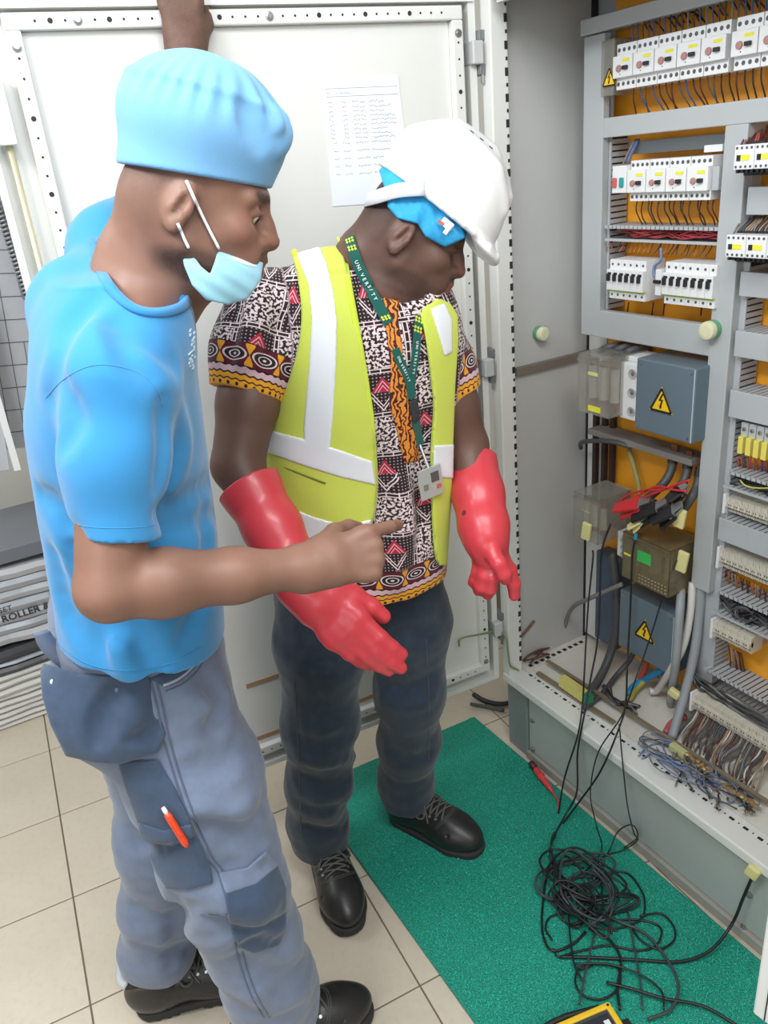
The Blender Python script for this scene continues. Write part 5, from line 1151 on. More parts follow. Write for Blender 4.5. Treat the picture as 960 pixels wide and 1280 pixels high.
# white fuse base with three sockets
y1, z1 = zy(776, 452, 1.38); y0, z0 = zy(797, 528, 1.38); t = empty('socket_block', (1.46, (y0+y1)/2, z0), 'white porcelain fuse block with three round sockets, left of upper blue box', 'fuse block')
build('body', MB().box((1.38, y0, z0), (1.46, y1, z1)), M_MCB, t, bevel=.003); build('top_block', MB().box((1.395, y0, z1), (1.46, y1, z1+.012)), M_MCB, t, bevel=.002)
for k in range(3):
    zc = z1-(z1-z0)*(k+.5)/3; yc = y0+(y1-y0)*.34
    s_ = build('socket', MB().lathe([(.0115, 0), (.0115, .003), (.009, .003), (.009, .0006), (.0, .0006)], (1.38, yc, zc), (-1, 0, 0), 16), mat('socket_grey', (188, 188, 186), .3, .2), t); build('contact', MB().lathe([(.0055, 0), (.0045, .0022), (.001, .0025)], (1.3795, yc, zc), (-1, 0, 0), 12), M_STEEL, s_)
y1, z1 = zy(765, 672, 1.375); y0, z0 = zy(778, 705, 1.375); t = empty('socket_block', (1.46, (y0+y1)/2, z0), 'dusty white fuse block squeezed between brownish and smoked covers', 'fuse block')
build('body', MB().box((1.40, y0, z0), (1.46, y1+.006, z1+.01)), M_MCB, t, bevel=.003)
for k in range(3): build('socket', MB().lathe([(.009, 0), (.009, .006), (.006, .006), (.006, .001), (0, .001)], (1.40, (y0+y1)/2, z1-(z1-z0)*(k+.4)/3), (-1, 0, 0), 14), MATS['socket_grey'], t)
# modular devices: one of each kind is built with its parts, then copied along the row -----------------
def row_of(proto, n, y_of, z, x, lab, grp):
    for i in range(n):
        o = proto if i == 0 else copy_tree(proto); o.location = (x, y_of(i), z); o['label'] = lab(i); o['group'] = grp
def rcd(w, h, hb, name='residual_current_breaker'):     # origin: front face, middle, bottom of face
    t = empty(name, (0, 0, 0), 'x', 'breaker')
    build('body', MB().box((.012, -w/2+.0004, -hb), (.075, w/2-.0004, h+hb)), M_MCB, t, bevel=.001)
    build('face', MB().box((0, -w/2+.0006, 0), (.014, w/2-.0006, h)), M_MCB, t, bevel=.0015)
    build('yellow_label', MB().box((-.0006, -w*.36, h*.70), (0, -w*.0, h*.84)), M_YLAB, t)
    build('test_button', MB().lathe([(w*.13, 0), (w*.12, .003), (w*.05, .0036)], (0, w*.16, h*.42), (-1, 0, 0), 12), mat('test_button', (176, 130, 126), .5), t); build('toggle', MB().box((-.007, -w*.30, h*.34), (0, -w*.08, h*.52)), M_BLACK, t, bevel=.001)
    build('indicator', MB().lathe([(.0012, 0), (.0012, .0006)], (0, w*.1, h*.16), (-1, 0, 0), 8), M_BLACK, t)
    b = MB()
    for s in (-hb*.5, h+hb*.5):
        for k in range(4): b.lathe([(w*.075, 0), (w*.075, .0004)], (.012, w*(-.375+.25*k), s), (-1, 0, 0), 8)
    build('terminal_screws', b, mat('screw_dark', (84, 84, 88), .5), t, kind='stuff'); return t
X1 = 1.40; ya = Yx(790, 95, X1); yb = Yx(907, 60, X1); w1 = (ya-yb)/4; zf0 = Zx(848, 84, X1); zf1 = Zx(848, 54, X1); ORD = ['first', 'second', 'third', 'fourth', 'fifth', 'sixth', 'seventh', 'eighth', 'ninth']
pr = rcd(w1-.001, zf1-zf0, .022)
row_of(pr, 8, lambda i: (ya+w1*.5-w1*i) if i < 5 else (yb-.010-w1*(i-4.5)), zf0, X1, lambda i: 'white residual current breaker, %s from left in the topmost row' % ORD[i], 'breakers in the topmost row')
build('din_rail', MB().box((1.475, YE, zf0+.01), (1.482, yL1, zf0+.045)), M_STEEL, CAB)
yc0, zc0 = zy(768, 112, 1.408); t = empty('terminal_cover', (1.47, yL1-.03, zc0), 'clear terminal cover with small yellow warning triangle beside topmost breaker row', 'cover')
build('cover', hollow(MB(), 1.408, 1.47, ya+w1+.002, yL1-.004, zf0-.03, zf1+.035), M_CLEAR, t, kind='stuff'); triangle_sign((1.4065, Yx(762, 97, 1.4065), Zx(762, 97, 1.4065)), .036, YX, ZX, t)
X2 = 1.405; ya2 = Yx(783, 225, X2); yb2 = Yx(885, 222, X2); w2 = (ya2-yb2)/4; z20 = Zx(835, 240, X2); z21 = Zx(835, 210, X2)
pr2 = rcd(w2-.001, z21-z20, .018); row_of(pr2, 4, lambda i: ya2-w2*(i+.5), z20, X2, lambda i: 'white residual current breaker, %s from left in the second row' % ORD[i], 'breakers in the second row')
t = empty('signal_unit', (X2, ya2+.022, z20), 'white unit with red and teal push buttons at left end of second row', 'switch'); build('body', MB().box((X2, ya2+.001, z20), (X2+.07, ya2+.042, z21+.01)), M_MCB, t, bevel=.0015)
for k, (c, nm) in enumerate((((206, 92, 98), 'red_button'), ((46, 150, 150), 'teal_button'))): build(nm, MB().box((X2-.005, ya2+.027-.02*k, z20+.012), (X2, ya2+.038-.02*k, z20+.032)), mat(nm, c, .4), t, bevel=.002)
build('blank_plate', MB().box((X2+.01, yP0+.004, z20), (X2+.05, yb2-.002, z21-.002)), M_DUCT, CAB, bevel=.001); build('label_holder', MB().box((1.44, Yx(903, 185, 1.44), Zx(890, 190, 1.44)), (1.45, Yx(880, 185, 1.44), Zx(890, 181, 1.44))), M_MCB, CAB, bevel=.001); build('rear_channel', MB().box((1.45, yP0+.01, z21+.03), (1.48, yL1-.05, z21+.055)), mat('channel_dark', (92, 96, 100), .5), CAB)
def mcb(w, h, hb):
    t = empty('miniature_circuit_breaker', (0, 0, 0), 'x', 'breaker'); build('body', MB().box((.010, -w/2+.0003, -hb), (.07, w/2-.0003, h+hb)), M_MCB, t, bevel=.0008); build('face', MB().box((0, -w/2+.0003, 0), (.012, w/2-.0003, h)), M_MCB, t, bevel=.001)
    build('toggle', MB().box((-.007, -w*.18, h*.45), (0, w*.18, h*.80)), M_BLACK, t, bevel=.0008); build('toggle_slot', MB().box((-.0006, -w*.30, h*.74), (0, w*.30, h*.86)), M_BLACK, t); build('green_strip', MB().box((.007, -w/2, -.004), (.0115, w/2, 0)), mat('green_strip', (170, 206, 60), .5), t)
    b = MB()
    for s in (-hb*.55, h+hb*.5): b.lathe([(w*.17, 0), (w*.17, .0005)], (.010, 0, s), (-1, 0, 0), 8)
    build('terminal_screws', b, MATS['screw_dark'], t, kind='stuff'); return t
X3 = 1.40
for (l, r, n, pt, pb, nm) in ((758, 803, 6, (780, 338), (780, 364), 'left'), (827, 891, 7, (858, 343), (858, 371), 'right')):
    y1_, y0_ = Yx(l, 350, X3), Yx(r, 355, X3); w_ = (y1_-y0_)/n; zz0, zz1 = Zx(*pb, X3), Zx(*pt, X3); m_ = mcb(w_, zz1-zz0, .021)
    row_of(m_, n, lambda i: y1_-w_*(i+.5), zz0, X3, lambda i: 'slim white circuit breaker, %s from left in the %s block' % (ORD[i], nm), 'circuit breakers of the %s block' % nm)
yy, zz = zy(821, 352, X3); t = empty('auxiliary_switch', (X3, yy, zz-.03), 'narrow white auxiliary switch with black lever before the right breaker block', 'switch'); build('body', MB().box((X3+.004, yy-.008, zz-.03), (X3+.07, yy+.008, zz+.025)), M_MCB, t, bevel=.001); build('lever', MB().box((X3-.003, yy-.008, zz-.004), (X3+.004, yy+.008, zz+.003)), M_BLACK, t)
def contactor(w, h):
    t = empty('contactor', (0, 0, 0), 'x', 'contactor'); build('body', MB().box((0, -w/2+.0005, 0), (.03, w/2-.0005, h)), M_MCB, t, bevel=.0015); build('base', MB().box((.03, -w/2+.001, -.012), (.1, w/2-.001, h+.004)), M_BLACK, t)
    build('coil_window', MB().box((-.0015, w*.16, h*.36), (0, w*.34, h*.60)), M_BLACK, t); build('yellow_label', MB().box((-.001, -w*.30, h*.38), (0, w*.14, h*.60)), M_YLAB, t); b = MB()
    for s in (h*.12, h*.88):
        for k in range(4): b.lathe([(w*.06, 0), (w*.06, .0006)], (0, w*(-.36+.24*k), s), (-1, 0, 0), 8)
    build('terminal_screws', b, MATS['screw_dark'], t, kind='stuff'); b = MB()
    for k in range(4): b.box((.004, w*(-.42+.24*k), -.006), (.02, w*(-.30+.24*k), 0))
    build('terminal_feet', b, M_BLACK, t, kind='stuff'); return t
X4 = 1.365
for (l, r, pt, pb, nm) in ((917, 942, (930, 181), (930, 212), 'upper'), (907, 932, (920, 294), (920, 322), 'lower')):
    y1_, y0_ = Yx(l, 200 if nm == 'upper' else 305, X4), Yx(r, 200 if nm == 'upper' else 305, X4); w_ = y1_-y0_; zz0, zz1 = Zx(*pb, X4), Zx(*pt, X4); m_ = contactor(w_, zz1-zz0)
    row_of(m_, 3, lambda i: y1_-w_*(i+.5), zz0, X4, lambda i: 'white contactor with yellow label, %s from the post in the %s contactor row' % (ORD[i], nm), 'contactors of the %s row' % nm)
# plug-in relays with yellow heads
X5 = 1.42; ys = [Yx(px, 558, X5) for px in (924, 934, 945, 954)]; wr_ = (ys[0]-ys[-1])/3; zz0, zz1 = Zx(930, 570, X5), Zx(930, 547, X5); t = empty('relay', (0, 0, 0), 'x', 'relay')
build('socket', MB().box((.012, -wr_*.46, .01), (.07, wr_*.46, zz1-zz0+.028)), M_DUCT, t, bevel=.001); build('yellow_head', MB().box((0, -wr_*.40, .002), (.03, wr_*.25, zz1-zz0)), mat('relay_yellow', (228, 214, 104), .4), t, bevel=.001); build('clamp', MB().lathe([(wr_*.25, 0), (wr_*.25, .002), (wr_*.1, .003)], (.012, 0, zz1-zz0+.014), (-1, 0, 0), 10), M_STEEL, t)
row_of(t, 6, lambda i: ys[0]-wr_*i, zz0, X5, lambda i: 'yellow headed plug-in relay, %s from the post in its row' % ORD[i], 'plug-in relays')
# terminal strips ------------------------------------------------------------
def strip(x0, tl, ht, y_end, label, dep=.048, n=None, big=False):
    y1, z1 = zy(*tl, x0); z0 = z1-ht; t = empty('terminal_strip', (x0+dep, (y1+y_end)/2, z0), label, 'terminal strip'); p = .0052 if not big else .0062; b = MB(); b2 = MB(); y = y1; i = 0
    while y-p > y_end:
        a = .0012*((i*7) % 3 == 0)
        b.hexa([(x0+.012-a, y-p+.0007, z0), (x0+dep, y-p+.0007, z0), (x0+dep, y, z0), (x0+.012-a, y, z0), (x0+.006-a, y-p+.0007, z1-.004), (x0+dep, y-p+.0007, z1+.006), (x0+dep, y, z1+.006), (x0+.006-a, y, z1-.004)])
        b.box((x0-a, y-p+.0007, z0+ht*.38), (x0+.014, y, z0+ht*.66))
        for zz in (z0+ht*.22, z0+ht*.52, z0+ht*.80): b2.box((x0-.0008+(.010 if zz < z0+ht*.3 else (.0005 if zz < z0+ht*.7 else .0085)), y-p*.72, zz-ht*.05), (x0+.015, y-p*.3, zz+ht*.05))
        y -= p; i += 1
    build('terminals', b, M_BEIGE, t, kind='stuff'); build('terminal_openings', b2, mat('opening_dark', (70, 64, 58), .7), t, kind='stuff')
    build('end_bracket', MB().box((x0-.002, y1, z0-.003), (x0+dep, y1+.007, z1+.004)), M_MCB, t, bevel=.001); build('rail', MB().box((x0+dep, y_end, z0+ht*.3), (x0+dep+.005, y1+.012, z0+ht*.8)), M_STEEL, t); return t, (y1, z0, z1)
strip(1.435, (908, 620), .040, YE, 'beige terminal strip below the relay duct, uppermost of four strips'); strip(1.43, (900, 686), .048, YE, 'beige terminal strip with pale lamps, second of four strips from above')
strip(1.42, (892, 776), .046, Yx(940, 805, 1.42), 'short thick beige terminal block in front of bare orange plate', big=True); T4, t4 = strip(1.385, (866, 868), .048, YE, 'long beige terminal strip just above the cabinet floor, lowest of all', dep=.06, big=True)
# busbars and shelf behind the boxes
for k, (pa, pb) in enumerate(((746, 546), (757, 552), (767, 558))):
    yb_, zb_ = zy(pa, pb, 1.482); b = MB().box((1.472, yb_-.0075, Zx(pa, 628, 1.482)), (1.486, yb_+.0075, zb_+.10)); build('busbar', b, mat('sleeved_busbar', (52, 36, 34), .5, var=.15), CAB, bevel=.003)
yy0, z_ = zy(868, 580, 1.44); yy1, z2_ = zy(738, 545, 1.44); build('shelf_strip', MB().box((1.43, yy0, z_-.004), (1.49, yy1, z_+.012)), mat('dusty_strip', (138, 134, 130), .8, var=.15), CAB, bevel=.002)
# round cream caps
for (px, py, x, nrm, r, lab) in ((893, 411, FX-.001, (-1, 0, 0), .0195, 'round cream cap on green base stuck on the frame post'), (672, 416, None, (0, -1, 0), .0175, 'round cream cap on green base stuck on the inner side wall')):
    c = WX(px, py, x) if x else WY(px, py, SY); t = empty('round_cap', c, lab, 'cap', 'round cream caps'); c = ORG[t]
    build('green_base', MB().lathe([(r*.98, 0), (r*1.02, .006), (r*.98, .014)], c, nrm, 24), mat('pale_green_base', (96, 158, 122), .4), t, smooth=False, bevel=.001); build('cream_cap', MB().lathe([(r*.98, .014), (r, .02), (r*.93, .027), (r*.6, .0285), (.001, .0285)], c, nrm, 24), mat('cream_cap', (216, 214, 178), .4, var=.06), t, bevel=.001)
b = MB().obox(WY(690, 453, SY)-[0, .006, 0], (.25, .012, .022), ((1, 0, 0), (0, 1, 0), (0, 0, 1))); build('wall_bar', b, mat('bar_brown', (120, 110, 100), .6, var=.1), CAB, bevel=.002)
# floor of the cabinet: earth bar, terminals, debris
zf = ZB+.004
def fl(px, py, z=zf): return WZ(px, py, z)
p0, p1 = fl(684, 826, zf+.02), fl(960, 1003, zf+.02); b = MB().ribbon([p0, p1], (0, 0, 1), .011, .006); build('earth_bar', b, mat('bar_tarnished', (150, 138, 118), .5, .4, var=.15), CAB)
p0, p1 = fl(672, 842), fl(768, 905); b = MB().ribbon([p0+[0, 0, .003], p1+[0, 0, .003]], (0, 0, 1), .014, .006); build('floor_bar', b, MATS['bar_tarnished'], CAB)
a0, a1 = fl(702, 850, zf+.026), fl(732, 871, zf+.026); d_ = _u(a1-a0); t = empty('earth_terminal_block', (a0+a1)/2-[0, 0, .026], 'yellow and green earth terminal block clipped on the cabinet floor bar', 'terminal block'); b = MB(); L_ = np.linalg.norm(a1-a0)
for k in range(8): b.obox(a0+d_*L_*(k+.5)/8, (L_/8-.0008, .022, .03), (d_, np.cross((0, 0, 1), d_), (0, 0, 1)))
build('yellow_terminals', b, mat('earth_yellow', (214, 206, 120), .5), t, kind='stuff'); build('green_end', MB().obox(a1+d_*.010, (.02, .022, .03), (d_, np.cross((0, 0, 1), d_), (0, 0, 1))), mat('earth_green', (40, 130, 96), .5), t, bevel=.002)
b = MB(); ab = fl(853, 945, zf+.024); ac = fl(870, 957, zf+.024); 
t = empty('earth_terminal_block', fl(848, 938), 'dull yellow earth terminal by the bundle of pale blue wires', 'terminal block'); b = MB().obox(fl(848, 938, zf+.02), (.045, .018, .018), (_u(ac-ab), np.cross((0, 0, 1), _u(ac-ab)), (0, 0, 1))); build('body', b, mat('earth_dull', (190, 190, 140), .6), t, bevel=.002); rr = random.Random(2)
for (pa, pb_) in (((858, 946), (888, 965)), ((905, 985), (945, 1008))):
    A, B = fl(*pa, zf+.028), fl(*pb_, zf+.028); b = MB()
    for k in range(10): c = A+(B-A)*k/9+np.array([rr.uniform(-.004, .004), 0, rr.uniform(-.002, .004)]); b.lathe([(.0055, 0), (.0055, .006), (.002, .007)], c, (rr.uniform(-.4, .1), rr.uniform(-.3, .3), 1), 7)
    build('brass_screw', b, mat('brass_screws', (176, 148, 108), .4, .6, var=.15), CAB, kind='stuff')
# ================================================================ wiring: every wire a thing of its own
def ins(name, rgb, rough=.45): return mat('insulation_'+name, rgb, rough, var=.08, scale=30)
I = {k: ins(k, c) for k, c in dict(blue=(52, 82, 138), brown=(96, 60, 48), black=(38, 38, 40), grey=(128, 126, 126), darkgrey=(78, 78, 80), red=(170, 58, 66), maroon=(84, 36, 36), white=(206, 200, 192), paleblue=(112, 134, 172), orange=(190, 104, 44), purple=(92, 74, 130), tan=(156, 134, 116), pink=(186, 92, 96), green=(122, 146, 96)).items()}
wr = random.Random(11)
def wire(pts, r, m, label, group=None, name='wire', cat='wire', n=5, k=5, parent=None):
    b = MB().tube(spline(pts, k), r, n); return build(name, b, m, parent, label, cat, group, smooth=True, origin=np.array(pts[0], float))
def jit(p, a): return np.array(p, float)+np.array([wr.uniform(-a, a) for _ in range(3)])
# above and below the topmost breaker row
for i in range(30):
    y = ya+w1*.42-i*w1*.25; z = zf1+.022; m = I[('blue', 'brown', 'grey', 'blue', 'black', 'darkgrey')[wr.randrange(6)]]; h = wr.uniform(.03, .055); s = wr.uniform(-.02, .02)
    wire([(1.425, y, z-.004), (1.422, y, z+h*.6), (1.432, y+s*.4, z+h), (1.455, y+s*.8, z+h*.95), (1.485, y+s, z+h*.4)], .0016, m, 'thin wire arching up from the screws of the topmost breaker row', 'wires above the topmost breaker row')
for i in range(24):
    y = ya+w1*.4-i*w1*.3; z = zf0-.022; m = I[('blue', 'black', 'maroon', 'darkgrey')[wr.randrange(4)]]; s = wr.uniform(-.03, .01)
    wire([(1.43, y, z+.004), (1.432, y+s*.2, z-.02), (1.445, y+s*.6, z-.045), (1.46, y+s, z-.075)], .0016, m, 'thin dark wire running down below the topmost breaker row', 'wires below the topmost breaker row')
zl = Zx(830, 283, FX+.01)
for i in range(17):
    y = ya2-.004-i*(ya2-yb2+.03)/17+wr.uniform(-.004, .004); z = z20-.018; s = wr.uniform(-.012, .006)
    wire([(1.44, y, z+.003), (1.436, y+s*.3, z-(z-zl)*.35), (1.445, y+s, z-(z-zl)*.7), (1.46, y+s*.6, zl-.004)], .0015, I[('maroon', 'black', 'brown')[wr.randrange(3)]], 'thin dark wire hanging across orange plate below second breaker row', 'wires below the second breaker row')
for i in range(4): wire([(1.43, ya2+.035-.006*i, z21+.012), (1.436, ya2+.03-.005*i, z21+.03), (1.45, ya2+.02-.004*i, z21+.06)], .0016, I['blue' if i % 2 else 'grey'], 'thin blue or grey wire rising from the push button unit', 'wires above the push button unit')
zd0, zd1 = Zx(830, 301, FX+.01), Zx(830, 285, FX+.01)
for i in range(26):
    ys_ = yL1-.01-wr.uniform(0, .10); pts = []
    for k in range(7): pts.append((1.435+.05*wr.random(), ys_-(ys_-yP0-.006)*k/6*wr.uniform(.97, 1), zd0+.004+(zd1-zd0-.008)*wr.random()))
    wire(pts, .0017, I[('red', 'red', 'pink', 'red', 'maroon')[wr.randrange(5)]], 'thin red wire lying in the open duct above slim breakers', 'red wires in the open duct')
zm1 = Zx(860, 320, X3)
for i in range(24):
    y = Yx(765, 310, 1.45)-i*.0125*.95+wr.uniform(-.003, .003)
    if y < yP0+.004: break
    wire([(1.45, y, zd0-.004), (1.447, y+wr.uniform(-.006, .006), (zd0+zm1)/2), (1.435, y, zm1-.005)], .0013, I[('orange', 'maroon', 'brown', 'orange')[wr.randrange(4)]], 'thin rust coloured wire dropping to the slim breakers', 'wires above the slim breakers')
p = [WX(x, y, 1.43) for x, y in ((826, 310), (826, 325), (818, 333), (819, 345), (830, 345), (834, 330))]; wire(p, .003, I['paleblue'], 'blue-grey wire loop between both slim breaker blocks')
for x in (786, 817, 831, 878): wire([WX(x, 378, 1.44), WX(x-1, 385, 1.445), WX(x-2, 394, 1.46)], .0018, I['maroon'], 'short dark wire end below the slim breakers', 'wire ends below the slim breakers')
# contactors
for j in range(16):
    x = 920+j*3.4; wire([WX(x-4, 294+wr.uniform(-1, 1), 1.40), WX(x, 286, 1.405), WX(x+9+wr.uniform(-3, 5), 276, 1.43), WX(x+16, 268, 1.47)], .0019, I[('tan', 'brown', 'darkgrey', 'grey')[wr.randrange(4)]], 'brown or grey wire rising from the lower contactor row', 'wires above the lower contactors')
for j in range(14):
    x = 932+j*3; wire([WX(x-6, 182, 1.41), WX(x-2, 174, 1.42), WX(x+3+wr.uniform(-3, 5), 164, 1.45), WX(x+6, 156, 1.48)], .0018, I[('maroon', 'brown', 'darkgrey', 'pink')[wr.randrange(4)]], 'dark wire rising from the upper contactor row', 'wires above the upper contactors')
for j in range(10): x = 922+j*4.2; wire([WX(x, 571, 1.45), WX(x+wr.uniform(-2, 2), 580, 1.455), WX(x+wr.uniform(-2, 3), 590, 1.475)], .002, I[('orange', 'purple', 'pink', 'orange', 'purple')[wr.randrange(5)]], 'short coloured wire dropping from the yellow relays', 'wires below the relays')
def bundle(n, path, x0, x1, jp, r, cols, label, grp):
    for j in range(n):
        a = (j+.5)/n; o = wr.uniform(-jp, jp); pts = [WX(px+wr.uniform(-1.5, 1.5), py+o+wr.uniform(-jp*.35, jp*.35), x0+(x1-x0)*wr.random()) for px, py in path]
        wire(pts, r, I[cols[wr.randrange(len(cols))]], label, grp)
bundle(12, [(897, 594), (915, 600), (935, 605), (962, 612)], 1.44, 1.48, 7, .002, ('black', 'darkgrey', 'black'), 'black wire lying in the open duct under the relays', 'black wires under the relays')
wire([WX(x, y, 1.43) for x, y in ((925, 600), (932, 607), (945, 610), (962, 610))], .0017, mat('insulation_yellow', (206, 200, 90), .5), 'single yellow wire on black ones under the relays')
bundle(16, [(900, 752), (912, 765), (925, 775), (940, 772), (962, 785)], 1.44, 1.48, 9, .002, ('darkgrey', 'darkgrey', 'black', 'grey'), 'dark grey wire drooping from the duct over the thick terminal block', 'dark wires over the thick terminal block')
for j in range(7): a, c, ph = wr.uniform(8, 17), wr.uniform(6, 13), wr.uniform(0, 1); wire([WX(930+a*math.cos(t), 768+c*math.sin(t)+.25*a*math.cos(t), 1.43+.004*j) for t in np.linspace(ph, ph+5.5, 9)], .0019, I[('darkgrey', 'grey', 'black')[j % 3]], 'looped grey wire hanging over the thick terminal block', 'looped wires over the thick terminal block')
bundle(26, [(864, 836), (872, 852), (890, 866), (915, 880), (962, 908)], 1.40, 1.46, 9, .0023, ('darkgrey', 'grey', 'darkgrey', 'black', 'grey'), 'grey wire sweeping along the lowest duct above the long terminal strip', 'grey wires along the lowest duct')
for j in range(16): x = 908+j*3.6; yy = 713+j*1.75; wire([WX(x, yy, 1.45), WX(x+wr.uniform(-2, 2), yy+12, 1.46), WX(x+wr.uniform(-3, 3), yy+24, 1.485)], .0016, I[('maroon', 'brown', 'orange', 'tan')[wr.randrange(4)]], 'short brown wire below the second terminal strip', 'wires below the second terminal strip')
for j in range(8): x = 911+j*2; wire([WX(x, 808+j*1.2, 1.455), WX(x+2+wr.uniform(-2, 2), 820, 1.46), WX(x+5+wr.uniform(-3, 3), 842, 1.488)], .0018, I[('brown', 'maroon', 'tan')[wr.randrange(3)]], 'brown wire below the thick terminal block', 'brown wires below the thick block')
# wires of the lowest strip going to the floor
for j in range(44):
    a = j/43; x = 868+a*96+wr.uniform(-1, 1); yy = 893+a*53; q = WX(x, yy, 1.40); fx, fy = x+wr.uniform(-30, 8), yy+wr.uniform(45, 95); e = fl(fx, min(fy, 1015), zf+.004+wr.random()*.02)
    m1 = q+np.array([-.03-.02*wr.random(), wr.uniform(-.01, .02), -.05]); m2 = (m1+e)/2+np.array([-.02*wr.random(), wr.uniform(-.02, .02), -.02])
    wire([q+[.004, 0, .012], q+[-.012, 0, -.008], m1, m2, e], .0023, I[('grey', 'tan', 'white', 'darkgrey', 'brown', 'tan', 'darkgrey')[wr.randrange(7)]], 'grey or tan wire curving from the lowest terminal strip to the floor', 'wires below the lowest terminal strip')
for j in range(20):
    cx, cy = wr.uniform(835, 925), 0; cx = wr.uniform(828, 925); cy = 935+(cx-828)*.62+wr.uniform(-8, 16); a, c, ph, ln = wr.uniform(14, 42), wr.uniform(6, 16), wr.uniform(0, 6.28), wr.uniform(3.2, 5.6)
    wire([fl(cx+a*math.cos(t)+wr.uniform(-2, 2), cy+c*math.sin(t)+a*.45*math.cos(t)+wr.uniform(-2, 2), zf+.004+.022*abs(math.sin(t*1.3+j))) for t in np.linspace(ph, ph+ln, 9)], .0017, I[('paleblue', 'grey', 'darkgrey', 'paleblue', 'blue')[wr.randrange(5)]], 'pale blue or grey wire curled on the cabinet floor', 'curled wires on the cabinet floor')
for pts in ([(798, 945), (812, 932), (830, 930), (848, 938)], [(802, 948), (818, 942), (835, 948), (850, 950)], [(870, 960), (880, 985), (905, 1003), (920, 1000), (928, 985)]): wire([fl(x, y, zf+.004) for x, y in pts], .002, I['paleblue'], 'pale blue wire loop lying loose on the cabinet floor', 'loose loops on the cabinet floor')
# thick cables --------------------------------------------------------------
def cable(pts, r, m, label, group=None): return wire(pts, r, m, label, group, 'cable', 'cable', 8, 6)
X = lambda px, py, x: WX(px, py, x)
cable([X(765, 690, 1.43), X(770, 735, 1.425), X(771, 780, 1.42), X(762, 820, 1.40), fl(748, 850, zf+.03), fl(735, 868, zf+.014)], .0115, I['darkgrey'], 'thick dark grey cable bending down left of the lower blue box')
cable([X(792, 815, 1.45), X(785, 828, 1.44), fl(770, 845, zf+.02), fl(752, 868, zf+.012), fl(730, 885, zf+.011)], .008, I['darkgrey'], 'dark cable from under the lower blue box towards the earth block')
for pts, r, m, lab in (([X(833, 838, 1.45), X(823, 840, 1.43), fl(806, 850, zf+.035), fl(792, 858, zf+.02), fl(786, 868, zf+.012)], .0095, mat('insulation_bright_blue', (44, 138, 190), .4), 'bright blue thick cable under the lower blue box'), ([X(822, 845, 1.455), X(810, 848, 1.44), fl(797, 860, zf+.018), fl(786, 876, zf+.01)], .008, mat('insulation_olive', (168, 160, 62), .5), 'olive yellow thick cable beside the bright blue one'), ([X(808, 826, 1.46), X(806, 836, 1.455), fl(801, 850, zf+.015)], .009, mat('insulation_brick', (196, 88, 66), .5), 'brick red cable end under the lower blue box'), ([fl(858, 896, zf+.03), fl(848, 898, zf+.022), fl(838, 906, zf+.014), fl(832, 916, zf+.01)], .0085, I['pink'], 'faded red thick cable end on the cabinet floor beside conduits')): cable(pts, r, m, lab)
M_COND = mat('conduit_grey', (150, 154, 160), .45, var=.05); M_CONDW = mat('conduit_white', (214, 212, 206), .45, var=.04)
cable([X(852, 728, 1.425), X(850, 760, 1.38), X(847, 800, 1.37), X(844, 835, 1.375), fl(838, 880, zf+.012)], .0105, M_COND, 'grey conduit below the frame post, left of the white one')
cable([X(866, 728, 1.425), X(863, 765, 1.415), X(855, 805, 1.40), X(840, 835, 1.385), fl(822, 862, zf+.03), fl(812, 864, zf+.02)], .0095, M_CONDW, 'white cable sweeping from the post to the cabinet floor')
cable([X(877, 728, 1.435), X(874, 770, 1.43), X(868, 815, 1.415), X(858, 860, 1.39), X(848, 895, 1.36), fl(840, 922, zf+.010)], .0115, M_COND, 'grey conduit right of the white cable, reaching the floor')
b = MB(); p = X(848, 864, 1.39)
build('cable_tag', MB().obox(p+[-.014, 0, 0], (.016, .030, .024), (_u((1, .3, 0)), _u((-.3, 1, .5)), _u((0, -.5, 1)))), M_PALEY, None, 'pale yellow tag tied round the conduits near cabinet floor', 'tag', bevel=.004)
for j in range(9): q0 = fl(757+wr.uniform(-4, 6), 862+wr.uniform(-6, 6), zf+.012); wire([q0, fl(770+wr.uniform(-5, 5), 872+wr.uniform(-6, 8), zf+.02+.01*wr.random()), fl(784+wr.uniform(-6, 6), 884+wr.uniform(-8, 8), zf+.018), fl(796+wr.uniform(-8, 6), 890+wr.uniform(-10, 4), zf+.01), fl(780+wr.uniform(-10, 10), 878, zf+.008)], .0032, I[('darkgrey', 'black', 'grey')[j % 3]], 'dusty dark wire in the tangle before the lower blue box', 'tangled wires before the lower blue box')
for k, (pa, pb, pc, pd) in enumerate((((843, 566), (838, 590), (826, 608), (806, 626)), ((861, 574), (857, 596), (846, 614), (828, 632)), ((876, 584), (872, 606), (864, 622), (852, 640)))):
    cable([X(*pa, 1.45), X(*pb, 1.435), X(*pc, 1.41), X(*pd, 1.40)], .0105, I['darkgrey'], 'thick grey cable with black sleeve curving down to the smoked cover', 'thick cables above the smoked cover'); q = X(*pa, 1.45); c_ = MB().cyl(q, q+(X(*pb, 1.435)-q)*.55, .012, 10); build('black_sleeve', c_, M_BLACK, None, 'black sleeve on a thick cable above the smoked cover', 'sleeve', 'sleeves above the smoked cover')
    build('cable_lug', MB().obox(q+[.0, .0, .012], (.006, .02, .018), np.eye(3)), M_COPPER, None, 'copper lug clamped above a black cable sleeve', 'lug', 'copper lugs above the smoked cover', bevel=.002)
cable([X(726, 560, 1.46), X(727, 553, 1.44), X(745, 551, 1.42), X(770, 553, 1.42), X(790, 560, 1.44)], .006, I['darkgrey'], 'grey cable bent round the wall corner below the upper fuse cover')
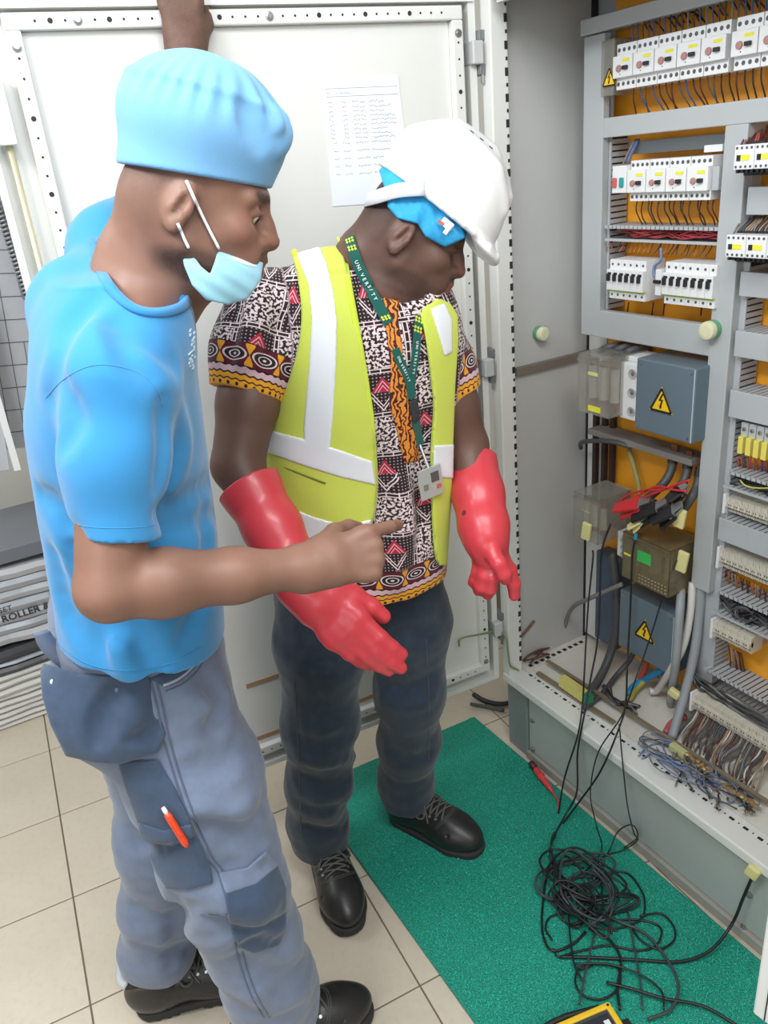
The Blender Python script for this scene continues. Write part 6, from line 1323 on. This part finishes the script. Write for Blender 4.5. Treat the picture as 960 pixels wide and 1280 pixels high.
cable([X(786, 562, 1.46), X(793, 585, 1.455), X(798, 606, 1.45), X(801, 628, 1.44)], .0065, mat('striped_sleeve', (150, 146, 88), .6, var=.3, scale=60), 'yellow and black striped cable across the orange plate')
for k, pts in enumerate(([(750, 439), (757, 435), (770, 432), (782, 430)], [(765, 442), (772, 437), (784, 433), (797, 431)], [(781, 447), (785, 440), (796, 436), (812, 436)])): cable([X(*pts[0], 1.42), X(*pts[1], 1.41), X(*pts[2], 1.43), X(*pts[3], 1.48)], .0085, I['darkgrey'], 'thick dark cable entering the upper fuse cover from above', 'thick cables above the upper fuse cover')
cable([X(778, 730, 1.39), X(755, 740, 1.38), X(735, 749, 1.37), X(717, 758, 1.40), X(708, 775, 1.42), X(703, 800, 1.43)], .0062, I['grey'], 'dusty grey cable hanging loose across the side wall corner')
# crocodile clips on the smoked cover
def clip(p0, p1, m, w, label, grp=None):
    p0, p1 = np.array(p0), np.array(p1); d = _u(p1-p0); L = np.linalg.norm(p1-p0); u = _u(np.array([-.5, 0, 1])-d*(d@np.array([-.5, 0, 1]))); s = np.cross(d, u); t = empty('crocodile_clip', p0, label, 'clip', grp)
    for e in (-1, 1):
        v = [p0+s*w*.5*a+u*w*(.12*e+.1*bb) for a, bb in ((-1, -1), (1, -1), (1, 1), (-1, 1))]+[p1+s*w*.32*a+u*w*(.5*e*.6+.1*bb) for a, bb in ((-1, -1), (1, -1), (1, 1), (-1, 1))]; build('grip', MB().hexa(v), m, t, bevel=.002)
        build('jaw', MB().hexa([p0-d*L*.45+s*w*.22*a+u*w*(.04*e+.03*bb) for a, bb in ((-1, -1), (1, -1), (1, 1), (-1, 1))]+[p0+s*w*.3*a+u*w*(.12*e+.05*bb) for a, bb in ((-1, -1), (1, -1), (1, 1), (-1, 1))]), M_STEEL, t)
    build('spring', MB().cyl(p0+d*L*.1-s*w*.4, p0+d*L*.1+s*w*.4, w*.2, 10), M_STEEL, t); return t
M_RED = mat('clip_red', (206, 44, 50), .4, var=.05)
clip(X(800, 630, 1.35), X(772, 640, 1.335), M_RED, .044, 'red crocodile clip lying on the smoked cover'); clip(X(822, 634, 1.35), X(795, 652, 1.335), M_BLACK, .044, 'black crocodile clip beside the red one on the smoked cover')
clip(X(842, 638, 1.35), X(820, 655, 1.335), M_BLACK, .044, 'black crocodile clip nearest the post on the smoked cover'); clip(X(852, 612, 1.38), X(838, 628, 1.36), M_BLACK, .036, 'black crocodile clip hanging on the thick cables')
clip(X(802, 650, 1.34), X(788, 662, 1.33), M_PALEY, .028, 'pale crocodile clip with blue ferrule on smoked cover')
for pts in ([(790, 630), (805, 622), (825, 614), (845, 606), (862, 600)], [(785, 634), (800, 618), (822, 608), (840, 612), (858, 614)], [(770, 636), (780, 622), (800, 614), (830, 612)]): wire([X(x, y, 1.36) for x, y in pts], .0028, M_RED, 'red clip lead crossing above the smoked cover', 'red clip leads', n=6)
build('ferrule', MB().cyl(X(795, 668, 1.33), X(794, 674, 1.33), .004, 8), mat('ferrule_blue', (40, 150, 190), .4), None, 'small blue ferrule on the black test lead', 'ferrule')
for (x, y, xx, h) in ((733, 664, 1.335, .050), (850, 648, 1.36, .048), (853, 702, 1.38, .055)): p = X(x, y, xx); build('cable_tag', MB().obox(p, (.010, .026, h), (_u((1, .2, 0)), _u((-.2, 1, .15)), _u((0, -.15, 1)))), M_PALEY, None, {733: 'pale yellow tag on the brownish clear cover', 850: 'pale yellow tag right above the smoked cover', 853: 'pale yellow tag at the right side of smoked cover'}[x], 'tag', bevel=.003)
# test leads running over the rail to the mat --------------------------------
M_LEAD = mat('black_test_lead', (30, 31, 33), .42, var=.1)
def lead(pts, label, r=.0026, m=M_LEAD): return wire(pts, r, m, label, None, 'test_lead', 'cable', 6, 6)
mt = .012
def fm(px, py, z=.016): return WZ(px, py, z)
lead([X(741, 688, 1.34), X(741, 700, 1.33), X(735, 760, 1.315), X(731, 830, 1.27), WX(728, 880, 1.195), WX(722, 920, 1.165), WX(705, 975, 1.14), WX(696, 1030, 1.10), fm(689, 1052, .06), fm(692, 1075, .03), fm(712, 1110), fm(742, 1132)], 'black test lead from brownish clear cover, leftmost over the rail')
lead([X(763, 655, 1.34), X(752, 690, 1.335), X(750, 740, 1.32), X(747, 800, 1.29), X(738, 850, 1.24), WX(731, 890, 1.19), WX(722, 940, 1.165), WX(721, 990, 1.14), WX(706, 1020, 1.10), fm(690, 1052, .05), fm(690, 1078, .03), fm(704, 1098), fm(728, 1120)], 'black test lead dropping past the side wall, second over the rail')
lead([X(794, 672, 1.33), X(790, 700, 1.335), X(788, 760, 1.35), X(784, 830, 1.32), X(782, 880, 1.24), WX(772, 915, 1.185), WX(750, 965, 1.16), WX(722, 1005, 1.13), WX(700, 1035, 1.09), fm(688, 1060, .04), fm(694, 1085), fm(720, 1105), fm(760, 1098)], 'black test lead passing in front of the lower blue box')
lead([X(846, 700, 1.37), X(832, 735, 1.36), X(815, 790, 1.35), X(796, 845, 1.30), WX(777, 895, 1.19), WX(748, 940, 1.165), WX(738, 990, 1.14), WX(745, 1030, 1.10), fm(752, 1062, .03), fm(730, 1090), fm(708, 1100)], 'thin grey-black test lead from the right side of the smoked cover', .0018)
lead([WX(774, 905, 1.19), WX(778, 950, 1.175), WX(784, 1005, 1.16), WX(792, 1040, 1.13), fm(797, 1050, .05), fm(780, 1062, .02), fm(752, 1072), fm(745, 1092)], 'thin black lead hooking back in front of the plinth', .0018)
lead([WX(742, 1083, 1.1), fm(760, 1066, .02), fm(772, 1040, .06), fm(790, 1031, .09), fm(797, 1046, .06), fm(780, 1060, .03)], 'short black lead loop lying against the plinth', .0018)
lead([fm(730, 1085), fm(705, 1078), fm(686, 1090), fm(679, 1125), fm(678, 1165), fm(690, 1188), fm(716, 1180), fm(732, 1165)], 'black lead forming the wide left edge of the tangle', .003)
for k in range(11):
    cx, cy = 734+wr.uniform(-22, 30), 1112+wr.uniform(-18, 32); a, c, ph, ro = wr.uniform(18, 52), wr.uniform(12, 34), wr.uniform(0, 6.28), wr.uniform(-.4, 1.1); n_ = 26; turns = wr.uniform(1.2, 2.2)
    pts = [fm(cx+(a*math.cos(t)*math.cos(ro)-c*math.sin(t)*math.sin(ro))*(1-.22*math.sin(1.3*t+k)), cy+(a*math.cos(t)*math.sin(ro)+c*math.sin(t)*math.cos(ro))*(1+.2*math.cos(1.7*t+k)), .016+.012*k*.4+.006*math.sin(3*t+k)) for t in np.linspace(ph, ph+turns*6.28, n_)]
    wire(pts, .0030 if k % 2 else .0026, M_LEAD if k % 3 else mat('worn_test_lead', (62, 66, 68), .5), 'black lead coiled in the dense middle of the tangle on the mat', 'coiled leads on the mat', 'test_lead', 'cable', 6, 3)
LO = [([(690, 1175), (682, 1160), (690, 1145), (720, 1142), (760, 1150), (800, 1150), (826, 1160), (820, 1182), (795, 1188), (760, 1182), (720, 1190), (698, 1196), (692, 1186)], 'black lead spread in a long flat loop left of the tangle'),
      ([(738, 1095), (780, 1090), (800, 1110), (806, 1130), (800, 1150), (770, 1160), (745, 1150)], 'black lead bowed out at the upper right of the tangle'),
      ([(800, 1145), (826, 1142), (842, 1158), (842, 1176), (824, 1186), (802, 1176), (790, 1160)], 'black lead loop farthest right of the tangle'),
      ([(722, 1210), (745, 1205), (772, 1210), (774, 1232), (756, 1248), (733, 1246), (720, 1232), (722, 1214), (740, 1207)], 'round black lead loop on the mat above the tester'),
      ([(736, 1160), (762, 1175), (776, 1200), (772, 1235), (775, 1262)], 'thick black lead running down to the tester'), ([(785, 1140), (792, 1180), (800, 1225), (803, 1262)], 'thin grey lead stretched straight to the tester'),
      ([(748, 1150), (740, 1180), (732, 1215), (724, 1255)], 'thin grey lead crossing the round loop'), ([(710, 1126), (712, 1165), (718, 1205), (728, 1226)], 'thin lead along the left side of the tangle'),
      ([(690, 1090), (725, 1128), (770, 1150), (808, 1168), (838, 1206), (848, 1236), (838, 1262), (810, 1274)], 'grey lead sweeping from the upper left to the tester'), ([(758, 1228), (790, 1236), (830, 1248), (880, 1258), (925, 1284)], 'black lead leaving the picture at the lower right'),
      ([(718, 1205), (760, 1205), (800, 1218), (826, 1238), (830, 1262)], 'black lead arching over the round loop'), ([(700, 1080), (724, 1074), (745, 1092), (752, 1118), (728, 1140), (706, 1132), (706, 1106)], 'black lead loop at the top of the tangle')]
for i, (px, lab) in enumerate(LO): wire([fm(x, y, .0155+.0012*i) for x, y in px], .0032 if i in (4, 8, 9) else .0024, M_LEAD if i not in (5, 6, 8) else MATS['worn_test_lead'], lab, None, 'test_lead', 'cable', 6, 6)
wire([fm(700, 1196, .02), fm(745, 1197, .018), fm(800, 1200, .018), fm(850, 1202, .018), fm(888, 1188, .03), WX(915, 1155, 1.165), WX(930, 1120, 1.18), WX(943, 1092, 1.185), WX(958, 1072, 1.21)], .0034, M_LEAD, 'black lead rising from the mat to the yellow tie on the plinth', None, 'test_lead', 'cable', 6, 6)
p = WX(941, 1090, 1.18); build('cable_tag', MB().obox(p, (.014, .028, .034), (_u((1, .2, 0)), _u((-.2, 1, .3)), _u((0, -.3, 1)))), M_PALEY, None, 'pale yellow tie on the plinth edge at far right', 'tag', bevel=.005)
# red test probe on the mat edge
a, c = fm(664, 954, .03), fm(691, 990, .02); d = _u(c-a); t = empty('test_probe', a-[0, 0, .02], 'red test probe with dark tip leaning on the mat by the plinth', 'probe')
build('handle', MB().lathe([(.0065, 0), (.0095, .01), (.010, .03), (.0125, .034), (.0085, .04), (.0075, .075), (.004, .095)], a+d*.02, d, 14), mat('probe_red', (214, 64, 66), .4), t, smooth=True); build('tip', MB().lathe([(.006, 0), (.0095, .004), (.0095, .024)], a-d*.004, d, 14), mat('probe_dark', (70, 40, 40), .4), t, smooth=True); build('cord', MB().tube(spline([a+d*.11, fm(697, 1000, .018), fm(698, 1012, .016)], 5), .0028, 6), MATS['probe_red'], t, smooth=True)
# insulation tester at the bottom edge
A, B_ = fm(690, 1283, .055), fm(758, 1254, .055); u_ = _u(B_-A); u_[2] = 0; u_ = _u(u_); v_ = np.array([u_[1], -u_[0], 0]); cc = B_-u_*.095+v_*.075; t = empty('insulation_tester', (cc[0], cc[1], .0125), 'yellow and dark grey insulation tester lying on the mat, lower edge of the picture', 'tester')
ax = (u_, v_, np.array([0, 0, 1.])); cc = np.array([cc[0], cc[1], 0])
build('case', MB().obox(cc+[0, 0, .034], (.20, .15, .042), ax), mat('tester_dark', (62, 64, 68), .5, var=.06), t, bevel=.010); b = MB()
for e in (-1, 1): b.obox(cc+v_*e*.070+[0, 0, .053], (.20, .012, .010), ax); b.obox(cc+u_*e*.095+[0, 0, .053], (.012, .15, .010), ax)
build('yellow_rim', b, mat('tester_yellow', (234, 190, 40), .45), t, bevel=.003, kind='stuff'); build('screen', MB().obox(cc+[0, 0, .0545], (.17, .115, .003), ax), mat('tester_screen', (48, 50, 56), .2), t, bevel=.001); build('white_sticker', MB().obox(cc+u_*.074-v_*.03+[0, 0, .0565], (.012, .03, .0008), ax), M_MCB, t)
for k in range(3): build('input_socket', MB().obox(cc+u_*.108-v_*(.02-.02*k)*1.6+[0, 0, .034], (.03, .018, .02), ax), M_BLACK, t, bevel=.003)
b = MB().tube(spline([cc-v_*.078-u_*.08+[0, 0, .05], cc-v_*.085+[0, 0, .05], cc-v_*.078+u_*.08+[0, 0, .045]], 6), .006, 8); build('strap', b, M_BLACK, t, smooth=True)
# green mat of looped vinyl ----------------------------------------------------
def mat_green():
    q = N('green_coil_vinyl'); P = q.coord(); n1 = q.noise(P, 420, 2, .6); n2 = q.noise(P, 5, 4, .6); v = q.n('ShaderNodeTexVoronoi', {'Vector': P, 'Scale': 330})
    c = q.mix(n2, S2L((8, 146, 124)), S2L((18, 168, 142))); c = q.mix(q.math('MULTIPLY', q.ramp(n1, .5, .68), .55), c, S2L((96, 212, 190))); c = q.mix(q.math('MULTIPLY', q.ramp(v.outputs['Distance'], .35, .7), .5), c, S2L((2, 100, 86)))
    q.set(Base_Color=c, Roughness=.55); q.bump(q.math('ADD', n1, v.outputs['Distance']), .7, .004); return q.m
M_MAT = mat_green(); mc = [np.array(p) for p in ((.600, 1.733), (1.180, 1.700), (1.180, .45), (.585, .45))]
mt_ = empty('floor_mat', (.88, 1.1, 0), 'green looped vinyl mat on the tiles in front of the plinth', 'mat')
build('backing', MB().prism([(*p, 0.0005) for p in mc], (0, 0, .0095)), M_MAT, mt_, bevel=.003)
NL = 15000; ct = rng.uniform([.60, .46], [1.176, 1.70], (NL, 2)); ang = rng.uniform(0, 6.28, NL); rad = rng.uniform(.0022, .0042, NL); tl_ = rng.uniform(-.5, .5, (NL, 2)); V = []; Fq = []; k = 6; th_ = np.linspace(0, math.pi*1.25, k)
base = np.stack([np.cos(th_), np.sin(th_)], 1)
for e, (du, dz) in enumerate(((-.0009, 0), (.0009, .0))):
    px_ = ct[:, 0, None]+rad[:, None]*base[None, :, 0]*np.cos(ang)[:, None]-du*np.sin(ang)[:, None]; py_ = ct[:, 1, None]+rad[:, None]*base[None, :, 0]*np.sin(ang)[:, None]+du*np.cos(ang)[:, None]
    pz_ = .0092+rad[:, None]*(base[None, :, 1])*.9+0*px_; V.append(np.stack([px_, py_, pz_], -1))
M_PILE = mat('green_pile', (30, 176, 150), .5, var=.35, scale=900); V = np.stack(V, 2).reshape(-1, 3); idx = np.arange(NL)[:, None]*(2*k)+np.arange(k-1)[None]*2; Fq = np.stack([idx, idx+1, idx+3, idx+2], -1).reshape(-1, 4)
build_vf('looped_pile', V, Fq, M_PILE, mt_, kind='stuff')
# sheet of paper taped to the door -----------------------------------------------
def paper_mat():
    q = N('handwritten_sheet'); P = q.coord('Generated'); sp = q.n('ShaderNodeSeparateXYZ', {0: P}); q.set(Base_Color=S2L((236, 240, 250)), Roughness=.7); return q.m
cs = [dpx(x, y, -.011) for x, y in ((401, 97), (497, 94), (516, 251), (416, 258))]; pt = [DP(s, z, -.0112) for s, z in cs]; t = empty('paper_sheet', (pt[2]+pt[3])/2, 'white sheet with handwritten table taped to the open door', 'paper')
build('sheet', MB().prism(pt, DN*.0008), paper_mat(), t); b = MB(); ink = random.Random(9); pu = lambda a, c: (pt[0]*(1-a)+pt[1]*a)*(1-c)+(pt[3]*(1-a)+pt[2]*a)*c+DN*.001
def scribble(a0, a1, c, h=.0022):
    a = a0
    while a < a1:
        w = ink.uniform(.012, .03); p0_, p1_ = pu(a, c+ink.uniform(-.004, .004)), pu(min(a+w, a1), c+ink.uniform(-.006, .006)); b.ribbon([p0_, (p0_+p1_)/2+np.array([0, 0, ink.uniform(-h, h)]), p1_], DN, .0009, .0002); a += w+ink.uniform(.004, .012)
scribble(.06, .1, .125); scribble(.17, .36, .12)
for r_ in range(9):
    c = .19+r_*.034; scribble(.06, .11, c); scribble(.23, .28, c); scribble(.36, .44, c); scribble(.46, .52, c); scribble(.58, .58+ink.uniform(.18, .34), c)
for r_ in range(5): c = .50+r_*.062; scribble(.08, .13, c); scribble(.2, .28, c); scribble(.36, .52, c); scribble(.56, .8 if r_ < 3 else .66, c)
build('handwriting', b, mat('faint_ink', (122, 128, 146), .8), t, kind='stuff'); b = MB()
for c in (.085, .145): b.ribbon([pu(.04, c), pu(.98, c-.004)], DN, .0007, .0002)
build('ruled_line', b, MATS['faint_ink'], t, kind='stuff')
# earth wire at the hinge and odds and ends
hp_ = lambda x, y, o: DP(*dpx(x, y, o), o)
wire([hp_(574, 808, .006), hp_(576, 798, .010), hp_(600, 793, .014), WX(622, 789, 1.17), WX(632, 796, 1.175), WX(635, 815, 1.18), WX(638, 832, 1.185), WX(648, 838, 1.22)], .0028, I['green'], 'green-grey earth wire from the door across the hinge to the cabinet')
build('wooden_stick', MB().tube([WY(648, 800, SY-.006), WY(668, 776, SY-.006)], .004, 6), mat('stick_brown', (112, 88, 66), .8), None, 'small brown stick wedged on the side wall', 'stick')
b = MB(); t = None
for j in range(6): wire([fl(655+wr.uniform(-6, 8), 826+wr.uniform(-6, 4), zf+.01), fl(668+wr.uniform(-6, 6), 818+wr.uniform(-5, 5), zf+.03), fl(682+wr.uniform(-4, 6), 812+wr.uniform(-4, 6), zf+.012)], .003, I['brown'], 'rusty wire stub in the far corner of the cabinet floor', 'wire stubs in the corner')
wire([WZ(x, y, .012) for x, y in ((592, 868), (606, 876), (626, 880), (650, 876))], .008, I['black'], 'black cable lying on the floor under the door hinge', name='cable', cat='cable', n=8)
wire([WZ(x, y, .012) for x, y in ((588, 880), (610, 884), (630, 888))], .006, I['darkgrey'], 'dark grey cable lying on the floor under the open door', name='cable', cat='cable', n=8)
# ---------------------------------------------------------------- stored drawings by the back wall
M_SHEET = mat('grey_white_sheets', (186, 188, 194), .45, var=.08, scale=8, dirt=((130, 132, 138), .3)); M_BAG = mat('silver_bag', (170, 174, 182), .28, .15, var=.1, scale=10); M_DBAG = mat('dark_film', (66, 68, 72), .3, var=.12); M_BOARD = mat('pale_board', (206, 204, 200), .6, var=.05, dirt=((160, 156, 150), .3)); M_PANEL = mat('panel_grey', (112, 116, 124), .4, var=.06)
sr = random.Random(21); y0_ = 2.62
def layer(name, z, h, m, label, grp, cat, x0=-.55, x1=.50, d=.40, wav=.008):
    nx = 14; v = []; f = []; ph = 2.
    for i in range(nx+1):
        x = x0+(x1-x0)*i/nx; w = (.006*math.sin(i*.9+ph)+.003*math.sin(i*2.3)) if name == 'silver_bag' else wav*math.sin(i*.9+ph)*.3; dy = sr.uniform(-.006, .006)
        v += [(x, y0_+dy, z+w), (x, y0_-.008+dy, z+h*.5+w), (x, y0_+dy, z+h*.9+w), (x, y0_+d, z+h*.9+w), (x, y0_+d, z+w)]
    for i in range(nx):
        for j in range(5): f.append((i*5+j, i*5+(j+1) % 5, i*5+5+(j+1) % 5, i*5+5+j))
    f += [(4, 3, 2, 1, 0), tuple(range(nx*5, nx*5+5))]; return build(name, MB().add(v, f), m, None, label, cat, grp, smooth=False)
z = .0
for i in range(9): h = sr.uniform(.016, .026); layer('flat_board', z, h, M_BOARD, 'pale flat board by the back wall, %s from the floor' % ORD[i], 'pale boards low in the pile', 'board', wav=.0015); z += h+.002
layer('film_roll', z, .028, M_DBAG, 'dark film roll between boards and bags, lower one', None, 'roll', wav=.003); z += .03; layer('metal_strip', z, .014, M_BAG, 'bright metal strip between the two dark film rolls', None, 'strip', wav=.002); z += .016; layer('film_roll', z, .045, M_DBAG, 'dark film roll under the silvery bags, upper one', None, 'roll', wav=.004); z += .048
tz = z
z += .008
for i in range(7): h = sr.uniform(.034, .042); layer('silver_bag', z, h, M_BAG if i % 2 else M_SHEET, 'silvery folded bag by the back wall, %s above the dark film roll' % ORD[i], 'silvery bags in the pile', 'bag', wav=.006); z += h
z += .008; zt_ = z; bag = [o for o in C.objects if o.name.startswith('silver_bag')][2]
text_mesh('ROLLER & ', .034, np.array([-.03, y0_-.0105, tz+.100]), (1, 0, 0), (0, 0, 1), mat('bag_print', (52, 54, 60), .6), 'printed_text', bag, bold=.0008); text_mesh('SET', .026, np.array([-.03, y0_-.0105, tz+.135]), (1, 0, 0), (0, 0, 1), MATS['bag_print'], 'printed_text', bag)
build('shelf_plank', MB().box((-.6, y0_, zt_+.006), (.5, y0_+.40, zt_+.055)), M_PANEL, None, 'dark grey plank lying on the silvery bags', 'plank', bevel=.004); zt_ += .058
def leaning(name, pa, pb, w, t_, m, label, cat, yy=2.66, **k): A, B = WY(*pa, yy), WY(*pb, yy+.1); d = _u(B-A); s = _u(np.cross(d, (0, 1, 0))); n = np.cross(d, s); return build(name, MB().obox((A+B)/2, (np.linalg.norm(B-A), w, t_), (d, s, n)), m, None, label, cat, **k), (A, B, d, s, n)
o, (A, B, d, s, n) = leaning('framed_panel', (-22, 592), (-62, 360), .16, .02, M_SHEET, 'white framed panel leaning above the pile', 'panel', 2.70, bevel=.003)
leaning('panel_post', (22, 588), (-20, 440), .020, .02, M_MCB, 'thin pale bar leaning beside the framed panel', 'bar', 2.68)
o, (A, B, d, s, n) = leaning('drawing_sheet', (24, 560), (-24, 290), .19, .004, M_SHEET, 'large grey sheet of drawings hanging behind the door', 'drawing', 2.84); n = n if n[1] < 0 else -n
b = MB()
for k in range(9): a_ = A+(B-A)*(.08+.105*k); b.ribbon([a_-s*.09+n*.0025, a_+s*(.09 if k % 2 else .02)+n*.0025], n, .003, .0006)
for k in range(4): o_ = s*(-.07+.045*k); b.ribbon([A+o_+(B-A)*.05+n*.0025, A+o_+(B-A)*(.95 if k % 2 else .5)+n*.0025], n, .0025, .0006)
build('drawn_line', b, mat('drawn_line_grey', (96, 98, 106), .7), o, kind='stuff')
o, (A, B, d, s, n) = leaning('dark_pipe', (40, 375), (-16, 150), .055, .05, mat('pipe_blue_grey', (110, 116, 128), .35, .2), 'blue-grey duct leaning behind the open door', 'duct', 2.80, bevel=.015)
A, B = WY(42, 392, 2.75), WY(-4, 250, 2.80); b = MB(); d = _u(B-A); s = _u(np.cross(d, (0, 1, 0))); n = np.cross(d, s); L_ = np.linalg.norm(B-A)
b.tube([A+d*L_*t+(s*math.cos(t*170)+n*math.sin(t*170))*.012 for t in np.linspace(0, 1, 220)], .0045, 5); build('spiral_hose', b, mat('spiral_hose_grey', (150, 152, 158), .3, .4, var=.4, scale=40), None, 'speckled spiral hose hanging behind the open door', 'hose', smooth=True)
